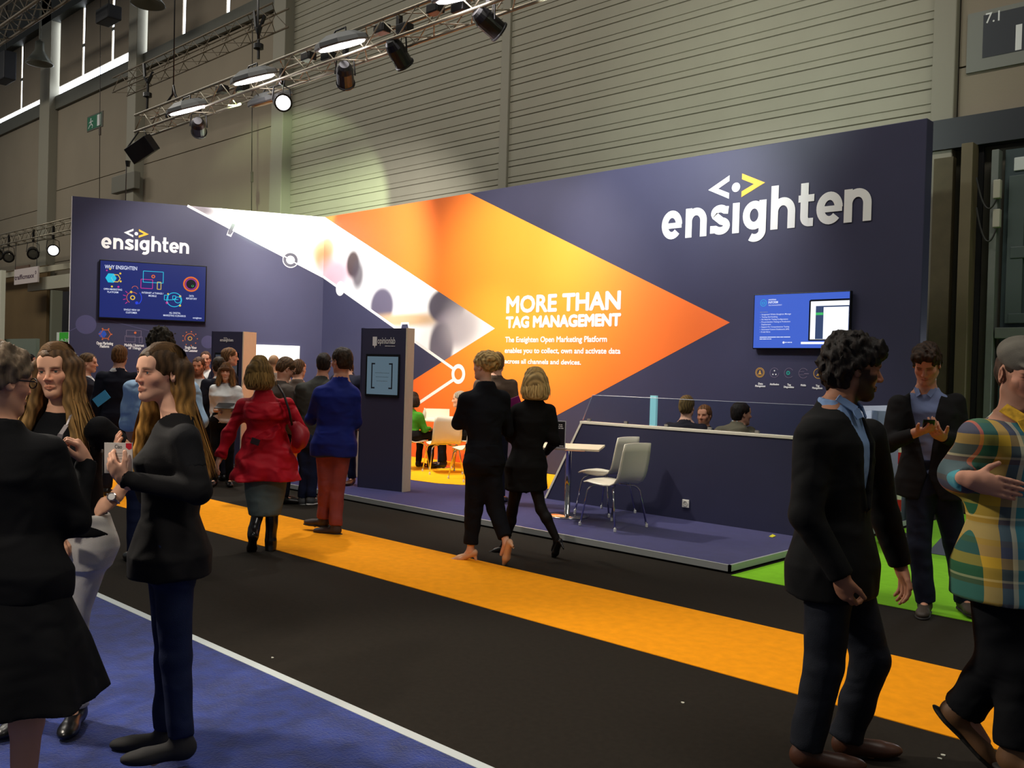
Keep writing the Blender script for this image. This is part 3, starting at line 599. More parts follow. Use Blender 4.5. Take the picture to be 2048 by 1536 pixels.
q = MB(); S.poly(q, [(.665*Wd, .16*Hd), (1.*Wd, .16*Hd), (1.*Wd, .76*Hd), (.665*Wd, .76*Hd)], .0012); q.build('laptop_sidebar', emat('screen_slate', (62, 80, 120), .8), sc)
q = MB(); S.poly(q, [(.745*Wd, .165*Hd), (.995*Wd, .165*Hd), (.995*Wd, .735*Hd), (.745*Wd, .735*Hd)], .0016); q.build('laptop_document', scr_white, sc)
q = MB(); S.poly(q, [(.665*Wd, .595*Hd), (.742*Wd, .595*Hd), (.742*Wd, .64*Hd), (.665*Wd, .64*Hd)], .0016); q.build('laptop_menu_bar', eG, sc)
q = MB(); S.poly(q, [(.52*Wd, .07*Hd), (1.*Wd, .07*Hd), (1.*Wd, .11*Hd), (.52*Wd, .11*Hd)], .0008); q.build('laptop_base', scr_white, sc)
# bright white light box on the side wall
a = lx(512.5, 689); b = lx(597.5, 752); q = MB(); q.prism([LP.pt(u, z, .004) for u, z in ((a[0], b[1]), (b[0], b[1]), (b[0], a[1]), (a[0], a[1]))], LN*.04)
q.top('light_box', emat('lightbox_white', (255, 252, 244), 1.6), 'bright white blank light panel on the side wall behind the visitors', 'display')

for o in list(bpy.data.objects):
    if o.name.split('.')[0] in ('screen_icon', 'icon', 'pictogram') : o['kind'] = 'stuff'
# ================================================================ half wall with glass screen
YF = 8.36; HT = 1.035; XE = -3.80
wood_white = mat('pale_wood', (226, 214, 186), .5, vary=.05, vscale=20, stretch=(6, 6, .6))
cap = mat('white_laminate', (226, 220, 200), .4)
hw = empty('half_wall', (-5.5, YF, PZ), label='waist-high navy partition with white top edge and slanted end', cat='partition')
hn = mat('navy_panel', (44, 45, 72), .55, vary=.04, vscale=3)
tL = ony(1160, 845, YF).x; bL = ony(1089, 996, YF).x
def front(z): return bL+(tL-bL)*(z-PZ)/(HT-PZ)
q = MB(); q.prism([(bL+.03, YF, PZ), (XE, YF, PZ), (XE, YF, HT-.03), (tL+.03, YF, HT-.03)], (0, .09, 0)); q.build('front_panel', hn, hw)
q = MB(); q.box((XE-.09, YF+.09, PZ), (XE, YB-.01, HT-.03)); q.build('return_panel', hn, hw)
q = MB(); q.box((tL, YF-.006, HT-.03), (XE+.006, YF+.10, HT)); q.build('top_cap', cap, hw, bevel=.003)
q = MB(); q.box((XE-.10, YF+.10, HT-.03), (XE+.006, YB-.01, HT)); q.build('top_cap', cap, hw, bevel=.003)
q = MB(); q.prism([(bL, YF-.006, PZ), (bL+.03, YF-.006, PZ), (tL+.03, YF-.006, HT-.03), (tL, YF-.006, HT-.03)], (0, .10, 0)); q.build('slanted_end_trim', cap, hw)
glass = mat('clear_acrylic', (225, 235, 240), .02, trans=1., ior=1.12, spec=.5)
GZ = 1.34; g0 = ony(1166, 838, YF+.05).x; g1 = ony(1185, 793, YF+.05).x
q = MB(); q.prism([(g0, YF+.045, HT+.012), (XE-.05, YF+.045, HT+.012), (XE-.05, YF+.045, GZ), (g1, YF+.045, GZ)], (0, .008, 0)); q.build('glass_screen', glass, hw)
for n_, p0, p1 in (('glass_edge', (g1, YF+.049, GZ+.002), (XE-.05, YF+.049, GZ+.002)), ('glass_edge', (g0, YF+.049, HT+.02), (g1, YF+.049, GZ))):
    q = MB(); q.tube([p0, p1], .0035, 6); q.build(n_, mat('glass_edge', (150, 156, 172), .3), hw)
q = MB(); q.box((XE-.055, YF+.09, HT+.012), (XE-.047, YB-.02, GZ)); q.build('glass_screen', glass, hw)
for p in (1178, 1252, 1333, 1420, 1515):
    a = ony(p, 848, YF+.049); q = MB(); q.box((a.x-.02, YF+.035, HT), (a.x+.02, YF+.065, HT+.03)); q.build('glass_clip', mat('clip_grey', (150, 146, 140), .4, metal=.5), hw)
a = ony(1372, 1007, YF)
so = empty('power_socket', (a.x, YF, a.z-.04), label='white wall socket on the navy half wall', cat='socket')
q = MB(); q.box((a.x-.042, YF-.012, a.z-.042), (a.x+.042, YF-.001, a.z+.042)); q.build('cover_plate', mat('socket_white', (225, 222, 212), .4), so, bevel=.004)
q = MB(); q.lathe([(.026, 0), (.028, .004), (.024, .004), (.022, .001)], 24, Matrix.Rotation(math.pi/2, 4, 'X'), (a.x, YF-.012, a.z)); q.build('socket_insert', mat('socket_shade', (188, 186, 178), .5), so)
a = ony(1306, 800, 9.2)  # glowing cyan slab added behind the glass to imitate a reflection in it
q = MB(); q.box((a.x-.042, 9.2, PZ), (a.x+.042, 9.24, 1.33+.02)); q.top('reflection_strip', mat('cyan_reflection', (150, 214, 220), .5, emit=.35), 'narrow pale cyan strip standing in for a reflection in the glass screen', 'panel')
# small card holder standing on the return partition
a = onx(1757, 862, XE-.03)
q = MB(); M_ = Matrix.Translation((XE-.06, a.y+.02, HT)) @ Matrix.Rotation(.5, 4, 'Z')
q.box((-.11, -.004, 0), (.11, .004, .25), M_); q.box((-.11, -.05, 0), (.11, .05, .006), M_); q.top('leaflet_holder', mat('holder_acrylic', (150, 162, 200), .1, alpha=.75), 'clear leaflet holder standing on the side partition between the men', 'leaflet holder')

# ================================================================ chairs
chairw = mat('chair_shell_white', (232, 226, 206), .35)
chrome = mat('chrome', (205, 205, 205), .12, metal=1.)
def shell_mesh():
    prof = [(.235, .425), (.225, .447), (.16, .457), (.06, .448), (-.06, .440), (-.13, .447), (-.175, .470), (-.203, .515), (-.222, .58), (-.240, .67), (-.256, .76), (-.270, .845)]
    wid = [.36, .40, .43, .45, .455, .45, .445, .44, .44, .435, .425, .40]
    m_ = MB(); nx = 10; th = .011
    for side in (0, 1):
        for i, (y, z) in enumerate(prof):
            a = Vector(prof[min(i+1, len(prof)-1)])-Vector(prof[max(i-1, 0)]); nrm = Vector((a.y, -a.x)).normalized()   # (y,z) normal
            for j in range(nx+1):
                u = j/nx*2-1; bend = .022*u*u
                o = th*side
                m_.v.append(Vector((u*wid[i]/2, y+nrm.x*(-bend if i < 5 else -bend*1.4)+nrm.x*o, z+nrm.y*(-bend)+nrm.y*o)))
    n = len(prof); st = nx+1
    for i in range(n-1):
        for j in range(nx):
            a = i*st+j; m_.f.append((a, a+1, a+st+1, a+st)); b = a+n*st; m_.f.append((b, b+st, b+st+1, b+1))
    rim = [i*st for i in range(n)]+[(n-1)*st+j for j in range(1, st)]+[i*st+nx for i in range(n-2, -1, -1)]+[j for j in range(nx-1, 0, -1)]
    for k in range(len(rim)): a, b = rim[k], rim[(k+1) % len(rim)]; m_.f.append((a, b, b+n*st, a+n*st))
    return m_
def make_chair():
    t = empty('chair')
    shell_mesh().build('seat_shell', chairw, t, smooth=True, world=False)
    for sx in (-1, 1):
        for sy in (-1, 1):
            q = MB(); p0 = Vector((sx*.09, sy*.10, .415)); p1 = Vector((sx*.175, sy*.135-.01, .405)); p2 = Vector((sx*.205, sy*.165-.01, .36)); p3 = Vector((sx*.245, sy*.225-.015, .012))
            q.tube([p0, p0.lerp(p1, .8), p1.lerp(p2, .35), p2, p3], .010, 8); leg = q.build('leg', chrome, t, smooth=True, world=False)
            q = MB(); q.lathe([(.013, 0), (.014, .004), (.014, .03), (.010, .034)], 10, None, (p3.x, p3.y, 0)); q.build('foot_cap', mat('cap_white', (215, 215, 210), .5), leg, world=False)
    q = MB(); q.tube([(-.09, .10, .415), (-.09, -.10, .415)], .010, 8); q.tube([(.09, .10, .415), (.09, -.10, .415)], .010, 8); q.tube([(-.09, 0, .425), (.09, 0, .425)], .010, 8); q.build('seat_frame', chrome, t, world=False)
    return t
def hd(d): return math.atan2(-d.x, d.y)
def mean(ps): s = Vector((0, 0, 0)); [s.__iadd__(p) for p in ps]; return s/len(ps)
proto = make_chair(); used = [0]
def chair(pos, rz, label):
    o = proto if not used[0] else copy_tree(proto); used[0] = 1
    o.location = (pos[0], pos[1], PZ+.0035); o.rotation_euler = (0, 0, rz); return tag(o, label, 'chair', 'white shell chairs of the booth')
Z = lambda x, y: onz(x, y, PZ)
fr, bk = mean([Z(1153, 1051), Z(1218, 1041)]), mean([Z(1230, 1065), Z(1296, 1055)])
chair((fr+bk)/2, hd(fr-bk), 'white shell chair nearest the aisle, its back to the power socket')
fr, bk = mean([Z(1143, 1022), Z(1201, 1017)]), mean([Z(1214, 1036), Z(1275, 1029)])
chair((fr+bk)/2, hd(fr-bk)+.12, 'white shell chair behind the nearest one, against the half wall')
view = lambda x: YAW+math.atan2(1024-x, FPX)     # heading that looks straight away from the camera at pixel column x
chair(Z(884, 946), view(884)+.25, 'white shell chair seen from behind at the booth table, left of the walking women')
chair(Z(942, 960), view(942)+.5, 'white shell chair half hidden behind the blonde woman in the trouser suit')
chair(Z(816, 939), view(816)-.75, 'white shell chair under the woman in green, beside the kiosk')
chair(Z(932, 936), view(932)+1.5, 'white shell chair under the seated grey-haired man')
for (x, y, Y, ph, lb) in ((1372, 820, 9.0, -.26, 'white shell chair under the brown-haired man behind the glass screen'), (1408, 830, 9.80, 2.9, 'white shell chair under the bearded man with lanyard behind the half wall'), (1470, 830, 9.15, -.6, 'white shell chair under the man in the grey jacket behind the half wall')):
    chair(ony(x, y, Y), view(x)+ph, lb)

# ================================================================ tables
def table(c, ang, w, label, h=.745, stemr=.03):
    t = empty('table', (c.x, c.y, PZ), label=label, cat='table', group='pedestal tables of the booth')
    M_ = Matrix.Translation((c.x, c.y, PZ)) @ rotz(ang)
    q = MB(); q.box((-w/2, -w/2, h-.022), (w/2, w/2, h), M_); q.build('table_top', wood_white, t, bevel=.003)
    q = MB(); q.lathe([(.0, h-.022), (.10, h-.022), (.10, h-.03), (stemr, h-.05), (stemr, .03), (.05, .022), (.0, .022)], 24, M_); q.build('stem', chrome, t, smooth=True)
    q = MB(); q.lathe([(.0, 0), (.23, 0), (.232, .006), (.22, .014), (.05, .024), (0, .024)], 40, M_); q.build('foot_plate', chrome, t, smooth=True); return t
c_ = Z(1134, 1032); R1 = onz(1217, 902, PZ+.745)
table(c_, math.atan2(R1.y-c_.y, R1.x-c_.x)-math.pi/4, .70, 'small square table with chrome stem beside the half wall')
table(Z(878, 934), .3, .70, 'white table at the woman in green inside the booth')
# things on the tables
a = onz(1121, 897, PZ+.745); st = empty('menu_stand', a, label='small black and gold poster in a clear stand on the front table', cat='table sign')
Fn = Vector((.45, -.893, 0)); MP = Plane(a, (.893, .45, 0), Fn)
lo_, hi_ = MP.px(1097, 893), MP.px(1132, 842)
def rectp(P_, u0, z0, u1, z1, lift, m_, name, par): q = MB(); P_.poly(q, [(u0, z0), (u1, z0), (u1, z1), (u0, z1)], lift); return q.build(name, m_, par)
q = MB(); q.prism([MP.pt(u, z) for u, z in ((lo_[0], .002), (hi_[0], .002), (hi_[0], hi_[1]), (lo_[0], hi_[1]))], -Fn*.006); q.build('stand', mat('stand_white', (214, 216, 222), .3), st)
q = MB(); q.prism([MP.pt(u, z) for u, z in ((lo_[0], .0), (hi_[0], .0), (hi_[0], .004), (lo_[0], .004))], -Fn*.09); q.build('stand_foot', MATS['stand_white'], st)
rectp(MP, lo_[0]+.008, .014, hi_[0]-.008, hi_[1]-.008, .002, mat('poster_black', (26, 26, 30), .4), 'poster', st)
wd_ = hi_[0]-lo_[0]
for i in range(3): bars(MP, lo_[0]+wd_*(.2-.05*i), hi_[0]-wd_*(.2-.05*i), hi_[1]-.045-.018*i, .009, .003, white, st, 'poster_text')
q = MB(); MP.poly(q, [(lo_[0]+wd_*x, .02+y) for x, y in ((.08, .03), (.35, .02), (.62, .045), (.40, .06), (.2, .08), (.12, .055))], .003); q.build('poster_picture', mat('poster_gold', (170, 130, 50), .5), st)
rectp(MP, hi_[0]-wd_*.35, .022, hi_[0]-wd_*.1, .03, .003, white, 'poster_logo', st)
a = onz(1150, 902, PZ+.747); q = MB(); q.box((-.10, -.05, 0), (.10, .05, .003), Matrix.Translation(a) @ rotz(.5)); q.top('leaflet', mat('leaflet_brown', (120, 84, 60), .5), 'brown leaflet lying on the front table', 'leaflet')
a = onz(866, 853, PZ+.745); a.x, a.y = Z(872, 933).x, Z(872, 933).y; q = MB(); M_ = Matrix.Translation(a) @ rotz(view(866)); q.box((-.19, -.12, 0), (.19, .12, .012), M_); lap = q.top('laptop', mat('laptop_white', (232, 226, 206), .4), 'white laptop standing open on the table by the woman in green', 'laptop')
q = MB(); q.box((-.19, .12, .012), (.19, .128, .16), M_); q.build('lid', MATS['laptop_white'], lap)
a = Vector((Z(878, 934).x-.15, Z(878, 934).y-.2, PZ+.746)); q = MB(); q.lathe([(0, 0), (.026, 0), (.028, .1), (.02, .13), (.011, .15), (.011, .175), (0, .175)], 14, None, a); q.top('water_bottle', mat('bottle_grey', (190, 186, 170), .2), 'small clear water bottle on the table in front of the woman in green', 'bottle', smooth=True)

# ================================================================ kiosks and counter
def kiosk(Lp, Rp, H_, depth, label, txt, par_screen):
    u = (Rp-Lp); w = u.length; u.normalize(); n = Vector((u.y, -u.x, 0))
    if n.dot(EYE-Lp) < 0: n = -n
    t = empty('kiosk', (Lp+Rp)/2, label=label, cat='kiosk', group='screen kiosks'); K = Plane(Lp, u, n)
    q = MB(); q.prism([Lp, Rp-u*.001, Rp-u*.001-n*depth, Lp-n*depth], (0, 0, H_)); q.build('body', navy, t)
    q = MB(); q.prism([Rp+n*.004, Rp+u*.018+n*.004, Rp+u*.018-n*(depth+.004), Rp-n*(depth+.004)], (0, 0, H_+.004)); q.build('side_panel', wood_white, t)
    q = MB(); q.prism([Lp+n*.004, Lp-u*.018+n*.004, Lp-u*.018-n*(depth+.004), Lp-n*(depth+.004)], (0, 0, H_+.004)); q.build('side_panel', hn, t)
    a0, a1, b0, b1 = par_screen
    q = MB(); q.prism([K.pt(x*w, z*H_, .002) for x, z in ((a0, b0), (a1, b0), (a1, b1), (a0, b1))], n*.01); q.build('screen_frame', bezel, t)
    return t, K, w
L_, R_ = Z(717, 974), Z(804, 984); D_ = (L_-EYE).dot(_fw); Ht = dep(728, 657, D_).z-PZ
t, K, w = kiosk(L_, R_, Ht, .14, 'navy kiosk with grey-blue bracket screen at the platform front', '', (.11, .88, .575, .86-.02))
rectp(K, .145*w, .59*Ht, .85*w, .825*Ht, .014, emat('kiosk_display', (112, 136, 152), .5), 'display', t)
dk = mat('bracket_dark', (20, 30, 44), .5)
q = MB()
for x, s_ in ((.26, 1), (.72, -1)):
    K.stroke(q, (x*w, .625*Ht), (x*w, .785*Ht), .018, .016)
    for z in (.63, .78): K.stroke(q, (x*w, z*Ht), (x*w+s_*.05, z*Ht), .018, .0165)
tag(q.build('bracket_symbol', dk, t), kind='stuff')
for i in range(3): bars(K, (.33+.02*i)*w, (.66-.02*i)*w, (.722-.025*i)*Ht, .005, .016, mat('display_text_grey', (96, 120, 132), .5), t, 'display_text')
text_mb('opinionlab', K, .36*w, .76*w, .905*Ht, .945*Ht, .004, .01).build('logo_lettering', white, t)
bars(K, .53*w, .76*w, .889*Ht, .007, .004, white, t)
q = MB(); K.poly(q, [(x*w, z*Ht) for x, z in ((.245, .892), (.28, .892), (.295, .875), (.31, .892), (.345, .892), (.345, .948), (.245, .948))], .004); q.build('logo_mark', white, t)
D1 = 13.9; hz = dep(484, 664, D1); L_ = dep(424, 741, D1+.10); R_ = dep(484, 742, D1-.1); L_.z = R_.z = PZ; H1 = hz.z-PZ
t, K, w = kiosk(L_, R_, H1, .30, 'navy kiosk with white logo behind the woman in white', '', (.10, .88, .575, .84))
rectp(K, .13*w, .59*H1, .85*w, .825*H1, .014, pos_material('kiosk_photo', Plane(K.P, K.u, K.n), (120, 132, 150), [(.2*w, .64*H1, .25, .18, .7, (190, 150, 110), 1.), (.6*w, .8*H1, .3, .1, .8, (90, 104, 130), 1.)], .3), 'display', t)
logo(K, .25*w, .925*H1, .45*w, t, white, white, .004)
# counter left of the near kiosk
A_ = Z(686, 966); B_ = Z(716, 962); ct = empty('counter', (A_+B_)/2, label='pale wood counter beside the near kiosk', cat='counter')
Dc = (B_-EYE).dot(_fw)+.15; hc = dep(716, 806, Dc).z
uu = Vector((math.cos(view(700)), math.sin(view(700)), 0)); nn = Vector((-uu.y, uu.x, 0)); A0 = Z(640, 958)+nn*.25; B0 = A0+uu*((B_-A0).dot(uu)+.12)
q = MB(); q.prism([A0, B0, B0+nn*.5, A0+nn*.5], (0, 0, hc-PZ)); q.build('body', wood_white, ct)
q = MB(); q.prism([A0-nn*.02-uu*.02, B0-nn*.02+uu*.02, B0+nn*.52+uu*.02, A0+nn*.52-uu*.02], (0, 0, .03)); o = q.build('worktop', cap, ct); o.location.z += hc-PZ
Pn = B0-uu*.12+nn*.2; Pn.z = hc+.03
q = MB(); q.box((-.12, -.1, 0), (.06, .1, .09), Matrix.Translation(Pn) @ rotz(view(715))); q.top('brochure_stack', mat('paper_white', (228, 228, 224), .6), 'white stack of brochures on the counter beside the near kiosk', 'brochures', bevel=.004)
Pn2 = Pn+Vector((0, 0, .0))+uu*.02+nn*.16
q = MB(); q.lathe([(0, 0), (.045, 0), (.047, .14), (.03, .18), (.015, .21), (.015, .24), (0, .24)], 16, None, Pn2); bo = q.top('drink_bottle', mat('bottle_dark', (60, 62, 84), .2), 'dark drink bottle with orange label behind the brochures on the counter', 'bottle', smooth=True)
q = MB(); q.lathe([(.0485, .05), (.0485, .12)], 16, None, Pn2); q.build('label', mat('bottle_label', (206, 120, 60), .5), bo)
# barrier post
a = onz(1795, 1090, .0); bp_ = empty('barrier_post', a, label='red and white striped barrier post in a black rubber base', cat='barrier')
q = MB(); q.lathe([(0, .0), (.17, 0), (.172, .015), (.165, .085), (.15, .10), (0, .10)], 36, None, a+Vector((0, 0, .006))); q.build('rubber_base', mat('rubber_black', (24, 24, 26), .7), bp_, smooth=False)
red = mat('post_red', (196, 34, 34), .4); wht = mat('post_white', (224, 220, 208), .4)
for i in range(8): q = MB(); q.lathe([(0, .1+i*.115), (.022, .1+i*.115), (.022, .1+(i+1)*.115), (0, .1+(i+1)*.115)], 16, None, a); q.build('stripe', red if i % 2 == 0 else wht, bp_, smooth=False)
# ================================================================ trusses and stage lamps
truss_alu = mat('truss_aluminium', (150, 142, 124), .4, metal=.6)
truss_dim = mat('truss_aluminium_dull', (116, 106, 90), .6, metal=.3)
blackm = mat('lamp_black', (20, 18, 18), .35)
def truss(x0, x1, y, z, s, label, name='lighting_truss', m_=truss_alu, pitch=None, r=.022):
    t = empty(name, ((x0+x1)/2, y, z), label=label, cat='truss'); pitch = pitch or s; h = s/2
    chord = MB().tube([(x0-(x0+x1)/2, 0, 0), (x1-(x0+x1)/2, 0, 0)], r, 8).mesh('chord', smooth=True); chord.materials.append(m_)
    for dy in (-h, h):
        for dz in (-h, h): child_mesh('chord', chord, t, (0, dy, dz))
    def bm_(v): me = MB().tube([(0, 0, 0), v], r*.42, 6).mesh('brace', smooth=True); me.materials.append(m_); return me
    faces = [(Vector((0, -h, -h)), Vector((0, 0, s))), (Vector((0, h, -h)), Vector((0, 0, s))), (Vector((0, -h, h)), Vector((0, s, 0))), (Vector((0, -h, -h)), Vector((0, s, 0)))]
    ms = {}
    for e, v in (('v', (0, 0, s)), ('h', (0, s, 0))): ms[e, 0] = bm_(Vector((pitch, *v[1:]))); ms[e, 1] = bm_(Vector((pitch, -v[1], -v[2])))
    n = int((x1-x0)/pitch)
    for i in range(n):
        for base, v in faces:
            k = i % 2; me = ms['v' if v.z else 'h', k]; p = base+(v if k else Vector((0, 0, 0)))
            child_mesh('brace', me, t, (x0+i*pitch-(x0+x1)/2, p.y, p.z))
    return t
YT = 7.3; pl_ = ony(286, 240, YT); ZT = ony(620, 125, YT).z
truss(pl_.x, -4.6, YT, ZT-.02, .29, 'silver box truss carrying the lamps over the booth', pitch=.33)
YR = 10.9; a = ony(240, 172, YR); b = ony(548, 38, YR)
truss(a.x, b.x+.25, YR, (a.z+b.z)/2, .40, 'dull silver truss hanging further back near the hall wall', m_=truss_dim, pitch=.5)
a = ony(-60, 60, 9.5); b = ony(110, -10, 9.5)
truss(ony(-40, 75, 9.5).x, ony(150, -40, 9.5).x, 9.5, ony(30, 40, 9.5).z+.1, .55, 'roof truss in the upper left corner', m_=truss_dim, pitch=.6, r=.04)
YL = 11.2; a = ony(-60, 505, YL); b = ony(160, 449, YL)
truss(ony(-80, 505, YL).x, ony(175, 449, YL).x, YL, ony(70, 468, YL).z, .36, 'far truss with spotlights left of the booth side wall', m_=truss_alu, pitch=.4)

def flood(c, yaw, tilt, lit, label, R_=.36, power=0):
    t = empty('flood_lamp', c, label=label, cat='lamp', group='octagonal flood lamps'); M_ = Matrix.Translation(c) @ rotz(yaw) @ Matrix.Rotation(tilt, 4, 'X')
    pr = [(0, .12), (R_*.55, .12), (R_*.95, .05), (R_, .0), (R_*.97, -.02), (0, -.02)]
    q = MB(); q.lathe(pr, 8, M_); q.build('housing', mat('flood_grey', (96, 98, 98), .5), t)
    q = MB(); q.lathe([(0, -.022), (R_*.86, -.022), (R_*.80, -.045), (0, -.05)], 8, M_); q.build('diffuser', emat('flood_lit', (255, 248, 250), 9.) if lit else mat('flood_off', (150, 120, 70), .3), t)
    q = MB(); q.tube([M_ @ Vector((-R_*.4, 0, .11)), M_ @ Vector((-R_*.3, .05, .17)), M_ @ Vector((R_*.3, .05, .17)), M_ @ Vector((R_*.4, 0, .11))], .012, 6); q.build('bracket', blackm, t)
    return t
def can(c, aim, lit, label, r=.085, L=.30, group='stage spotlights', up=.24):
    t = empty('spotlight', c, label=label, cat='lamp', group=group); d = (Vector(aim)-Vector(c)).normalized(); M_ = Matrix.Translation(c) @ d.to_track_quat('Z', 'Y').to_matrix().to_4x4()
    q = MB(); q.lathe([(0, -L*.55), (r*.55, -L*.55), (r*.8, -L*.45), (r, -L*.25), (r, L*.38), (r*1.12, L*.40), (r*1.12, L*.45), (r*.9, L*.45), (r*.88, L*.36), (0, L*.36)], 20, M_); q.build('housing', blackm, t, smooth=False)
    q = MB(); q.lathe([(0, L*.37), (r*.86, L*.37), (r*.7, L*.39), (0, L*.40)], 20, M_); q.build('lens', emat('lens_lit', (250, 250, 255), 12.) if lit else mat('lens_off', (130, 126, 116), .15, metal=.6), t)
    q = MB(); s = M_ @ Vector((r*1.15, 0, 0)); e = M_ @ Vector((-r*1.15, 0, 0)); tp = Vector(c)+Vector((0, 0, r*2.1)); q.tube([s, s.lerp(tp, .15)+Vector((0, 0, r*1.4)), tp, e.lerp(tp, .15)+Vector((0, 0, r*1.4)), e], .011, 6); q.build('yoke', blackm, t)
    q = MB(); q.box((c[0]-.03, c[1]-.03, c[2]+r*2.0), (c[0]+.03, c[1]+.03, c[2]+r*2.0+up)); q.build('clamp', blackm, t)
    q = MB(); q.tube([M_ @ Vector((0, r*.3, -L*.5)), Vector(c)+Vector((.10, -.05, .06)), Vector(c)+Vector((.06, 0, r*2.6))], .006, 5); q.build('power_cable', blackm, t)
    return t
T = lambda x, y, dy=0.: ony(x, y, YT+dy)
for i, (x, y, dy, tilt, lit, lb) in enumerate(((376, 222, -.32, .40, True, 'lit flood lamp at the left end of the silver truss'), (508, 160, -.32, .40, True, 'lit flood lamp near the middle of the silver truss'), (540, 205, .30, .42, False, 'unlit grey flood lamp under the middle of the truss'), (683, 92, -.32, .40, True, 'lit flood lamp on the right half of the truss'), (925, -8, -.32, .40, True, 'flood lamp at the top edge of the picture on the truss'))):
    flood(T(x, y-5, dy), .0, tilt, lit, lb)
tgt = lambda x, y: ony(x, y, YB)
for i, (x, y, aim, lit, lb) in enumerate(((397, 254, (430, 540), False, 'silver-black spotlight under the left end of the truss'), (563, 203, (690, 250), True, 'spotlight with glaring white lens under the truss'), (690, 150, (720, 560), False, 'black spotlight hanging below the truss, left of a pair'), (797, 108, (1060, 560), False, 'black spotlight hanging below the truss, right of a pair'), (978, 46, (1400, 420), False, 'black spotlight hanging from the truss near the top edge'))):
    can(T(x, y), Vector((-5.0, 4.6, 2.6)) if lit else tgt(*aim), lit, lb, r=.115, L=.36)
# small dark lamps and dimmers sitting inside the truss
for i, x in enumerate((330, 430, 470, 600, 640, 745, 790, 850, 900)):
    p = ony(x, 768, YT); z_ = ZT+(.08 if i % 2 else -.02); q = MB(); q.box((p.x-.10, YT-.07, z_-.05), (p.x+.10, YT+.07, z_+.06), None)
    q.top('truss_dimmer', blackm, '%s small black dimmer box from the left inside the lamp truss' % ('first', 'second', 'third', 'fourth', 'fifth', 'sixth', 'seventh', 'eighth', 'ninth')[i], 'dimmer', 'dimmers inside the truss', bevel=.015)
# black box hanging at the left end
c_ = T(284, 298); bxo = empty('speaker_box', c_, label='tilted black box hanging below the left end of the truss', cat='speaker')
M_ = Matrix.Translation(c_) @ rotz(.35) @ Matrix.Rotation(-.42, 4, 'Y') @ Matrix.Rotation(.5, 4, 'X')
q = MB(); q.box((-.26, -.10, -.15), (.26, .10, .15), M_); q.build('cabinet', mat('box_black', (16, 15, 18), .5), bxo, bevel=.01)
q = MB(); q.tube([M_ @ Vector((-.24, 0, .15)), c_+Vector((-.12, 0, .34)), c_+Vector((.06, 0, .34)), M_ @ Vector((.24, 0, .15))], .014, 6); q.build('bracket', blackm, bxo)
q = MB(); pp = T(256, 322); q.tube([pp, pp+Vector((0, 0, -.10))], [.05, .035], 8); q.build('cable_knot', blackm, bxo)
# slings and hoist cables
def cable(name, pts, r, label, m_=blackm, group='hoist cables'):
    q = MB(); q.tube(pts, r, 6); return q.top(name, m_, label, 'cable', group, smooth=True)
cable('hoist_cable', [T(347, 178), T(347, 0)+Vector((0, 0, 2.2))], .012, 'thin dark hoist cable rising from the truss above the left flood lamp')
cable('hoist_chain', [ony(517, 78, YT), ony(516, 45, YT), ony(516, -60, YT)], .018, 'hoist chain above the middle of the lamp truss')
def sling(x, y0_, y1_, dx, lb, YP=YT):
    q = MB(); q.tube([ony(x-dx, y1_, YP), ony(x-1, (y0_+y1_)/2, YP), ony(x, y0_, YP), ony(x+3, (y0_+y1_)/2, YP), ony(x+dx*.8, y1_, YP)], .022, 6); q.top('lifting_sling', blackm, lb, 'sling', 'black lifting slings', smooth=True)
sling(347, 172, 205, 13, 'black sling holding the truss under the thin hoist cable')
q = MB(); q.tube([ony(509, 22, YR-.2), ony(512, 55, YR-.2), ony(517, 68, YR-.2), ony(521, 55, YR-.2), ony(530, 30, YR-.2)], .045, 6); q.tube([ony(517, 68, YR-.2), ony(517, 118, YR-.2)], .035, 6); q.lathe([(0, -.09), (.11, -.05), (.11, .05), (0, .09)], 10, None, ony(517, 93, YR-.2)); q.top('lifting_sling', blackm, 'black sling looped round the right end of the rear truss', 'sling', 'black lifting slings')
q = MB(); q.tube([ony(288, 128, YR-.2), ony(290, 155, YR-.2), ony(296, 166, YR-.2), ony(306, 145, YR-.2)], .045, 6); q.tube([ony(296, 166, YR-.2), ony(294, 220, YR-.2)], .035, 6); q.lathe([(0, -.09), (.11, -.05), (.11, .05), (0, .09)], 10, None, ony(295, 190, YR-.2)); q.top('lifting_sling', blackm, 'black sling at the left end of the rear truss beside the wall column', 'sling', 'black lifting slings')
for x, y0_, y1_, lb in ((201, -10, 392, 'thin dark cable hanging past the exit sign to the booth top'), (505, 40, 424, 'thin dark cable hanging below the truss to the booth top'), (253, 322, 400, 'thin chain hanging from the black box to the booth top')):
    YP = {201: YB+.35, 505: YR-.2, 253: 7.3}[x]
    cable('hanging_cable', [ony(x, y0_, YP), ony(x-2, y1_+8, YP)], .010 if x != 505 else .012, lb, mat('cable_brown', (52, 46, 40), .6))
    if x != 253: q = MB(); q.tube([ony(x-1, y1_-60 if x == 505 else 270, YP), ony(x-1, (y1_-80) if x == 505 else 255, YP)], .035, 6); q.top('shackle', mat('shackle_grey', (70, 62, 54), .5), 'small shackle on '+lb, 'shackle', 'cable shackles')
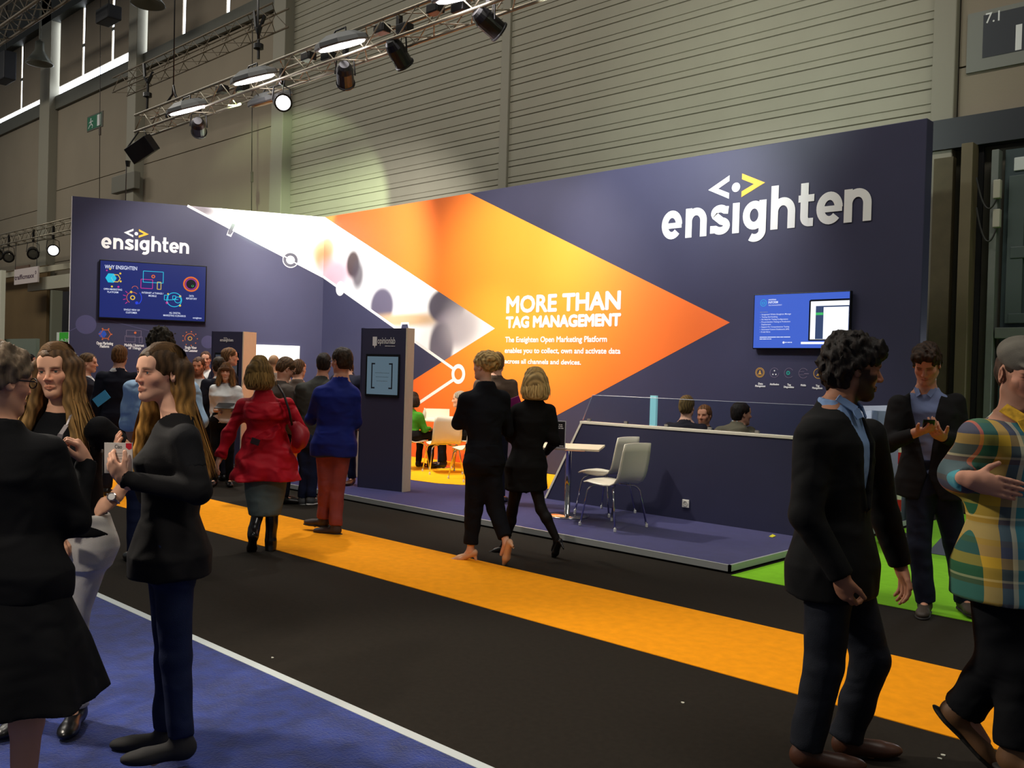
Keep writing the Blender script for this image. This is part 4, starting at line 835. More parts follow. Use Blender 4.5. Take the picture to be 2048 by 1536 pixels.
# speakers near the roof, industrial lamps
for (pa, pb, lb) in (((197, 50), (223, 7), 'black speaker hanging before the high windows'), ((-6, 168), (15, 100), 'dark speaker at the left picture edge near the windows')):
    a = ony(*pa, 10.6); b = ony(*pb, 10.6); q = MB(); q.box((a.x, 10.5, a.z), (b.x, 10.9, b.z)); o = q.top('hanging_speaker', mat('speaker_black', (22, 22, 26), .6), lb, 'speaker', bevel=.04)
    q = MB(); q.tube([((a.x+b.x)/2, 10.7, b.z), ((a.x+b.x)/2, 10.7, b.z+3)], .02, 6); q.build('suspension_cable', blackm, o)
def highbay(px, py, YP, lb, r=.62):
    c = ony(px, py, YP); t = empty('high_bay_lamp', c, label=lb, cat='lamp', group='industrial hall lamps')
    q = MB(); k = r/.62; q.lathe([(a_*k, b_*k) for a_, b_ in ((0, .95), (.20, .95), (.22, .55), (.26, .45), (.30, .40), (.46, .15), (.62, -.08), (.65, -.14), (.59, -.14), (0, .1))], 28, None, c); q.build('reflector', mat('lamp_grey', (96, 96, 84), .4, metal=.4), t, smooth=True)
    q = MB(); q.tube([c+Vector((0, 0, .95*k)), c+Vector((0, 0, 3.5))], .035, 6); q.build('stem', steel, t)
highbay(79, 122, 10.9, 'grey dome-shaped industrial lamp before the high windows', .40)
highbay(296, 2, 10.9, 'grey dome-shaped industrial lamp cut by the top edge', .42)
# ================================================================ far stand on the left
for i, (x, y, aim, lit) in enumerate(((-4, 508, (10, 700), False), (17, 512, (30, 700), False), (66, 505, (80, 720), False), (106, 500, (150, 560), True))):
    p = ony(x, y, YL); can(p, ony(*aim, YL-3), lit, ['dark spotlight of the far truss at the left picture edge', 'dark spotlight of the far truss left of the white sign', 'dark spotlight of the far truss above the white sign', 'lit spotlight of the far truss nearest the booth'][i], r=.17, L=.5, group='far stage spotlights', up=.42)
YS = 11.0
def far(pa, pb, y, th, m_, name, lb, cat_, z0=None):
    a = ony(*pa, y); b = ony(*pb, y); q = MB(); q.box((min(a.x, b.x), y, min(a.z, b.z) if z0 is None else z0), (max(a.x, b.x), y+th, max(a.z, b.z))); return q.top(name, m_, lb, cat_)
far((-60, 720), (95, 530), 12.0, .1, mat('far_stand_wall', (118, 96, 62), .8, vary=.1, vscale=.6), 'exhibition_wall', 'brown back wall of the far stand under a warm lamp', 'wall panel', z0=0)
far((55, 583), (139, 547), 11.45, .15, mat('far_fascia', (176, 172, 152), .6), 'stand_fascia', 'pale fascia board of the far stand beside the booth', 'fascia')
far((-40, 563), (139, 525), 11.62, .12, mat('far_beam', (196, 190, 166), .6), 'stand_beam', 'pale ceiling beam of the far stand behind the spotlights', 'beam')
far((96, 800), (105, 580), YS-.3, .3, mat('far_post', (120, 122, 104), .6), 'stand_post', 'grey post of the far stand left of the booth', 'post', z0=0)
far((106, 800), (141, 582), YS+.3, .1, mat('far_dark', (30, 28, 32), .6), 'exhibition_wall', 'dark panel of the far stand next to the booth edge', 'panel', z0=0)
far((-60, 800), (72, 677), YS-1.6, .1, mat('far_partition', (128, 140, 126), .6), 'stand_partition', 'grey-green low partition behind the woman with glasses', 'partition', z0=0)
far((-30, 800), (3, 540), YS-1.8, .12, mat('far_post_white', (220, 220, 200), .6), 'stand_post', 'white post of the far stand at the left picture edge', 'post', z0=0)
a = ony(28, 570, YL); sg = empty('hanging_sign', a, label='white hanging sign reading trafficmaxx at the far stand', cat='sign'); SG = Plane(a, (1, 0, 0), (0, -1, 0))
k = [SG.px(*p) for p in ((28, 570), (75, 565), (76, 532), (28, 538))]; w_, h_ = k[1][0], k[2][1]
q = MB(); q.prism([SG.pt(u, z) for u, z in ((0, 0), (w_, 0), (w_, h_), (0, h_))], (0, .05, 0)); q.build('board', mat('sign_board', (214, 202, 198), .6), sg)
q = MB(); q.prism([SG.pt(u, z) for u, z in ((.04, h_), (w_*.62, h_), (w_*.62, h_+.10), (.04, h_+.10))], (0, .05, 0)); q.build('bracket', mat('sign_brown', (104, 82, 66), .6), sg)
for u_ in (.1, w_-.1): q = MB(); q.tube([SG.pt(u_, h_), SG.pt(u_, ony(70, 468, YL).z-a.z)], .01, 5); q.build('suspension_wire', blackm, sg)
text_mb('trafficmaxx', SG, .04, w_*.86, h_*.32, h_*.62, .004, .02).build('lettering', mat('sign_letter', (92, 70, 84), .6), sg)
q = MB(); SG.ring(q, (w_*.92, h_*.62), .06, .035, .004, 14); q.build('sign_mark', MATS['sign_letter'], sg)
a = ony(113, 684, YS-.8); eg = empty('aisle_sign', a, label='small green and white aisle sign reading A30 beside the booth edge', cat='sign'); EG = Plane(a, (1, 0, 0), (0, -1, 0)); k = EG.px(142, 664)
q = MB(); q.prism([EG.pt(u, z) for u, z in ((0, 0), (k[0], 0), (k[0], k[1]), (0, k[1]))], (0, .05, 0)); q.build('board', mat('aisle_white', (214, 220, 206), .6, emit=.1), eg)
q = MB(); EG.poly(q, [(k[0]*.2, k[1]*.02), (k[0], k[1]*.02), (k[0], k[1]*.98), (k[0]*.2, k[1]*.98)], .004); q.build('green_field', mat('aisle_green', (60, 170, 50), .6, emit=.15), eg)
q = MB(); q.box((a.x+.05, a.y+.01, 0), (a.x+.10, a.y+.05, a.z)); q.build('post', MATS['far_post'], eg)
text_mb('A30', EG, k[0]*.26, k[0]*.95, k[1]*.04, k[1]*.34, .008, .01).build('lettering', white, eg)
# ================================================================ people: implicit surfaces on a rectilinear grid
V3 = lambda *a: np.array(a, np.float64)
def nrm(v): v = np.asarray(v, float); return v/(np.linalg.norm(v)+1e-12)
def axis(lo, hi, h, fine=()):
    """monotonic coordinates with finer spacing inside the given (a, b, step) spans"""
    out = [lo]; x = lo
    while x < hi:
        st = h
        for a, b, s in fine:
            if a-s <= x <= b: st = min(st, s)
            elif x < a < x+st: st = max(a-x, s)
        x += st; out.append(x)
    return np.array(out, np.float32)
class Field:
    def __init__(s, lo, hi, h, fine=()):
        """fine: list of (lo3, hi3, step)"""
        s.ax = [axis(lo[i], hi[i], h, [(f[0][i], f[1][i], f[2]) for f in fine]) for i in range(3)]
        s.v = np.full([len(a) for a in s.ax], 1.0, np.float32)
    def box(s, lo, hi):
        sl = []
        for i in range(3):
            a = max(int(np.searchsorted(s.ax[i], lo[i]))-1, 0); b = min(int(np.searchsorted(s.ax[i], hi[i]))+1, len(s.ax[i]))
            if b-a < 2: return None
            sl.append(slice(a, b))
        return tuple(sl)
    def grid(s, sl): return s.ax[0][sl[0]][:, None, None], s.ax[1][sl[1]][None, :, None], s.ax[2][sl[2]][None, None, :]
    def put(s, fn, lo, hi, k=.0, op='u'):
        m = max(k, .0)+.03; sl = s.box(np.asarray(lo)-m, np.asarray(hi)+m)
        if sl is None: return s
        d = fn(*s.grid(sl)); c = s.v[sl]
        if op == 's': d = -d
        if op in 's&':
            if k > 0: hh = np.clip(.5-.5*(c-d)/k, 0, 1); s.v[sl] = c*(1-hh)+d*hh+k*hh*(1-hh)
            else: s.v[sl] = np.maximum(c, d)
        elif k > 0: hh = np.clip(.5+.5*(c-d)/k, 0, 1); s.v[sl] = c*(1-hh)+d*hh-k*hh*(1-hh)
        else: s.v[sl] = np.minimum(c, d)
        return s
    def rc(s, a, b, ra, rb, k=.02, op='u', flat=False, sq=None):
        a, b = np.asarray(a, float), np.asarray(b, float); ab = b-a; L2 = ab@ab+1e-9; R = max(ra, rb)
        lo = np.minimum(a, b)-R; hi = np.maximum(a, b)+R; un = ab/math.sqrt(L2)
        def fn(X, Y, Z):
            px, py, pz = X-a[0], Y-a[1], Z-a[2]; t = np.clip((px*ab[0]+py*ab[1]+pz*ab[2])/L2, 0, 1)
            qx, qy, qz = px-t*ab[0], py-t*ab[1], pz-t*ab[2]
            if sq is not None:      # flattened section: distance along sq counts f times
                ax_, f_ = sq; w = (qx*ax_[0]+qy*ax_[1]+qz*ax_[2])*(f_-1); qx, qy, qz = qx+w*ax_[0], qy+w*ax_[1], qz+w*ax_[2]
            d = np.sqrt(qx*qx+qy*qy+qz*qz)-(ra+(rb-ra)*t)
            if flat: d = np.maximum(d, (X-b[0])*un[0]+(Y-b[1])*un[1]+(Z-b[2])*un[2])
            return d
        return s.put(fn, lo, hi, k, op)
    def ell(s, c, r, R=None, k=.02, op='u'):
        c = np.asarray(c, float); r = np.asarray(r, float); R = np.eye(3) if R is None else R; e = np.abs(R)@r
        def fn(X, Y, Z):
            px, py, pz = X-c[0], Y-c[1], Z-c[2]; q = [(px*R[0, i]+py*R[1, i]+pz*R[2, i])/r[i] for i in range(3)]
            k0 = np.sqrt(q[0]**2+q[1]**2+q[2]**2); k1 = np.sqrt((q[0]/r[0])**2+(q[1]/r[1])**2+(q[2]/r[2])**2)+1e-6
            return k0*(k0-1)/k1
        return s.put(fn, c-e, c+e, k, op)
    def loft(s, lv, yaw, k=.02, p=2.3, ripple=None, op='u'):
        """lv: rows (z, cx, cy, a, b) ascending; section axes turned by yaw"""
        lv = np.asarray(lv, float); cy, sy = math.cos(yaw), math.sin(yaw); m = max(lv[:, 3].max(), lv[:, 4].max())*1.15
        lo = V3(lv[:, 1].min()-m, lv[:, 2].min()-m, lv[0, 0]); hi = V3(lv[:, 1].max()+m, lv[:, 2].max()+m, lv[-1, 0])
        def fn(X, Y, Z):
            z = Z.ravel(); z_ = np.clip(z, lv[0, 0], lv[-1, 0])
            cx, cyy, a, b = [np.interp(z_, lv[:, 0], lv[:, j]).astype(np.float32)[None, None, :] for j in (1, 2, 3, 4)]
            dx, dy = X-cx, Y-cyy; u = dx*cy+dy*sy; w = -dx*sy+dy*cy; a_, b_ = a, b
            if ripple is not None:
                th = np.arctan2(w/b, u/a); n_, amp, z0, z1, ph = ripple
                rr = 1+amp*np.clip((z1-Z)/(z1-z0), 0, 1)*(np.cos(n_*th+ph)+.5*np.cos((n_*1.7)*th+2*ph)); a_, b_ = a*rr, b*rr
            q = (np.abs(u/a_)**p+np.abs(w/b_)**p)**(1/p); d = (q-1)*np.minimum(a_, b_)
            return np.maximum(d, np.maximum(lv[0, 0]-Z, Z-lv[-1, 0]))
        return s.put(fn, lo, hi, k, op)
    def wrinkle(s, amp, f=26., seed=0., dirv=(.3, .4, 1)):
        X, Y, Z = s.ax[0][:, None, None], s.ax[1][None, :, None], s.ax[2][None, None, :]; d = nrm(dirv)
        u = X*d[0]+Y*d[1]+Z*d[2]; w = X*1.0-Y*.7
        s.v = s.v+(amp*np.sin(f*u+2.2*np.sin(9*w+seed)+1.3*np.sin(7*Z+seed*2))*(.55+.45*np.sin(6*w+5*Z+seed))).astype(np.float32); return s
    def noise(s, amp, freq, seed=1, st=(1, 1, 1)):
        rg = np.random.RandomState(seed); T = rg.uniform(-1, 1, (32, 32, 32)).astype(np.float32)
        def tab(a, f): x = a*f+100.; i = np.floor(x).astype(int); t = x-i; return i % 32, (i+1) % 32, (t*t*(3-2*t)).astype(np.float32)
        (i0, i1, tx), (j0, j1, ty), (k0, k1, tz) = [tab(s.ax[c], freq*st[c]) for c in range(3)]
        tx, ty, tz = tx[:, None, None], ty[None, :, None], tz[None, None, :]
        g = lambda a, b, c: T[np.ix_(a, b, c)]
        r = ((g(i0, j0, k0)*(1-tx)+g(i1, j0, k0)*tx)*(1-ty)+(g(i0, j1, k0)*(1-tx)+g(i1, j1, k0)*tx)*ty)*(1-tz)+((g(i0, j0, k1)*(1-tx)+g(i1, j0, k1)*tx)*(1-ty)+(g(i0, j1, k1)*(1-tx)+g(i1, j1, k1)*tx)*ty)*tz
        s.v = s.v+amp*r; return s
    def mesh(s, name):
        v = s.v; S = v < 0; nx, ny, nz = v.shape
        cnt = np.zeros((nx-1, ny-1, nz-1), np.uint8)
        for i in (0, 1):
            for j in (0, 1):
                for k in (0, 1): cnt += S[i:nx-1+i, j:ny-1+j, k:nz-1+k]
        act = (cnt > 0) & (cnt < 8); I, J, K = np.nonzero(act); n = len(I)
        idx = np.full(act.shape, -1, np.int32); idx[I, J, K] = np.arange(n)
        cv = {(i, j, k): v[I+i, J+j, K+k] for i in (0, 1) for j in (0, 1) for k in (0, 1)}
        acc = np.zeros((n, 3)); w = np.zeros(n)
        for ax in range(3):
            o = [a for a in range(3) if a != ax]
            for p in (0, 1):
                for q in (0, 1):
                    a = [0, 0, 0]; a[o[0]] = p; a[o[1]] = q; b = list(a); b[ax] = 1
                    va, vb = cv[tuple(a)], cv[tuple(b)]; m = (va < 0) != (vb < 0); t = np.where(m, va/np.where(m, va-vb, 1), 0)
                    pt = np.zeros((n, 3)); pt[:, o[0]] = p; pt[:, o[1]] = q; pt[:, ax] = t
                    acc[m] += pt[m]; w[m] += 1
        fr = acc/w[:, None]; pos = np.empty((n, 3))
        for ax, ii in enumerate((I, J, K)): A = s.ax[ax]; pos[:, ax] = A[ii]+fr[:, ax]*(A[ii+1]-A[ii])
        F = []
        for ax in range(3):
            sl0 = [slice(1, -1)]*3; sl1 = [slice(1, -1)]*3; sl0[ax] = slice(0, -1); sl1[ax] = slice(1, None)
            a, b = S[tuple(sl0)], S[tuple(sl1)]
            for flip in (0, 1):
                e = np.nonzero((a & ~b) if not flip else (~a & b)); e = [e[i]+(0 if i == ax else 1) for i in range(3)]
                o = [(ax+1) % 3, (ax+2) % 3]; cs = []
                for p, q in ((1, 1), (0, 1), (0, 0), (1, 0)):
                    c = [e[0].copy(), e[1].copy(), e[2].copy()]; c[o[0]] = c[o[0]]-p; c[o[1]] = c[o[1]]-q; cs.append(idx[c[0], c[1], c[2]])
                q_ = np.stack(cs, 1); F.append(q_ if not flip else q_[:, ::-1])
        F = np.concatenate(F); F = F[(F >= 0).all(1)]
        return pos, F
def np_mesh(name, pos, F, m_, parent=None, col=None, loc=None, smooth=True):
    me = bpy.data.meshes.new(name); nf, k = F.shape
    me.vertices.add(len(pos)); me.vertices.foreach_set('co', np.ascontiguousarray(pos, np.float32).ravel())
    me.loops.add(nf*k); me.loops.foreach_set('vertex_index', np.ascontiguousarray(F, np.int32).ravel())
    me.polygons.add(nf); me.polygons.foreach_set('loop_start', np.arange(0, nf*k, k, dtype=np.int32)); me.polygons.foreach_set('loop_total', np.full(nf, k, np.int32))
    me.update(calc_edges=True); me.polygons.foreach_set('use_smooth', np.full(nf, smooth, bool))
    if col is not None:
        ca = me.color_attributes.new('Col', 'FLOAT_COLOR', 'POINT'); c4 = np.ones((len(pos), 4), np.float32); c4[:, :3] = col; ca.data.foreach_set('color', c4.ravel())
    me.materials.append(m_); o = bpy.data.objects.new(name, me); C.objects.link(o)
    if parent is not None: o.parent = parent
    if loc is not None: o.location = loc
    return o
def Rz(a): c, s = math.cos(a), math.sin(a); return np.array([[c, -s, 0], [s, c, 0], [0, 0, 1.]])
def Rx(a): c, s = math.cos(a), math.sin(a); return np.array([[1, 0, 0], [0, c, -s], [0, s, c]])
def Ry(a): c, s = math.cos(a), math.sin(a); return np.array([[c, 0, s], [0, 1, 0], [-s, 0, c]])
skin_mat = mat('skin', (200, 150, 125), .6, attr=True, bump=.04, bscale=220, spec=.22)
hair_mat = mat('hair', (60, 45, 30), .6, attr=True, bump=.35, bscale=140, stretch=(1, 1, .12), spec=.2)
strand_mat = mat('hair_strands', (60, 45, 30), .65, attr=True, spec=.12)
def cloth(name, rgb, rough=.85, bump=.12, bscale=260, vary=.06, sheen=.0, spec=.2, fold=.4): return mat(name, rgb, rough, bump=bump, bscale=bscale, vary=vary, vscale=14, sheen=sheen, spec=spec, fold=fold)
NPF = lambda v: np.array(v, float)
fwn, rn, un_ = NPF(_fw), NPF(_r), NPF(_u)
class Person:
    def __init__(s, label, col, H=1.75, sex='m', phi=180., foot=None, D=None, z=0., head=None, J=None, lod=.012, skin=(198, 148, 122), hs=None, group=None, sit=False, heel=0.):
        s.sex, s.H, s.lod = sex, H, lod; s.sc = H/1.75; s.f = sex == 'f'
        if foot is not None: b = onz(*foot, z); D = (b-EYE).dot(_fw)
        else: b = dep(col, 740, D); b.z = z
        s.D = D; s.base = NPF((b.x, b.y, z)); s.th = YAW+math.atan2(1024-col, FPX); s.yaw = s.th+math.radians(phi); s.R = Rz(s.yaw)
        k = s.sc; sh, hp = (.163, .085) if s.f else (.188, .092)
        P0 = dict(pelvis=(0, 0, .93), mid=(0, 0, 1.42), neck=(0, -.015, 1.47), head=(0, .02, 1.632),
                  shR=(sh, -.01, 1.405), shL=(-sh, -.01, 1.405), elR=(sh+.05, -.035, 1.12), elL=(-sh-.05, -.035, 1.12), wrR=(sh+.055, .05, .875), wrL=(-sh-.055, .05, .875),
                  hipR=(hp, 0, .90), hipL=(-hp, 0, .90), knR=(hp+.01, .02, .50), knL=(-hp-.01, .02, .50), anR=(hp+.015, -.02, .085), anL=(-hp-.015, -.02, .085), toR=(hp+.045, .16, .02), toL=(-hp-.045, .16, .02))
        if sit: P0.update(pelvis=(0, -.05, .56), mid=(0, -.02, 1.045), neck=(0, -.025, 1.095), head=(0, .03, 1.255), shR=(sh, -.02, 1.03), shL=(-sh, -.02, 1.03), elR=(sh+.05, .06, .77), elL=(-sh-.05, .06, .77), wrR=(.12, .30, .77), wrL=(-.12, .30, .77),
                          hipR=(hp, -.02, .53), hipL=(-hp, -.02, .53), knR=(hp+.03, .40, .53), knL=(-hp-.03, .40, .53), anR=(hp+.03, .36, .09), anL=(-hp-.03, .36, .09), toR=(hp+.05, .54, .02), toL=(-hp-.05, .54, .02))
        if heel: P0 = {n: (x, y, z_+heel*(1 if n[:2] != 'to' else 0)) for n, (x, y, z_) in P0.items()}
        s.J = {n: s.R@(NPF(p)*k) for n, p in P0.items()}
        # overrides: 3-tuples are local metres at 1.75 m, ('p', x, y, dd) are pixels with a depth offset from the figure's plane, ('g', x, y) a floor pixel
        if head: s.J['head'] = s.pp(*head['at']) if 'at' in head else s.J['head']
        for n, p in (J or {}).items():
            if p[0] == 'p': s.J[n] = s.pp(*p[1:])
            elif p[0] == 'g': q = onz(p[1], p[2], p[3] if len(p) > 3 else z); s.J[n] = NPF(q)-s.base
            else: s.J[n] = s.R@(NPF(p)*k)
        if J and 'pelvis' in J and 'hipR' not in J:
            for q, sx in (('R', 1), ('L', -1)): s.J['hip'+q] = s.J['pelvis']+s.R@V3(sx*hp*.85, 0, -.03)*k
        head = head or {}
        s.hphi = s.th+math.radians(head.get('phi', phi)); s.HR = Rz(s.hphi)@Rx(math.radians(head.get('pitch', 0)))@Ry(math.radians(head.get('roll', 0)))
        s.hs = (hs or (.93 if s.f else 1.0))*(.6+.4*k); s.skin = np.array(lin(skin)); s.label = label; s.group = group; s.kids = []; s.hands = {}; s.obj = None; s.beard = None; s.brow = (84, 60, 42) if sex == 'f' else (60, 42, 30); s.lipc = None
    def pp(s, x, y, dd=0.): return NPF(dep(x, y, s.D+dd))-s.base
    def hp(s, p): return s.J['head']+s.HR@(NPF(p)*s.hs)          # head coordinates -> local
    def lv(s, rows):
        """torso rows (znorm, a, b, dy) -> loft levels following pelvis and shoulder-mid"""
        a, b = s.J['pelvis'], s.J['mid']; out = []
        for z, w, d, dy in rows:
            t = (z-.93)/(1.42-.93); tt = max(t, 0) if t < 1.2 else t; c = a+(b-a)*tt
            if t < 0: c = a+V3(0, 0, (z-.93)*s.sc)
            if t > 1: c = b+(s.J['neck']-b)*min((z-1.42)/.05, 1.6)
            c = c+s.R@V3(0, dy*s.sc, 0); out.append((c[2], c[0], c[1], w*s.sc, d*s.sc))
        for i in range(1, len(out)):
            if out[i][0] <= out[i-1][0]: out[i] = (out[i-1][0]+.004, *out[i][1:])
        return out
    TM = [(.84, .14, .10, 0), (.93, .168, .115, -.005), (1.08, .148, .102, 0), (1.24, .160, .113, .0), (1.34, .170, .115, 0), (1.42, .140, .082, -.005), (1.50, .058, .056, -.01)]
    TF = [(.82, .14, .10, 0), (.90, .168, .115, -.01), (1.07, .122, .090, 0), (1.20, .130, .100, .005), (1.29, .145, .120, .018), (1.40, .120, .072, 0), (1.48, .046, .046, -.01)]
    def bounds(s, extra=.12):
        P = np.array(list(s.J.values())); return P.min(0)-V3(extra+.10, extra+.10, .10), P.max(0)+V3(extra+.10, extra+.10, .16)
    def fines(s, hh=None, hd=None):
        out = []
        if hh: c = s.J['head']; out.append((c-V3(.125, .125, .15), c+V3(.125, .125, .15), hh))
        if hd:
            for n in s.hands: w = s.J['wr'+n]; t = w+s.hands[n]['dir']*.10; out.append((np.minimum(w, t)-.05, np.maximum(w, t)+.07, hd))
        return out
    # ------------------------------------------------------------ body
    def hand(s, side, tip=None, dirv=None, palm=(0, 0, -1), palmw=None, curl=.5, thumb=.6, spread=.0, sz=1.):
        w = s.J['wr'+side]; d = nrm((s.pp(*tip)-w) if tip is not None else (s.R@NPF(dirv) if dirv is not None else w-s.J['el'+side]))
        pn = s.R@NPF(palm) if palmw is None else NPF(palmw); pn = nrm(pn-d*(pn@d)); s.hands[side] = dict(dir=d, palm=pn, curl=curl, thumb=thumb, spread=spread, sz=sz); return s
    def _hand(s, F, side):
        h = s.hands[side]; w = s.J['wr'+side]; d, pn = h['dir'], h['palm']; z = h['sz']*(.92 if s.f else 1.05)*(.5+.5*s.sc)
        lat = np.cross(d, pn)*(1 if side == 'R' else -1)       # towards the thumb
        R = np.stack([lat, d, pn], 1); c = w+d*.045*z
        F.ell(c, (.040*z, .056*z, .017*z), R, .012); F.rc(w-d*.03, w+d*.03*z, .026*z, .027*z, .02, sq=(pn, 1.35))
        for i, (o, L) in enumerate(((.030, .92), (.010, 1.0), (-.010, .95), (-.029, .78))):
            p = w+d*(.082-.004*abs(i-1))*z+lat*o*z; a = .12+h['curl']*.55; dd = nrm(d+lat*(o*6*h['spread']))
            for j, ln in enumerate((.043, .028, .022)):
                v = dd*math.cos(a)+pn*math.sin(a); q = p+v*ln*L*z; r0 = (.0098-.0009*j)*z; F.rc(p, q, r0, r0-.0009*z, .004); p = q; a += h['curl']*(.95, .75, .6)[j]
        p = w+d*.022*z+lat*.028*z+pn*.006; v = nrm(d*.70+lat*(.35+.6*h['thumb'])+pn*.35)
        q = p+v*.042*z; F.rc(p, q, .014*z, .011*z, .010); v2 = nrm(v+d*.35); F.rc(q, q+v2*.034*z, .0108*z, .0085*z, .004)
    def body(s, hh=None, hd=None, legk=.8, armr=1.):
        J = s.J; lo, hi = s.bounds(); F = Field(lo, hi, s.lod, s.fines(hh, hd)); k = s.sc
        F.loft(s.lv(s.TF if s.f else s.TM), s.yaw, .03)
        ar = (.042, .035, .024) if s.f else (.049, .041, .028)
        for q in 'RL':
            F.rc(J['sh'+q], J['el'+q], ar[0]*k*armr, ar[1]*k*.95, .04); F.rc(J['el'+q], J['wr'+q], ar[1]*k, ar[2]*k, .02)
            if q not in s.hands: s.hand(q)
            s._hand(F, q)
            F.rc(J['hip'+q], J['kn'+q], .082*k*legk, .050*k*legk, .05); kn, an = J['kn'+q], J['an'+q]; m = kn+(an-kn)*.3+nrm(np.cross(np.cross(an-kn, J['to'+q]-an), an-kn))*-.008
            F.rc(kn, m, .050*k*legk, .054*k*legk, .03); F.rc(m, an, .052*k*legk, .035*k*legk, .02); fd_ = nrm(J['to'+q]-an); F.rc(an+V3(0, 0, -.015), an+fd_*.13*k, .032*k, .016*k, .02)
        s.headsdf(F); pos, fc = F.mesh('person')
        col = s.paint(pos)
        o = np_mesh('person', pos, fc, skin_mat, None, col, s.base); s.obj = o; tag(o, s.label, 'person', s.group); return s
    def headsdf(s, F):
        h = s.hs; R = s.HR; P = s.hp; J = s.J; e = lambda c, r, k=.02, op='u', Q=None: F.ell(P(c), NPF(r)*h, R if Q is None else R@Q, k*h, op)
        rc = lambda a, b, ra, rb, k=.02, op='u': F.rc(P(a), P(b), ra*h, rb*h, k*h, op)
        nr = .047 if s.f else .058
        F.rc(P((0, -.022, -.045)), J['neck']+V3(0, 0, -.01), nr*h, nr*h*1.08, .03)
        e((0, -.012, .035), (.076, .097, .090)); e((0, .030, -.028), (.056 if s.f else .060, .066, .088), .03)
        jw = .037 if s.f else .051
        for x in (-1, 1):
            rc((x*jw, .0, -.058), (x*.012, .066, -.102), .019 if s.f else .021, .016 if s.f else .018, .03)
            e((x*.040, .058, -.026), (.022, .022, .020), .025)
        e((0, .072, -.100), (.018, .018, .015), .02)
        rc((-.034, .081, .018), (.034, .081, .018), .011 if s.f else .0135, .011 if s.f else .0135, .02)
        e((0, .070, .05), (.052, .022, .034), .03)
        for x in (-1, 1): e((x*.031, .098, -.001), (.017, .016, .0115), .012, 's')
        rc((0, .091, .010), (0, .109 if s.f else .113, -.031), .0065 if s.f else .0075, .0098 if s.f else .0125, .010)
        for x in (-1, 1): e((x*.0115, .1005, -.037), (.0085, .011, .0075), .007)
        for x in (-1, 1):
            e((x*.031, .0755, -.001), (.0155, .0155, .0145), .005)            # lids
            rc((x*.021, .086, -.069), (0, .0975, -.0650), .0042, .0048, .006); rc((x*.018, .086, -.0735), (0, .096, -.0765), .0042, .0058, .006)
            e((x*.031, .0905, -.0015), (.0138, .0065, .0054) if s.f else (.0125, .0065, .0042), .001, 's')      # eye opening
            Q = Rz(x*-.35); e((x*.079, -.008, -.006), (.0085, .019, .031), .006, 'u', Q); e((x*.085, .0, -.002), (.006, .010, .018), .004, 's', Q)
        rc((-.022, .096, -.0712), (.022, .096, -.0712), .0016, .0016, .001, 's')
    def paint(s, pos):
        q = (pos-s.J['head'])@s.HR/s.hs; x, y, z = q.T; ax = np.abs(x); n = len(pos); col = np.tile(s.skin, (n, 1)).astype(np.float32)
        def mix(w, c): w = np.clip(w, 0, 1)[:, None]; col[:] = col*(1-w)+np.array(c, np.float32)*w
        g = lambda cx, cy, cz, rx, ry, rz, sft=.5: np.clip((1+sft-np.sqrt(((ax-cx)/rx)**2+((y-cy)/ry)**2+((z-cz)/rz)**2))/sft, 0, 1)
        mix(.22*g(.040, .07, -.030, .024, .05, .022, 1.), s.skin*np.array((1.1, .62, .55)))
        mix(.25*g(0, .105, -.032, .014, .02, .012, 1.), s.skin*np.array((1.1, .66, .6)))
        lip = s.skin*np.array((.90, .58, .53)) if s.lipc is None else np.array(lin(s.lipc))
        mix(.75*g(0, .098, -.0705, .021, .025, .0095, .35), lip)
        mix(.7*g(0, .098, -.0712, .020, .03, .0016, 1.), lip*.35)
        b = np.array(lin(s.brow))
        mix((.6 if s.f else .85)*g(.031, .09, .0165-.0+0*z, .0165, .03, .0042, .6)*(ax > .010), b)
        mix(.55*g(.031, .088, .003, .0150, .03, .0095, .6), s.skin*np.array((.62, .48, .44)))
        mix(.9*g(.031, .088, .0032, .0140, .03, .0018, .8), (.012, .009, .007))
        mix(.45*g(.031, .088, -.0062, .0130, .03, .0014, .9), (.05, .03, .025))
        if hasattr(s, 'legpaint'): w = np.clip((s.J['pelvis'][2]-.05-pos[:, 2])/.02, 0, 1)*(pos[:, 2] < s.J['mid'][2]-.6); mix(w, np.array(lin(s.legpaint)))
        if s.beard is not None:
            bc = np.array(lin(s.beard[0])); st = s.beard[1]
            w = np.clip((-.036-.35*(ax-.045).clip(0)-z+.55*(ax > .052)*.06+.5*(y < .045)*.04)/.012, 0, 1)*np.clip((y+.012)/.02, 0, 1)*(z > -.16)*np.clip((z+.16)/.02, 0, 1)
            ch = g(.028, .085, -.046, .020, .03, .016, .6); w = w*(1-.9*ch)
            w = w*(1-g(0, .098, -.0725, .018, .03, .007, .4)); sb = np.clip((ax-.055)/.008, 0, 1)*np.clip((y+.005)/.01, 0, 1)*np.clip((.03-y)/.01, 0, 1)*(z > -.06)*(z < .04)
            w = np.maximum(w, sb); mix(w*st, bc)
        if hasattr(s, 'scalp'):
            w = np.clip((z-.070+.9*np.clip(.02-y, 0, .1))/.012, 0, 1)*np.clip((.075-y)/.01, 0, 1)*(z > -.06); mix(w*.9, np.array(lin(s.scalp)))
        return col
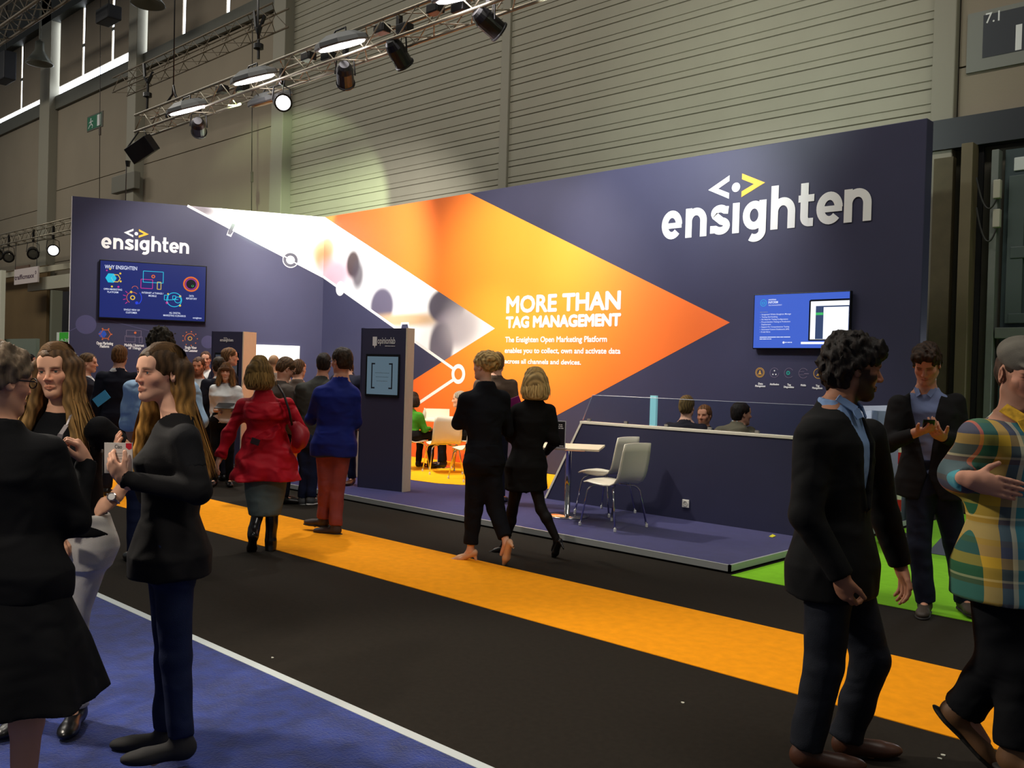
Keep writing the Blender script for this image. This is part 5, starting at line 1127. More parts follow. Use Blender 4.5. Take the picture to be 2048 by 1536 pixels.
    def eyes(s, rgb=(70, 90, 100)):
        for x in (-1, 1):
            c = s.hp((x*.031, .0748, -.0015)); mb = MB(); M = Matrix(((*s.HR[0], 0), (*s.HR[1], 0), (*s.HR[2], 0), (0, 0, 0, 1))) @ Matrix.Rotation(-math.pi/2, 4, 'X')
            r = .0132*s.hs; prof = [(r*math.sin(t), r*math.cos(t)) for t in np.linspace(math.pi*.98, .02, 15)]
            mb.lathe(prof, 20, M, tuple(c)); me = mb.mesh('eye', smooth=True); pos = np.array([v.co for v in me.vertices]); dz = ((pos-c)@s.HR)[:, 1]/r
            col = np.tile(np.array((.62, .58, .54)), (len(pos), 1)); col[dz > .885] = lin(rgb); col[dz > .972] = (.004, .004, .004)
            ca = me.color_attributes.new('Col', 'FLOAT_COLOR', 'POINT'); c4 = np.ones((len(pos), 4), np.float32); c4[:, :3] = col; ca.data.foreach_set('color', c4.ravel())
            me.materials.append(mat('eyeball', (200, 200, 200), .12, attr=True)); child_mesh('eye', me, s.obj)
        return s
    def part(s, name, F, m_, col=None, label=None):
        pos, fc = F.mesh(name); o = np_mesh(name, pos, fc, m_, s.obj, col(pos) if callable(col) else col)
        if label: o['label'] = label
        return o
    # ------------------------------------------------------------ clothes
    def top(s, m_, name='jacket', off=.022, hem=.80, hemw=None, sleeve=1.0, sl=(.066, .054, .040), vneck=None, collar=True, flare=0., lod=None, wr=.004, seed=1., neckz=1.475, waist=0., lapel=False, hood=False, sides='RL', open_hem=.0, ripple=None, smear=.045):
        J, k = s.J, s.sc; lo, hi = s.bounds(.16); F = Field(lo, hi, lod or s.lod*.85)
        rows = s.TF if s.f else s.TM; hw = hemw or ((.178, .125) if s.f else (.190, .128)); base = [(hem, hw[0]+flare, hw[1]+flare*.7, -.005)]
        if hem < .88: base.append((.92, (rows[1][1]+off+hw[0]+flare)/2+.016, (rows[1][2]+off+hw[1]+flare*.7)/2+.016, -.005))
        rr = base+[(z, a+off-(waist if 1.0 < z < 1.15 else 0), b+off-(waist*.5 if 1.0 < z < 1.15 else 0), dy) for z, a, b, dy in rows if z > max(hem+.06, .95) and z < 1.45]+[(neckz-.005, .085 if not s.f else .075, .072, -.01), (neckz+.012, .070 if not s.f else .060, .060, -.012)]
        F.loft(s.lv(rr), s.yaw, .03, ripple=None if ripple is None else (ripple[0], ripple[1], s.lv(rr)[0][0], s.lv(rr)[2][0], ripple[2]))
        sl = [x*(.88 if s.f else 1.) for x in sl]
        if hem < .9:
            zh = s.lv(rr)[0][0]
            for q in 'RL':
                a, b = J['hip'+q], J['kn'+q]
                if b[2] < a[2]-.2: e = a+(b-a)*min(max((a[2]-zh)/(a[2]-b[2]), .05), .9); F.rc(a, e, .106*k*(.92 if s.f else 1), .108*k*(.92 if s.f else 1), .03, flat=True)
        for q in sides:
            if sleeve > .5:
                F.rc(J['sh'+q]+V3(0, 0, -.012), J['el'+q], sl[0]*k, sl[1]*k, smear+(.03 if s.f else .015))
                w = J['el'+q]+(J['wr'+q]-J['el'+q])*min(1., (sleeve-.5)*2); F.rc(J['el'+q], w, sl[1]*k, (sl[1]+(sl[2]-sl[1])*(sleeve-.5)*2)*k, .025, flat=True)
            else: w = J['sh'+q]+(J['el'+q]-J['sh'+q])*(sleeve*2); F.rc(J['sh'+q]+V3(0, 0, -.002), w, sl[0]*k*1.08, sl[1]*k*1.12, .045, flat=True)
        c0 = J['neck']
        if collar:
            for i in range(14):
                a = math.pi*2*i/14
                if vneck and math.cos(a) > .35: continue
                p = c0+s.R@V3(.066*math.sin(a), .058*math.cos(a)-.010, .012-.014*math.cos(a))*k; F.rc(p+V3(0, 0, -.025), p, .017*k, .011*k, .018)
        if vneck:
            zb, wtop = vneck; P0, P1 = s.J['pelvis'], s.J['mid']; zb_ = P0[2]+(zb-.93)/(1.42-.93)*(P1[2]-P0[2]); zt = J['neck'][2]+.04; Ri = s.R.T; hz0 = s.lv(rr)[0][0]
            def fn(X, Y, Z):
                c = P0[:, None]+(P1-P0)[:, None]*np.clip((Z.ravel()[None]-P0[2])/(P1[2]-P0[2]), -.5, 1.2); dx, dy = X-c[0][None, None], Y-c[1][None, None]
                u = Ri[0, 0]*dx+Ri[0, 1]*dy; w = Ri[1, 0]*dx+Ri[1, 1]*dy; wd = wtop*np.clip((Z-zb_)/(zt-zb_), -1, 1.2)+.004
                if open_hem: wd = np.where(Z < zb_, .004+open_hem*np.clip((zb_-Z)/(zb_-hz0), 0, 1), wd)
                return np.maximum(np.maximum(np.abs(u)-wd, -w+.02), hz0-.1-Z)
            F.put(fn, lo, hi, .006, 's')
            if lapel:
                fr = max(r[2] for r in rows)+off
                for x in (-1, 1):
                    a = P0+(P1-P0)*((zb-.93)/.49)+s.R@V3(x*.016, fr-.004, 0)*k; b = J['neck']+s.R@V3(x*(wtop+.004), .050, -.03)*k; m = (a+b)/2+s.R@V3(x*.026, .022, .0)*k
                    F.rc(a, m, .010, .020, .008, sq=(s.R@V3(0, 1, 0), 1.6)); F.rc(m, b, .020, .010, .012, sq=(s.R@V3(0, 1, 0), 1.5))
        if wr: F.wrinkle(wr, 30, seed)
        return s.part(name, F, m_)
    def trousers(s, m_, name='trousers', off=.012, lod=None, hem=1.0, rk=(.092, .066, .054), wr=.0035, seed=2., topz=1.04):
        J, k = s.J, s.sc; lo, hi = s.bounds(.12); hi = hi.copy(); hi[2] = min(hi[2], max(J['pelvis'][2], J['knR'][2], J['knL'][2])+.30); F = Field(lo, hi, lod or s.lod*.85); rows = s.TF if s.f else s.TM
        F.loft(s.lv([(z, a+off, b+off, dy) for z, a, b, dy in rows if z < .95]+[(topz, (rows[2][1]+rows[1][1])/2+off, (rows[2][2]+rows[1][2])/2+off, 0)]), s.yaw, .03)
        fr = .92 if s.f else 1.
        for q in 'RL':
            kn, an = J['kn'+q], J['an'+q]; e = kn+(an-kn)*hem
            F.rc(J['hip'+q], kn, rk[0]*k*fr+off*.3, rk[1]*k*fr, .045); F.rc(kn, e, rk[1]*k*fr, rk[2]*k*fr, .02, flat=True)
        if wr: F.wrinkle(wr, 34, seed)
        return s.part(name, F, m_)
    def skirt(s, m_, z0=.45, a0=.26, b0=.20, name='skirt', ripple=(7, .06, 1.), topz=1.02, lod=None, wr=.002):
        J = s.J; lo, hi = s.bounds(.2); hi = hi.copy(); hi[2] = J['pelvis'][2]+.25; F = Field(lo, hi, lod or s.lod*.85)
        L = s.lv([(z0, a0, b0, 0), (.66, (a0+.19)/2+.01, (b0+.14)/2+.01, 0), (.86, .192, .140, -.01), (.95, .176, .125, -.01), (topz, .15, .105, 0)])
        F.loft(L, s.yaw, .02, 2.1, ripple=None if ripple is None else (ripple[0], ripple[1], L[0][0], L[2][0], ripple[2]))
        if wr: F.wrinkle(wr, 20, 3)
        return s.part(name, F, m_)
    def shoes(s, m_, pump=False, sides='RL', boot=0., bm=None, lod=None, name=None):
        k = s.sc
        for q in sides:
            an, to = s.J['an'+q], s.J['to'+q]; d = to-an; d2 = nrm(V3(d[0], d[1], 0)); pt = s.__dict__.get('pitch'+q, 0.)
            R = np.stack([np.cross(d2, V3(0, 0, 1)), d2, V3(0, 0, 1)], 1)@Rx(pt)    # lateral, toe, up
            o = an-R[:, 2]*(.082 if not pump else .075)*k
            L = lambda x, y, z: o+R@V3(x, y, z)*k
            lo = np.minimum(an, L(0, .26, 0))-.14; hi = np.maximum(an, L(0, .26, 0))+.10; hi[2] += boot; F = Field(lo, hi, lod or max(.005, s.lod*.55))
            if pump:
                Q = R@Rx(-.42)     # steep arch
                F.rc(L(0, -.03, .045), L(0, .10, .0), .030*k, .030*k, .02); F.rc(L(0, .10, .0), L(0, .175, -.012), .034*k, .016*k, .02, sq=(R[:, 2], 1.25)); F.rc(L(0, -.035, .03), L(0, -.045, -.062), .016*k, .006*k, .012)
                F.ell(L(0, .03, .075), NPF((.024, .062, .05))*k, R, .006, 's')
            else:
                F.ell(L(0, -.01, .045), NPF((.036, .052, .046))*k, R, .02); F.rc(L(0, 0, .042), L(0, .13, .026), .037*k, .036*k, .03); F.ell(L(0, .15, .026), NPF((.043, .078, .030))*k, R, .02)
                F.rc(L(0, -.005, .05), an+nrm(s.J['kn'+q]-an)*.035, .042*k, .045*k, .02)
                def pl(X, Y, Z): return -((X-o[0])*R[0, 2]+(Y-o[1])*R[1, 2]+(Z-o[2])*R[2, 2])
                F.put(lambda X, Y, Z: pl(X, Y, Z)+.002, lo, hi, .0, '&')
            if boot: kn = s.J['kn'+q]; F.rc(an, an+(kn-an)*boot/max(np.linalg.norm(kn-an), .1), .046*k, .062*k, .02, flat=True); F.wrinkle(.003, 40, 2)
            s.part(name or ('boot' if boot else 'shoe'), F, m_)
            if not pump and bm is not None:
                F = Field(lo, hi, .006); F.ell(L(0, -.015, .008), NPF((.040, .060, .014))*k, R, .01); F.rc(L(0, 0, .006), L(0, .14, .006), .041*k, .046*k, .02, sq=(R[:, 2], 4)); F.ell(L(0, .155, .006), NPF((.046, .080, .012))*k, R, .01); s.part('sole', F, bm)
        return s
    # ------------------------------------------------------------ hair
    def hair(s, rgb, style='short', lod=None, tip=None, len_=.0, wr=.006, vol=0., fringe=0., nape=-.075, recede=0., seed=1., strands=0, part=0., face=.0, az=(-125, 125), tuck=0, fq=(38, 85)):
        h, P, R = s.hs, s.hp, s.HR; c0 = np.array(lin(rgb)); c1 = np.array(lin(tip)) if tip else c0; Hd = s.J['head']; ext = .16+vol
        F = Field(Hd-V3(ext, ext, .16+len_), Hd+V3(ext, ext, .19), lod or s.lod*.6)
        e = lambda c, r, k=.02, op='u': F.ell(P(c), NPF(r)*h, R, k*h, op)
        v = vol
        e((0, -.011 if s.f else -.016, .043), (.083+v, (.1135 if s.f else .110)+v, .093+v))
        if style == 'short':
            e((0, -.045, -.005), (.080+v, .078+v, .085+v), .02)
            if fringe: F.rc(P((-.045, .070, .090)), P((.045, .074, .088)), (.022+fringe)*h, (.020+fringe)*h, .02)
        if style in ('long', 'bob'):
            e((0, -.035, -.01), (.086+v, .090+v, .10+v), .03)
        if style == 'up':
            e((0, -.06, .06), (.085+v, .085+v, .08+v), .03); e((.02, -.095, .03), (.05, .045, .055), .02); e((-.03, -.09, .075), (.045, .045, .04), .02)
        # clear the face and the neck
        e((0, .105, (-.040 if s.f else -.052)+recede), (.058 if s.f else .066, .062, .110), .010, 's'); e((0, .085, -.09), (.082-face, .075, .10), .015, 's')
        if style in ('short', 'up'):
            def below(X, Y, Z):
                q = [(X-Hd[0])*R[0, i]+(Y-Hd[1])*R[1, i]+(Z-Hd[2])*R[2, i] for i in range(3)]; y, z = q[1]/h, q[2]/h
                return (np.where(y > -.025, np.clip(.0-.9*(y+.025)*0, -.01, 0)-.004+.35*np.clip(y, 0, .1), nape+(y+.025)*-.0)-z)*h
            F.put(below, Hd-.3, Hd+.3, .012, '&')
        if wr: F.noise(wr*1.5, fq[0], int(seed*3)+1, (1, 1, .7)); F.noise(wr*.9, fq[1], int(seed*5)+2, (1, 1, .6))
        def colf(pos):
            q = (pos-Hd)@R/h; t = np.clip((.02-q[:, 2])/.25, 0, 1)[:, None]; nz = (.80+.35*np.sin(q[:, 0]*170+np.sin(q[:, 2]*60)*1.5+q[:, 1]*140))[:, None]; return (c0*(1-t)+c1*t)*nz
        if style in ('long', 'bob'):
            # hanging mass down the back and sides
            for i in range(15):
                a = math.radians(az[0]+(az[1]-az[0])*i/14); x, y = .080*math.sin(a), -.092*math.cos(a)-.012
                if abs(a) > math.radians(95): x *= .98
                st = NPF((x, y, .02)); top = P(st); q = s.hang(st, a, len_); 
                for j in range(len(q)-1): F.rc(q[j], q[j+1], (.034-.008*j/len(q)+v*.5)*h, (.032-.008*(j+1)/len(q)+v*.5)*h, .02)
            e((0, .105, -.040+recede), (.056, .066, .108), .008, 's')
        if tuck: e((tuck*.088, .014, -.040), (.030, .034, .046), .012, 's')
        o = s.part('hair', F, hair_mat, colf)
        if strands: s.strands(strands, c0, c1, len_, style, seed, part, v, az)
        return s
    def hang(s, st, a, L, n=5, out=.0):
        """points of a lock hanging from scalp point st (head coords) down by L metres, resting on the shoulders"""
        p = s.hp(st); dirn = s.HR@V3(math.sin(a), -math.cos(a), 0); pts = [p]; zs = s.J['mid'][2]
        for j in range(1, n+1):
            t = j/n; q = p+V3(0, 0, -(L+.02)*t)+dirn*(.012*math.sin(t*2.2)+out*t)
            r = V3(q[0]-s.J['mid'][0], q[1]-s.J['mid'][1], 0); ov = max(0, (zs+.10-q[2]))/.30
            q = q+dirn*(.085*min(ov, 1.)); pts.append(q)
        return pts
    def strands(s, n, c0, c1, L, style, seed, part, v, az):
        rg = np.random.RandomState(int(seed*10)+5); h = s.hs; pos, fc, col = [], [], []; m = 18 if style != 'short' else 9
        for i in range(n):
            la = math.radians(rg.uniform(az[0]-6, az[1]+6))
            ln = L*rg.uniform(.78, 1.04); out = rg.normal(.004, .010); pts = []
            # scalp part: from the parting over the ellipsoid to the hang point
            ry, rx, rz = .1150+v, .0855+v, .0955+v
            y0 = .085-.15*rg.rand(); x0 = part+rg.normal(0, .004)
            e_ = NPF((rx*math.sin(la), -ry*.93*math.cos(la)-.013, .0)); b0 = NPF((x0, y0, 0)); nb = 7
            for j in range(nb):
                t = j/(nb-1); tt = t**.85; x = b0[0]*(1-tt)+e_[0]*tt; y = b0[1]*(1-tt)+e_[1]*tt; q = 1-(x/rx)**2-((y+.011)/ry)**2; z = .042+rz*math.sqrt(max(q, 0.)) if q > 0 else .042
                z = z*(1-t**6)+.03*t**6; pts.append(s.hp((x, y, z+.003)))
            st = NPF((e_[0], e_[1], .02)); hg = s.hang(st, la, ln, m-nb, out+.006); ph = rg.uniform(0, 6.3); am = rg.uniform(.002, .007)
            for j, p in enumerate(hg[1:]): pts.append(p+s.HR@V3(math.cos(la), math.sin(la), 0)*am*math.sin(ph+j*.8)*min(1, j/3)+s.HR@V3(math.sin(la), -math.cos(la), 0)*.016*h)
            pts = np.array(pts); tg = np.gradient(pts, axis=0); tg /= np.linalg.norm(tg, axis=1)[:, None]+1e-9
            outv = pts-(s.J['head']+V3(0, 0, -.02)); outv[:, 2] *= .2; sd = np.cross(tg, outv); sd /= np.linalg.norm(sd, axis=1)[:, None]+1e-9
            w = (.0035+.0045*rg.rand())*(np.minimum(1, (1.02-np.linspace(0, 1, len(pts)))*3)*np.minimum(1, .25+np.linspace(0, 1, len(pts))*5))[:, None]; b = len(pos)
            base = sum(len(x) for x in pos) if pos else 0; pos.append(np.concatenate([pts-sd*w, pts+sd*w])); k_ = len(pts)
            fc.append(np.array([[base+j, base+j+1, base+k_+j+1, base+k_+j] for j in range(k_-1)])); t = np.linspace(0, 1, k_)[:, None]**1.6; br = rg.uniform(.72, 1.35); cc = (c0*(1-t)+c1*t)*br; col.append(np.concatenate([cc, cc]))
        o = np_mesh('hair_strands', np.concatenate(pos), np.concatenate(fc), strand_mat, s.obj, np.concatenate(col)); o['kind'] = 'stuff'; return o
    def glasses(s, dark=(20, 18, 18)):
        q = MB(); P = lambda *a: Vector(s.hp(a))
        for x in (-1, 1):
            q.tube([P(x*(.034+.024*math.cos(t)), .103+.004*math.sin(t)*0, .0+.018*math.sin(t)) for t in np.linspace(0, 6.283, 17)[:-1]], .0022, 6, closed=True)
            q.tube([P(x*.058, .101, .005), P(x*.074, .085, .006), P(x*.080, -.004, .006), P(x*.080, -.02, -.008)], .0026, 6)
        q.tube([P(-.010, .104, .004), P(0, .108, .006), P(.010, .104, .004)], .0022, 6)
        me = q.mesh('glasses'); me.materials.append(mat('glasses_frame', dark, .3)); child_mesh('glasses', me, s.obj); return s
    def tube(s, name, pts, r, m_, n=8, flat=None):
        q = MB(); q.tube([Vector(p) for p in pts], r, n); me = q.mesh(name, smooth=True); me.materials.append(m_); child_mesh(name, me, s.obj); return s
    def strap(s, name, pts, w, m_, nrmv, th=.004):
        """flat band along pts, facing nrmv"""
        pts = [NPF(p) for p in pts]; q = MB()
        for i in range(len(pts)-1):
            d = nrm(pts[i+1]-pts[i]); sd = np.cross(d, nrm(nrmv))*w/2; q.prism([Vector(pts[i]-sd), Vector(pts[i+1]-sd), Vector(pts[i+1]+sd), Vector(pts[i]+sd)], Vector(nrm(nrmv)*th))
        me = q.mesh(name); me.materials.append(m_); child_mesh(name, me, s.obj); return s
blackcloth = cloth('black_cloth', (13, 13, 15)); navycloth = cloth('navy_cloth', (20, 22, 34)); greyblk = cloth('charcoal_cloth', (22, 21, 22))
jeans = cloth('dark_denim', (26, 34, 62), bump=.4, bscale=320, vary=.12); black_shoe = mat('black_leather', (18, 17, 17), .3); dark_suede = mat('dark_suede', (34, 32, 32), .8)
BZ = .017   # blue carpet surface
# ---- woman in profile with the card
p = Person('woman with long brown hair in black blazer and jeans, holding a white card', 325, 1.655, 'f', 82, foot=(330, 1512), z=BZ, head=dict(phi=124, pitch=2, at=(322, 747, 0)), skin=(220, 168, 140),
  J=dict(neck=('p', 350, 832, .0), mid=('p', 352, 858, 0), pelvis=('p', 338, 1098, 0), shL=('p', 370, 876, -.14), shR=('p', 335, 872, .15), elL=('p', 398, 985, -.18), wrL=('p', 246, 957, -.22), elR=('p', 300, 990, .20), wrR=('p', 262, 930, .12),
         hipL=('p', 345, 1110, -.065), hipR=('p', 334, 1110, .065), knL=('p', 352, 1315, -.085), anL=('p', 362, 1478, -.10), toL=('p', 300, 1530, -.14), knR=('p', 340, 1310, .08), anR=('p', 330, 1462, .07), toR=('p', 255, 1506, .06)))
p.hand('L', tip=(214, 918, -.20), palm=(.5, .3, .6), curl=.62, thumb=.9).hand('R', tip=(240, 905, .10), palm=(0, 0, 1), curl=.5)
p.scalp = (70, 52, 38); p.body(.0032, .005).eyes((60, 78, 90))
p.hair((74, 54, 34), 'long', tip=(186, 136, 66), len_=.40, strands=800, part=-.03, seed=2, lod=.006, az=(-72, 92), wr=.0015, tuck=-1, vol=-.002)
p.top(greyblk, 'blazer', hem=.83, hemw=(.178, .165), lod=.0075, seed=2, vneck=(1.12, .05), collar=False)
p.top(cloth('black_tee', (24, 24, 26)), 'shirt', off=.008, hem=.95, sleeve=.3, lod=.011, collar=False, wr=0, neckz=1.455)
p.trousers(jeans, lod=.0075, hem=.97, rk=(.088, .066, .054), wr=.005); p.shoes(dark_suede)
a = NPF(dep(237, 916, p.D-.19)); q = MB(); CP = Plane(a, nrm(rn*1.0+fwn*.15), -fwn)
M_ = Matrix(((*rn, 0), (*un_, 0), (*(-fwn), 0), (0, 0, 0, 1))).transposed(); M_ = Matrix.Translation(a) @ M_ @ Matrix.Rotation(.0, 4, 'Z') @ Matrix.Rotation(-.2, 4, 'Y')
cw, ch = .058, .057; q.box((-cw, -ch, -.002), (cw, ch, .002), M_)
card = q.top('card', mat('card_paper', (214, 208, 200), .6), 'white card with a red corner held by the woman in the black blazer', 'card')
class MPl:
    def __init__(s, M): s.M = M
    def pt(s, u, z, lift=0.): return s.M @ Vector((u, z, lift))
text_mb('Ciao', MPl(M_), -.014, .016, .036, .050, .0026, .01).build('card_text', mat('ink', (60, 56, 56), .6), card)
q = MB(); q.poly([M_ @ Vector(v) for v in ((.032, .056, .0026), (.032, .040, .0026), (.045, .031, .0026), (.057, .036, .0026), (.057, .056, .0026))]); q.build('card_badge', mat('badge_red', (200, 30, 50), .5), card)
for i in range(3): bars(MPl(M_), -.035+.006*i, .04-.01*i, (.016, .006, -.004)[i], .0035, .0026, mat('ink_grey', (170, 166, 162), .6), card, 'card_text')
text_mb('Ciao', MPl(M_), -.05, -.03, -.05, -.043, .0026).build('card_text', mat('ink_grey', (150, 146, 142), .6), card)

# ---- woman facing the camera
p = Person('woman with long brown-blonde hair facing us in black shirt and white trousers', 118, 1.665, 'f', 158, D=3.88, z=BZ, head=dict(phi=157, pitch=-2, roll=4, at=(114, 742, 0)), skin=(226, 172, 140),
  J=dict(neck=('p', 122, 820, .01), mid=('p', 125, 845, .02), pelvis=('p', 150, 1080, .02), shR=('p', 55, 858, .05), shL=('p', 200, 854, -.03), elL=('p', 284, 930, .10), wrL=('p', 222, 1002, .02), elR=('p', 40, 1000, .0), wrR=('p', 100, 1060, -.08)))
p.hand('L', tip=(170, 1034, -.04), palm=(.5, 0, -.6), curl=.35, thumb=.5).hand('R', curl=.5)
p.scalp = (80, 60, 42); p.body(.0032, .005).eyes((70, 74, 66))
p.hair((92, 68, 44), 'long', tip=(170, 132, 78), len_=.36, strands=850, part=.0, seed=3, lod=.006, az=(-118, 118), wr=.0015, vol=-.002)
tee = cloth('black_knit', (11, 12, 15)); p.top(tee, 'shirt', off=.012, hem=.955, sleeve=.22, sl=(.056, .052, .04), lod=.0085, collar=False, wr=.003, neckz=1.455)
p.trousers(cloth('white_denim', (206, 202, 196), bump=.3, bscale=300), lod=.0085, wr=.005, rk=(.094, .068, .056)); p.shoes(black_shoe)
w = p.J['wrL']; d = nrm(p.J['elL']-w); q = MB(); b1 = nrm(np.cross(d, V3(0, 0, 1))); b2 = np.cross(d, b1)
q.tube([Vector(w+d*.012+(b1*math.cos(t)+b2*math.sin(t))*.031) for t in np.linspace(0, 6.283, 21)[:-1]], .0045, 6, closed=True); me = q.mesh('watch_strap', smooth=True); me.materials.append(mat('watch_metal', (170, 160, 160), .25, metal=.8))
child_mesh('watch_strap', me, p.obj); fd = nrm(-fwn-d*((-fwn)@d)); Mw = Matrix.Translation(Vector(w+d*.012+fd*.030)) @ Vector(fd).to_track_quat('Z', 'Y').to_matrix().to_4x4()
q = MB(); q.lathe([(0, 0), (.019, 0), (.019, .006), (.015, .008), (0, .008)], 24, Mw); me = q.mesh('watch_case'); me.materials.append(mat('watch_case', (186, 178, 178), .2, metal=.9)); child_mesh('watch_case', me, p.obj)
q = MB(); q.lathe([(0, .0082), (.0135, .0082), (0, .0086)], 24, Mw); me = q.mesh('watch_dial'); me.materials.append(mat('watch_dial', (232, 230, 226), .4)); child_mesh('watch_dial', me, p.obj)
lan = mat('lanyard_grey', (120, 112, 112), .7)
p.strap('lanyard', [p.pp(142, 830, -.09), p.pp(134, 850, -.16), p.pp(122, 868, -.19), p.pp(112, 900, -.19), p.pp(118, 1040, -.17)], .021, lan, -fwn)
p.strap('badge', [p.pp(134, 1046, -.185), p.pp(134, 1075, -.185)], .076, mat('badge_print', (150, 90, 100), .4, vary=.5, vscale=12), -fwn)

# ---- woman at the left edge, seen from behind
p = Person('woman with pinned-up greying hair, glasses, black blazer and flared skirt, seen from behind', 20, 1.66, 'f', -38, D=3.02, z=BZ, head=dict(phi=-60, pitch=-4, at=(0, 762, 0)), skin=(206, 152, 124),
  J=dict(neck=('p', 2, 852, 0), mid=('p', 0, 885, 0), pelvis=('p', 25, 1130, .02), shR=('p', 100, 896, .05), shL=('p', -108, 890, -.06), elR=('p', 150, 1042, .10), wrR=('p', 172, 925, .22), elL=('p', -140, 1060, 0), wrL=('p', -60, 1150, .15)))
p.hand('R', tip=(150, 868, .20), palmw=-rn-fwn*.3, curl=1.25, thumb=.2).hand('L', curl=.4)
p.scalp = (70, 58, 50); p.body(.0045, .005, legk=1.)
p.hair((124, 106, 86), 'up', tip=(140, 122, 100), vol=.008, wr=.006, seed=4, lod=.006, fq=(42, 110)); p.glasses()
p.top(blackcloth, 'blazer', hem=.82, hemw=(.19, .15), flare=.01, lod=.0085, seed=4)
p.skirt(blackcloth, z0=.47, a0=.31, b0=.27, ripple=(6, .075, 2.2), lod=.009); p.shoes(black_shoe)
# ---- dark-haired bearded man walking right
p = Person('bearded man with wavy dark hair in black suit jacket walking to the right', 1680, 1.79, 'm', -112, foot=(1640, 1532), head=dict(phi=-72, pitch=-6, at=(1707, 737, 0)), skin=(150, 104, 80),
  J=dict(neck=('p', 1676, 812, 0), mid=('p', 1670, 836, .0), pelvis=('p', 1668, 1120, .0), shR=('p', 1626, 872, -.14), shL=('p', 1738, 866, .16), elR=('p', 1612, 1030, -.20), wrR=('p', 1684, 1154, -.24), elL=('p', 1770, 1030, .28), wrL=('p', 1800, 1130, .30),
         hipR=('p', 1660, 1130, -.08), hipL=('p', 1685, 1130, .08), knR=('p', 1648, 1330, -.09), anR=('p', 1612, 1492, -.10), toR=('p', 1690, 1560, -.12), knL=('p', 1742, 1318, .06), anL=('p', 1694, 1470, .10), toL=('p', 1760, 1525, .10)))
p.beard = ((26, 20, 17), .93); p.brow = (20, 15, 12); p.scalp = (22, 17, 15); p.hand('R', tip=(1692, 1215, -.20), palm=(-1, .2, 0), curl=.8, thumb=.1).hand('L', curl=.5)
p.body(.0032, .006).eyes((40, 28, 20))
p.hair((30, 23, 19), 'short', vol=.014, fringe=.012, nape=-.135, wr=.009, fq=(46, 105), seed=5, lod=.006)
p.top(cloth('black_suit', (10, 10, 11)), 'jacket', hem=.80, hemw=(.20, .165), lod=.0085, vneck=(1.12, .075), lapel=True, seed=5, sl=(.072, .060, .046))
p.top(cloth('blue_shirt', (112, 138, 178), bump=.15), 'shirt', off=.010, hem=.95, sleeve=.9, sl=(.052, .044, .036), lod=.009, wr=.003)
for x in (-1, 1): p.strap('collar', [p.J['neck']+p.R@V3(x*.062, .02, .035), p.J['neck']+p.R@V3(x*.035, .085, -.01), p.J['neck']+p.R@V3(x*.03, .10, -.045)], .034, MATS['blue_shirt'], p.R@V3(x*.45, .85, .25), .006)
p.trousers(cloth('worn_dark_jeans', (24, 27, 35), bump=.4, bscale=300, vary=.25), lod=.009, rk=(.098, .074, .066), wr=.006, hem=1.02); p.shoes(mat('brown_leather', (74, 44, 30), .4))
p.tube('ring', [p.J['wrR']+p.hands['R']['dir']*.10+p.hands['R']['palm']*.012+V3(.011*math.cos(t), .011*math.sin(t), 0) for t in np.linspace(0, 6.28, 13)], .0022, mat('gold', (220, 190, 140), .2, metal=1.))

# ---- man with phone
p = Person('man in dark jacket and blue shirt looking down at his phone', 1855, 1.83, 'm', 172, foot=(1872, 1226), head=dict(phi=172, pitch=-28, at=(1853, 728, -.05)), skin=(196, 142, 116),
  J=dict(neck=('p', 1852, 783, .02), mid=('p', 1853, 798, .02), pelvis=('p', 1862, 955, .0), shR=('p', 1797, 805, .0), shL=('p', 1910, 802, .0), elR=('p', 1778, 888, -.04), wrR=('p', 1838, 863, -.30), elL=('p', 1928, 888, -.02), wrL=('p', 1884, 874, -.28),
         hipR=('p', 1842, 965, 0), hipL=('p', 1886, 965, 0), knR=('p', 1838, 1090, -.02), anR=('p', 1850, 1200, .0), toR=('p', 1843, 1238, -.20), knL=('p', 1910, 1085, .0), anL=('p', 1928, 1195, .05), toL=('p', 1945, 1225, -.12)))
p.scalp = (48, 34, 26); p.brow = (60, 42, 30); p.hand('R', tip=(1862, 858, -.40), palm=(-.3, .2, .8), curl=.7, thumb=.4).hand('L', tip=(1862, 862, -.42), palm=(.3, .2, .8), curl=.7, thumb=.4)
p.body(.004, .006).hair((56, 40, 29), 'short', vol=.008, fringe=.012, wr=.009, seed=6, lod=.007)
p.top(cloth('charcoal_jacket', (25, 24, 25)), 'jacket', hem=.80, hemw=(.20, .14), flare=.02, vneck=(.96, .10), lapel=True, open_hem=.06, lod=.0095, seed=6)
p.top(cloth('grey_blue_shirt', (112, 124, 160), bump=.15), 'shirt', off=.011, hem=.95, sleeve=.8, sl=(.05, .044, .036), lod=.0095, wr=.004)
for x in (-1, 1): p.strap('collar', [p.J['neck']+p.R@V3(x*.060, .03, .03), p.J['neck']+p.R@V3(x*.030, .095, -.03)], .036, MATS['grey_blue_shirt'], p.R@V3(x*.4, .9, .2), .006)
p.trousers(cloth('navy_jeans', (27, 32, 48), bump=.3), lod=.0095, wr=.005, rk=(.096, .072, .064), hem=1.04); p.shoes(mat('grey_brown_shoe', (62, 54, 46), .6), bm=mat('sole_dark', (30, 28, 26), .7))
a = NPF(dep(1857, 850, p.D-.40)); Mp = Matrix.Translation(a) @ rotz(p.yaw+.2) @ Matrix.Rotation(.55, 4, 'X'); q = MB(); q.box((-.035, -.068, -.004), (.035, .068, .004), Mp)
ph = q.top('smartphone', mat('phone_black', (14, 14, 16), .2), 'black smartphone in the hand of the man in the dark jacket', 'phone', bevel=.003)
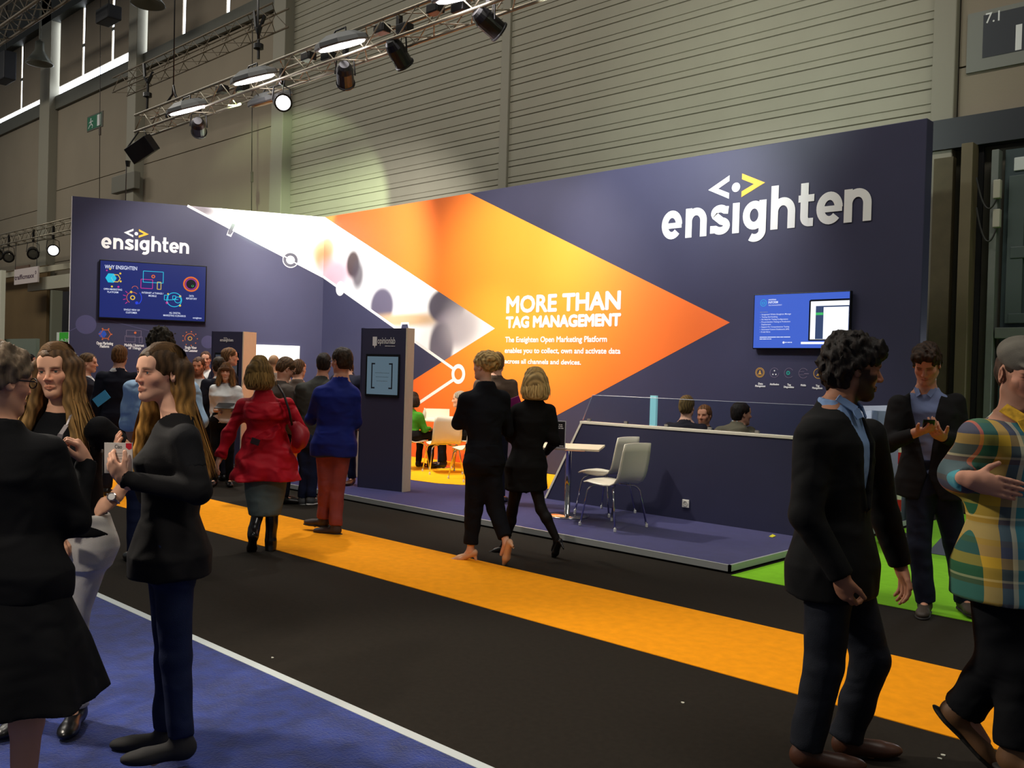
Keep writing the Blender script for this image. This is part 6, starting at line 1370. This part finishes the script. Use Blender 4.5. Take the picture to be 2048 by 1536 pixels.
q = MB(); q.poly([Mp @ Vector(v) for v in ((-.031, -.058, .0045), (.031, -.058, .0045), (.031, .058, .0045), (-.031, .058, .0045))]); q.build('display', mat('phone_glass', (30, 34, 42), .1), ph)

# ---- man in the plaid shirt
def plaid():
    m = bpy.data.materials.new('plaid'); m.use_nodes = True; nt = m.node_tree; L = nt.links.new; b = nt.nodes['Principled BSDF']; b.inputs['Roughness'].default_value = .85
    tc = nt.nodes.new('ShaderNodeTexCoord'); mp = nt.nodes.new('ShaderNodeMapping'); mp.inputs['Rotation'].default_value = (0, 0, -.9); L(tc.outputs['Object'], mp.inputs['Vector']); sp = nt.nodes.new('ShaderNodeSeparateXYZ'); L(mp.outputs['Vector'], sp.inputs[0])
    def ramp(axis_, scale, cols, off):
        a = nt.nodes.new('ShaderNodeMath'); a.operation = 'MULTIPLY_ADD'; a.inputs[1].default_value = scale; a.inputs[2].default_value = off; L(sp.outputs[axis_], a.inputs[0]); f = nt.nodes.new('ShaderNodeMath'); f.operation = 'FRACT'; L(a.outputs[0], f.inputs[0])
        r = nt.nodes.new('ShaderNodeValToRGB'); r.color_ramp.interpolation = 'CONSTANT'; el = r.color_ramp.elements
        while len(el) < len(cols): el.new(.5)
        for e_, (p_, c_) in zip(el, cols): e_.position = p_; e_.color = (*lin(c_), 1)
        L(f.outputs[0], r.inputs[0]); return r
    A = ramp(0, 4.2, [(0, (60, 150, 160)), (.22, (70, 62, 60)), (.40, (190, 90, 40)), (.44, (24, 96, 52)), (.62, (214, 170, 40)), (.80, (78, 80, 92)), (.93, (220, 214, 180))], .1)
    B = ramp(2, 4.6, [(0, (70, 120, 130)), (.25, (90, 70, 60)), (.33, (210, 200, 150)), (.37, (40, 80, 60)), (.55, (206, 164, 44)), (.72, (50, 70, 110)), (.9, (80, 84, 84))], .3)
    mx = nt.nodes.new('ShaderNodeMix'); mx.data_type = 'RGBA'; mx.inputs[0].default_value = .38; L(A.outputs[0], mx.inputs[6]); L(B.outputs[0], mx.inputs[7]); L(mx.outputs[2], b.inputs['Base Color']); return m
p = Person('man in colourful plaid shirt and grey flat cap, cut by the right edge', 2010, 1.80, 'm', -128, D=3.35, head=dict(phi=-156, pitch=-12, at=(2050, 748, .0)), skin=(190, 138, 114),
  J=dict(neck=('p', 2030, 838, .0), mid=('p', 2028, 862, .0), pelvis=('p', 2028, 1120, .05), shR=('p', 1965, 868, -.06), shL=('p', 2100, 872, .05), elR=('p', 1914, 950, .08), wrR=('p', 1944, 960, -.14), elL=('p', 2130, 1010, .0), wrL=('p', 2120, 1120, -.1),
         hipR=('p', 1998, 1130, .03), hipL=('p', 2052, 1130, .07), knR=('p', 2000, 1318, .02), anR=('p', 1928, 1418, .14), toR=('p', 1985, 1500, .10), knL=('p', 2040, 1330, -.02), anL=('p', 2030, 1500, -.05), toL=('p', 2080, 1550, -.12)))
p.beard = ((70, 50, 40), .55); p.scalp = (60, 46, 36); p.hand('R', tip=(2042, 984, -.20), palmw=fwn, curl=.12, thumb=1., sz=.92).hand('L', curl=.5); p.pitchR = -.75
p.body(.0032, .005).eyes((60, 60, 60)); p.hair((60, 46, 36), 'short', wr=.004, seed=7, lod=.008, vol=-.002)
p.top(plaid(), 'shirt', hem=.80, hemw=(.205, .16), flare=.02, off=.024, sleeve=.92, sl=(.070, .060, .046), lod=.008, wr=.007, seed=7, vneck=(1.36, .035))
p.trousers(cloth('black_trousers', (12, 13, 17)), lod=.009, rk=(.100, .078, .070), wr=.006, hem=.97); p.shoes(mat('tan_boot', (104, 72, 44), .6), bm=MATS['sole_dark'])
for x in (-1, 1): p.strap('collar', [p.J['neck']+p.R@V3(x*.066, .0, .040), p.J['neck']+p.R@V3(x*.050, .07, .0), p.J['neck']+p.R@V3(x*.05, .10, -.045)], .045, mat('yellow_plaid', (206, 160, 40), .85, vary=.4, vscale=40), p.R@V3(x*.5, .8, .3), .007)
F = Field(p.J['head']-.17, p.J['head']+V3(.17, .17, .2), .0055); R_ = p.HR@Rx(-.18)
F.ell(p.hp((0, -.008, .066)), (.094, .118, .062), R_, .02); F.ell(p.hp((0, .02, .078)), (.088, .100, .045), R_, .03); F.ell(p.hp((0, .098, .050)), (.068, .062, .014), R_, .012)
F.put(lambda X, Y, Z: -((X-p.hp((0, 0, .028))[0])*R_[0, 2]+(Y-p.hp((0, 0, .028))[1])*R_[1, 2]+(Z-p.hp((0, 0, .028))[2])*R_[2, 2]), p.J['head']-.2, p.J['head']+.25, .006, '&')
p.part('flat_cap', F, cloth('cap_tweed', (96, 92, 84), bump=.5, bscale=400, vary=.15))
beige = mat('beige_patent', (206, 158, 120), .25)
# ---- two women walking past
p = Person('tall woman with short blonde hair in dark trouser suit and beige pumps', 965, 1.76, 'f', 28, foot=(950, 1122), head=dict(phi=52, pitch=4, at=(969, 733, 0)), skin=(222, 170, 140),
  J=dict(neck=('p', 971, 770, 0), mid=('p', 970, 787, 0), pelvis=('p', 968, 918, 0), shL=('p', 932, 795, -.05), shR=('p', 1006, 792, .08), elL=('p', 915, 848, .02), wrL=('p', 938, 852, .24), elR=('p', 1016, 862, .16), wrR=('p', 1008, 858, .36),
         hipL=('p', 953, 930, -.02), hipR=('p', 980, 930, .03), knL=('p', 947, 1022, .02), anL=('p', 941, 1098, .02), toL=('p', 905, 1140, .05), knR=('p', 992, 1018, .0), anR=('p', 1013, 1085, -.14), toR=('p', 985, 1150, .02)))
p.pitchL = -.10; p.pitchR = -.95; p.hand('L', curl=.6).hand('R', curl=.6); p.scalp = (150, 116, 70); p.body(.006, .008, legk=.82)
p.hair((186, 154, 98), 'up', tip=(204, 172, 114), vol=.006, wr=.006, seed=8, lod=.006, nape=-.10, fq=(50, 120))
p.top(cloth('midnight_suit', (12, 13, 19)), 'jacket', hem=.88, hemw=(.178, .13), lod=.0105, seed=8, smear=.05); p.trousers(MATS['midnight_suit'], lod=.0105, hem=.86, rk=(.096, .080, .064), wr=.006)
p.shoes(beige, pump=True)
p = Person('woman with blonde bob in black knee-length coat and black tights, walking', 1065, 1.63, 'f', 22, foot=(1062, 1112), head=dict(phi=48, pitch=0, at=(1068, 763, 0)), skin=(214, 160, 130),
  J=dict(neck=('p', 1068, 797, 0), mid=('p', 1066, 812, 0), pelvis=('p', 1052, 930, 0), shL=('p', 1034, 820, -.03), shR=('p', 1100, 818, .06), elL=('p', 1020, 872, .05), wrL=('p', 1032, 832, .28), elR=('p', 1110, 882, .05), wrR=('p', 1092, 905, .26),
         hipL=('p', 1040, 940, -.02), hipR=('p', 1064, 940, .02), knL=('p', 1024, 1022, .05), anL=('p', 1010, 1086, .10), toL=('p', 980, 1116, .16), knR=('p', 1082, 1018, -.02), anR=('p', 1114, 1080, -.06), toR=('p', 1090, 1135, .10)))
p.pitchL = -.12; p.pitchR = -.75; p.hand('L', curl=.5).hand('R', curl=.6); p.scalp = (140, 112, 70); p.legpaint = (22, 19, 19); p.body(.006, .008, legk=.95)
p.hair((172, 142, 88), 'bob', tip=(196, 166, 108), len_=.13, strands=480, seed=9, lod=.007, az=(-115, 115), vol=.004, wr=.0015)
coat = cloth('black_wool', (12, 11, 11)); p.top(coat, 'coat', hem=.70, hemw=(.185, .15), lod=.0105, seed=9, smear=.05)
p.shoes(black_shoe, pump=True)
a = NPF(dep(1029, 803, p.D+.25)); q = MB(); q.box((-.036, -.006, -.055), (.036, .006, .055), Matrix.Translation(a) @ rotz(YAW+.2) @ Matrix.Rotation(1.2, 4, 'Y'))
q.top('pink_phone_case', mat('magenta_case', (150, 40, 120), .4), 'magenta phone case held up between the two walking women', 'phone', bevel=.003)

# ---- red coat
p = Person('woman in red trench coat with brown bobbed hair and black boots, from behind', 528, 1.70, 'f', 8, foot=(525, 1100), head=dict(phi=2, pitch=2, at=(519, 742, 0)), skin=(214, 160, 132),
  J=dict(neck=('p', 527, 786, 0), mid=('p', 530, 803, 0), pelvis=('p', 532, 925, 0), shL=('p', 487, 808, .0), shR=('p', 574, 806, .0), elL=('p', 458, 868, .02), wrL=('p', 440, 915, -.02), elR=('p', 604, 862, .04), wrR=('p', 590, 900, .24),
         hipL=('p', 520, 940, 0), hipR=('p', 544, 940, 0), knL=('p', 520, 1010, .02), anL=('p', 506, 1066, -.16), toL=('p', 500, 1120, .05), knR=('p', 545, 1010, .02), anR=('p', 541, 1092, .0), toR=('p', 537, 1116, .17)))
p.pitchL = -.8; p.hand('L', curl=.4).hand('R', curl=.6); p.scalp = (84, 66, 40); p.body(.006, .008, legk=.72)
p.hair((112, 86, 44), 'bob', tip=(140, 108, 60), len_=.13, strands=520, seed=10, lod=.007, az=(-130, 130), vol=.008, wr=.0015)
redc = cloth('red_cotton', (178, 18, 36), rough=.6, fold=1.2, bump=.1)
p.top(redc, 'coat', hem=.78, hemw=(.265, .20), flare=.025, off=.030, lod=.009, seed=10, wr=.008, ripple=(6, .04, .7), sl=(.072, .062, .054), waist=-.062)
F = Field(p.J['mid']-V3(.26, .26, .22), p.J['mid']+V3(.26, .26, .10), .010); L_ = p.lv([(1.28, .190, .165, -.012), (1.36, .192, .160, -.012), (1.42, .165, .125, -.01)]); F.loft(L_, p.yaw, .0, 2.4); p.part('storm_flap', F, redc)
p.strap('belt_tie', [p.pp(495, 892, -.22), p.pp(520, 874, -.22), p.pp(560, 852, -.20)], .045, redc, -fwn, .010); p.strap('belt_buckle', [p.pp(503, 880, -.235), p.pp(519, 886, -.235)], .05, mat('buckle_dark', (36, 14, 18), .5), -fwn, .012)
p.tube('bag_strap', [p.pp(556, 770, -.02), p.pp(568, 790, -.12), p.pp(578, 820, -.13), p.pp(584, 850, -.10)], .010, mat('strap_black', (24, 18, 18), .5))
F = Field(p.pp(600, 880, .0)-.16, p.pp(600, 880, .0)+.16, .009); F.ell(p.pp(600, 876, -.02), (.07, .10, .10), Rz(p.yaw), .02); F.rc(p.pp(588, 850, -.05), p.pp(606, 868, -.02), .05, .05, .04); p.part('handbag', F, mat('bag_red', (150, 18, 32), .5))
p.skirt(cloth('grey_denim', (86, 98, 98)), z0=.47, a0=.135, b0=.13, ripple=None, lod=.01); p.shoes(mat('black_boot', (18, 17, 18), .22), boot=.43)
# ---- blue blazer
p = Person('man in royal blue blazer and dusty red trousers, from behind', 672, 1.78, 'm', -12, foot=(655, 1066), head=dict(phi=38, pitch=-2, at=(683, 723, 0)), skin=(206, 154, 126),
  J=dict(neck=('p', 681, 760, 0), mid=('p', 677, 776, 0), pelvis=('p', 668, 884, 0), shL=('p', 640, 785, .0), shR=('p', 706, 788, .0), elL=('p', 622, 838, .10), wrL=('p', 636, 832, .32), elR=('p', 712, 845, .06), wrR=('p', 700, 826, .30),
         knL=('p', 652, 968, .0), anL=('p', 647, 1036, .04), toL=('p', 618, 1062, .12), knR=('p', 674, 972, -.02), anR=('p', 671, 1052, -.05), toR=('p', 640, 1080, .0)))
p.hand('L', curl=.7).hand('R', curl=.7); p.scalp = (52, 40, 28); p.brow = (52, 40, 28); p.body(.006, .009)
p.hair((54, 42, 30), 'short', wr=.003, vol=.002, seed=11, lod=.007, fq=(55, 130)); p.glasses((60, 50, 44))
p.top(cloth('royal_blue_wool', (22, 36, 116), rough=.7), 'blazer', hem=.80, hemw=(.20, .14), flare=.012, lod=.0105, seed=11, wr=.005)
p.trousers(cloth('dusty_red_cotton', (134, 68, 66), bump=.25), lod=.0105, wr=.006, rk=(.096, .072, .060), hem=.99); p.shoes(mat('dark_brown_shoe', (58, 44, 36), .6), bm=MATS['sole_dark'])
# ---- grey T-shirt, person behind the blue blazer
p = Person('man in dark grey T-shirt and jeans with trainers, beside the blue blazer', 635, 1.76, 'm', -28, foot=(607, 1008), head=dict(phi=-10, at=(648, 728, .1)), skin=(206, 154, 128),
  J=dict(neck=('p', 643, 757, .08), mid=('p', 636, 768, .05), pelvis=('p', 618, 880, 0), elL=('p', 592, 835, .05), wrL=('p', 612, 850, .24), shL=('p', 603, 778, 0), shR=('p', 668, 780, .1), knL=('p', 612, 945, 0), anL=('p', 604, 996, .0), toL=('p', 590, 1018, .1)), lod=.015)
p.scalp = (40, 32, 26); p.body(.008).hair((42, 34, 28), 'short', wr=.003, vol=-.002, seed=12, lod=.009); p.top(cloth('grey_tee', (58, 58, 54)), 'shirt', hem=.90, sleeve=.36, sl=(.068, .064, .05), lod=.013, seed=12); p.trousers(jeans, lod=.013); p.shoes(mat('grey_trainer', (78, 80, 82), .7), bm=mat('sole_white', (200, 200, 195), .6))
p = Person('person in jeans mostly hidden behind the blue blazer, standing on the platform', 690, 1.70, 'm', 150, foot=(688, 968), z=PZ, skin=(206, 160, 134), lod=.016, head=dict(phi=150, at=(692, 742, 0)))
p.scalp = (60, 44, 34); p.body(.009).hair((60, 44, 34), 'short', seed=13, lod=.011); p.top(cloth('dark_shirt', (40, 42, 58)), 'shirt', hem=.88, sleeve=.9, lod=.015); p.trousers(jeans, lod=.015); p.shoes(mat('brown_leather', (74, 44, 30), .4))

# ---- light blue shirt in front of the big screen
p = Person('tall man in light blue shirt with rolled sleeves and dark curly hair, from behind', 322, 1.90, 'm', 6, foot=(300, 1124), head=dict(phi=14, at=(321, 692, 0)), skin=(206, 150, 118),
  J=dict(neck=('p', 322, 742, 0), mid=('p', 322, 762, 0), pelvis=('p', 316, 905, 0), shL=('p', 268, 776, 0), shR=('p', 378, 776, 0), elL=('p', 258, 846, .02), wrL=('p', 272, 905, .12), elR=('p', 396, 842, .04), wrR=('p', 385, 836, .25)))
p.scalp = (46, 38, 28); p.body(.007, .009).hair((50, 42, 30), 'short', vol=.012, wr=.014, seed=14, lod=.007); p.top(cloth('light_blue_shirt', (180, 212, 244), rough=.8, fold=1.), 'shirt', hem=.90, sleeve=.55, sl=(.074, .066, .06), lod=.011, seed=14, wr=.006)
p.trousers(jeans, lod=.013); p.shoes(black_shoe)

def simple(label, col, D, head, phi, hphi, H=1.75, sex='m', hairc=(60, 46, 34), topm=None, botm=None, hstyle='short', hemz=.82, z=0., skin=(206, 156, 130), foot=None, beard=None, jacket=True, sit=False, J=None, vol=.002, pitch=0., recede=0., tip=None, sleeve=1., shirt=None, lod=.016, fringe=0., vneck=None, hh=.008, len_=.0, az=(-120, 120), glasses=False):
    p = Person(label, col, H, sex, phi, D=D, foot=foot, z=z, head=dict(phi=hphi, at=(*head, 0.), pitch=pitch) if head else dict(phi=hphi, pitch=pitch), lod=lod, skin=skin, sit=sit, J=J)
    if head and not (J and 'mid' in J):      # carry the shoulders with the head
        hd0 = p.J['head']; nk = p.R@V3(0, -.035, -.162)*p.sc; dlt = hd0+nk-p.J['neck']
        for n in ('neck', 'mid', 'shR', 'shL', 'elR', 'elL', 'wrR', 'wrL'): p.J[n] = p.J[n]+dlt*(1 if n in ('neck', 'mid', 'shR', 'shL') else .8)
    p.scalp = hairc if recede < .02 else skin; p.brow = hairc
    if beard: p.beard = beard
    p.body(hh)
    if hstyle: p.hair(hairc, hstyle, vol=vol, wr=.0028 if hstyle == 'short' else .0015, fq=(55, 130), seed=(len(label) % 17)+1, lod=.009, recede=recede, tip=tip, fringe=fringe, len_=len_, az=az, strands=220 if hstyle in ('long', 'bob') else 0)
    if topm: p.top(topm, 'jacket' if jacket else 'shirt', hem=hemz if not sit else .92, sleeve=sleeve, lod=lod*.8, vneck=vneck, seed=len(label) % 13, off=.022 if jacket else .016)
    if shirt: p.top(shirt, 'shirt', off=.010, hem=.95, sleeve=.7, sl=(.05, .044, .036), lod=lod*.8, wr=0)
    p.trousers(botm or navycloth, lod=lod*.85); p.shoes(black_shoe, lod=.008)
    if glasses: p.glasses()
    return p
wsh = cloth('white_shirt', (214, 214, 212)); dsuit = cloth('dark_suit', (24, 25, 36))
simple('man with reddish hair in dark suit holding a blue leaflet, from behind', 240, 10.8, (240, 713), -18, -15, 1.78, hairc=(110, 76, 44), topm=dsuit, botm=dsuit, shirt=wsh)
q = MB(); a = NPF(dep(203, 797, 10.5)); q.box((-.055, -.004, -.09), (.055, .004, .09), Matrix.Translation(a) @ rotz(YAW) @ Matrix.Rotation(.9, 4, 'Y')); q.top('blue_leaflet', mat('leaflet_blue', (70, 160, 210), .5), 'bright blue leaflet in the hand of the man in the dark suit', 'leaflet')
simple('man in open white shirt and dark jacket, in profile facing right', 178, 12.2, (177, 726), -100, -105, 1.74, hairc=(96, 72, 46), topm=dsuit, botm=dsuit, shirt=wsh, vneck=(1.15, .09), skin=(214, 160, 132))
simple('dark-haired man in pale shirt standing far left by the grey-green partition', 56, 14.5, (58, 724), -95, -100, 1.72, hairc=(26, 22, 20), topm=cloth('pale_shirt', (170, 150, 140)), jacket=False, skin=(170, 122, 100))
simple('bearded man with short brown hair facing us left of the far kiosk', 398, 12.6, (397, 733), 172, 165, 1.70, hairc=(88, 56, 36), topm=dsuit, shirt=wsh, vneck=(1.15, .08), beard=((84, 52, 36), .7), skin=(206, 146, 116))
simple('man peeking out beside the far kiosk, mostly hidden', 411, 14.9, (411, 719), 178, 178, 1.76, hairc=(80, 54, 40), topm=dsuit, shirt=wsh, vneck=(1.15, .08), z=PZ)
simple('dark-haired man in navy suit with white collar in front of the far kiosk', 436, 12.4, (437, 733), 22, 10, 1.70, hairc=(52, 40, 28), topm=dsuit, botm=dsuit, shirt=wsh)
simple('balding man in profile facing right in front of the far kiosk', 460, 13.2, (460, 714), -84, -82, 1.77, hairc=(110, 78, 48), topm=dsuit, recede=.03, skin=(216, 160, 128), z=PZ)
p = simple('woman with fringe in white top holding a tablet in front of the far kiosk', 449, None, (452, 744), 176, 174, 1.64, 'f', hairc=(96, 66, 40), tip=(150, 116, 72), topm=wsh, jacket=False, botm=blackcloth, hemz=.88, hstyle='long', len_=.16, foot=(443, 972), sleeve=.62, skin=(226, 176, 146), hh=.006, fringe=.004,
  J=dict(elR=('p', 425, 815, -.02), wrR=('p', 434, 815, -.22), elL=('p', 482, 815, -.02), wrL=('p', 470, 815, -.22)))
F = Field(p.J['head']-.16, p.J['head']+.16, .007); F.ell(p.hp((0, .085, .042)), (.062, .022, .036), p.HR, .01); p.part('fringe', F, hair_mat, lambda v: np.tile(np.array(lin((92, 62, 38))), (len(v), 1)))
a = NPF(dep(453, 812, p.D-.28)); q = MB(); q.box((-.13, -.09, -.006), (.13, .09, .006), Matrix.Translation(a) @ rotz(YAW) @ Matrix.Rotation(.35, 4, 'X')); q.top('tablet', mat('tablet_black', (20, 24, 26), .3), 'black tablet held by the woman in the white top', 'tablet', bevel=.003)
a = NPF(dep(452, 826, p.D-.25)); q = MB(); q.box((-.10, -.006, -.075), (.10, .006, .075), Matrix.Translation(a) @ rotz(YAW)); q.top('paper_folder', mat('paper_grey', (196, 190, 180), .6), 'pale paper folder held under the tablet by the woman in white', 'folder')
simple('bald man mostly hidden behind the woman in the red coat', 546, 13.4, (547, 727), 12, 10, 1.74, hairc=(150, 120, 90), hstyle=None, topm=cloth('beige_shirt', (160, 150, 140)), jacket=False, skin=(214, 166, 130), z=PZ)
simple('man in glasses bowing his head beside the woman in the red coat', 572, 10.6, (572, 738), -72, -70, 1.74, hairc=(84, 62, 40), topm=cloth('brown_grey_top', (74, 66, 60)), jacket=False, pitch=-32, glasses=True, hh=.007)
simple('man with cropped hair in grey-brown T-shirt between red coat and blue blazer', 597, 12.0, (598, 738), -20, -35, 1.70, hairc=(96, 72, 50), topm=cloth('taupe_tee', (96, 84, 76)), jacket=False, sleeve=.4, vol=-.003, z=PZ)
simple('man in brown-grey jacket mostly hidden behind the tall blonde woman', 990, 10.6, (994, 727), -12, -5, 1.76, hairc=(110, 86, 52), topm=cloth('brown_jacket', (86, 70, 58)), z=PZ)
# ---- seated visitors
simple('seated woman in green jacket partly hidden by the near kiosk', 832, None, (826, 800), -38, -55, 1.68, 'f', hairc=(40, 30, 24), topm=cloth('green_wool', (62, 130, 34)), botm=blackcloth, hstyle='bob', len_=.08, sit=True, foot=(820, 939), z=PZ+.004)
simple('seated grey-haired man in profile facing left at the booth table', 934, None, (919, 799), 88, 88, 1.76, hairc=(150, 140, 124), topm=cloth('grey_suit', (64, 62, 66)), botm=blackcloth, sit=True, foot=(932, 936), z=PZ+.004, skin=(214, 158, 124))
def dy_(x, y, Y): return (ony(x, y, Y)-EYE).dot(_fw)
simple('seated man with brown hair seen from behind through the glass screen', 1372, dy_(1372, 820, 9.0), (1374, 814), -15, -20, 1.76, hairc=(104, 82, 46), topm=cloth('dark_jacket', (34, 30, 38)), sit=True, z=PZ)
p = simple('seated bearded man with white lanyard facing us behind the half wall', 1408, dy_(1408, 830, 9.85), (1408, 831), 165, 160, 1.74, hairc=(120, 78, 44), topm=cloth('dark_sweater', (26, 25, 30)), jacket=False, sit=True, z=PZ, J=dict(mid=('p', 1408, 862, 0), neck=('p', 1408, 855, 0), shR=('p', 1380, 870, 0), shL=('p', 1436, 870, .0)), beard=((104, 70, 44), .65), recede=.022, skin=(214, 150, 116))
p.strap('lanyard', [p.J['neck']+p.R@V3(.06, .04, .03), p.J['neck']+p.R@V3(.045, .145, -.08), p.J['neck']+p.R@V3(.01, .165, -.25)], .022, wsh, p.R@V3(0, 1, .3))
p = simple('seated man in grey jacket with white lanyard, dark hair, turned right behind the half wall', 1470, dy_(1470, 830, 9.1), (1483, 828), -35, -62, 1.78, hairc=(34, 26, 22), topm=cloth('grey_brown_jacket', (96, 88, 72)), sit=True, z=PZ, skin=(190, 136, 108), J=dict(mid=('p', 1468, 856, 0), neck=('p', 1476, 848, 0), shL=('p', 1440, 862, 0), shR=('p', 1500, 862, .05)))
p.strap('lanyard', [p.J['neck']+p.R@V3(.06, .0, .025), p.J['neck']+p.R@V3(.03, -.06, .03), p.J['neck']+p.R@V3(-.05, -.045, .03)], .018, wsh, p.R@V3(0, -1, .3))
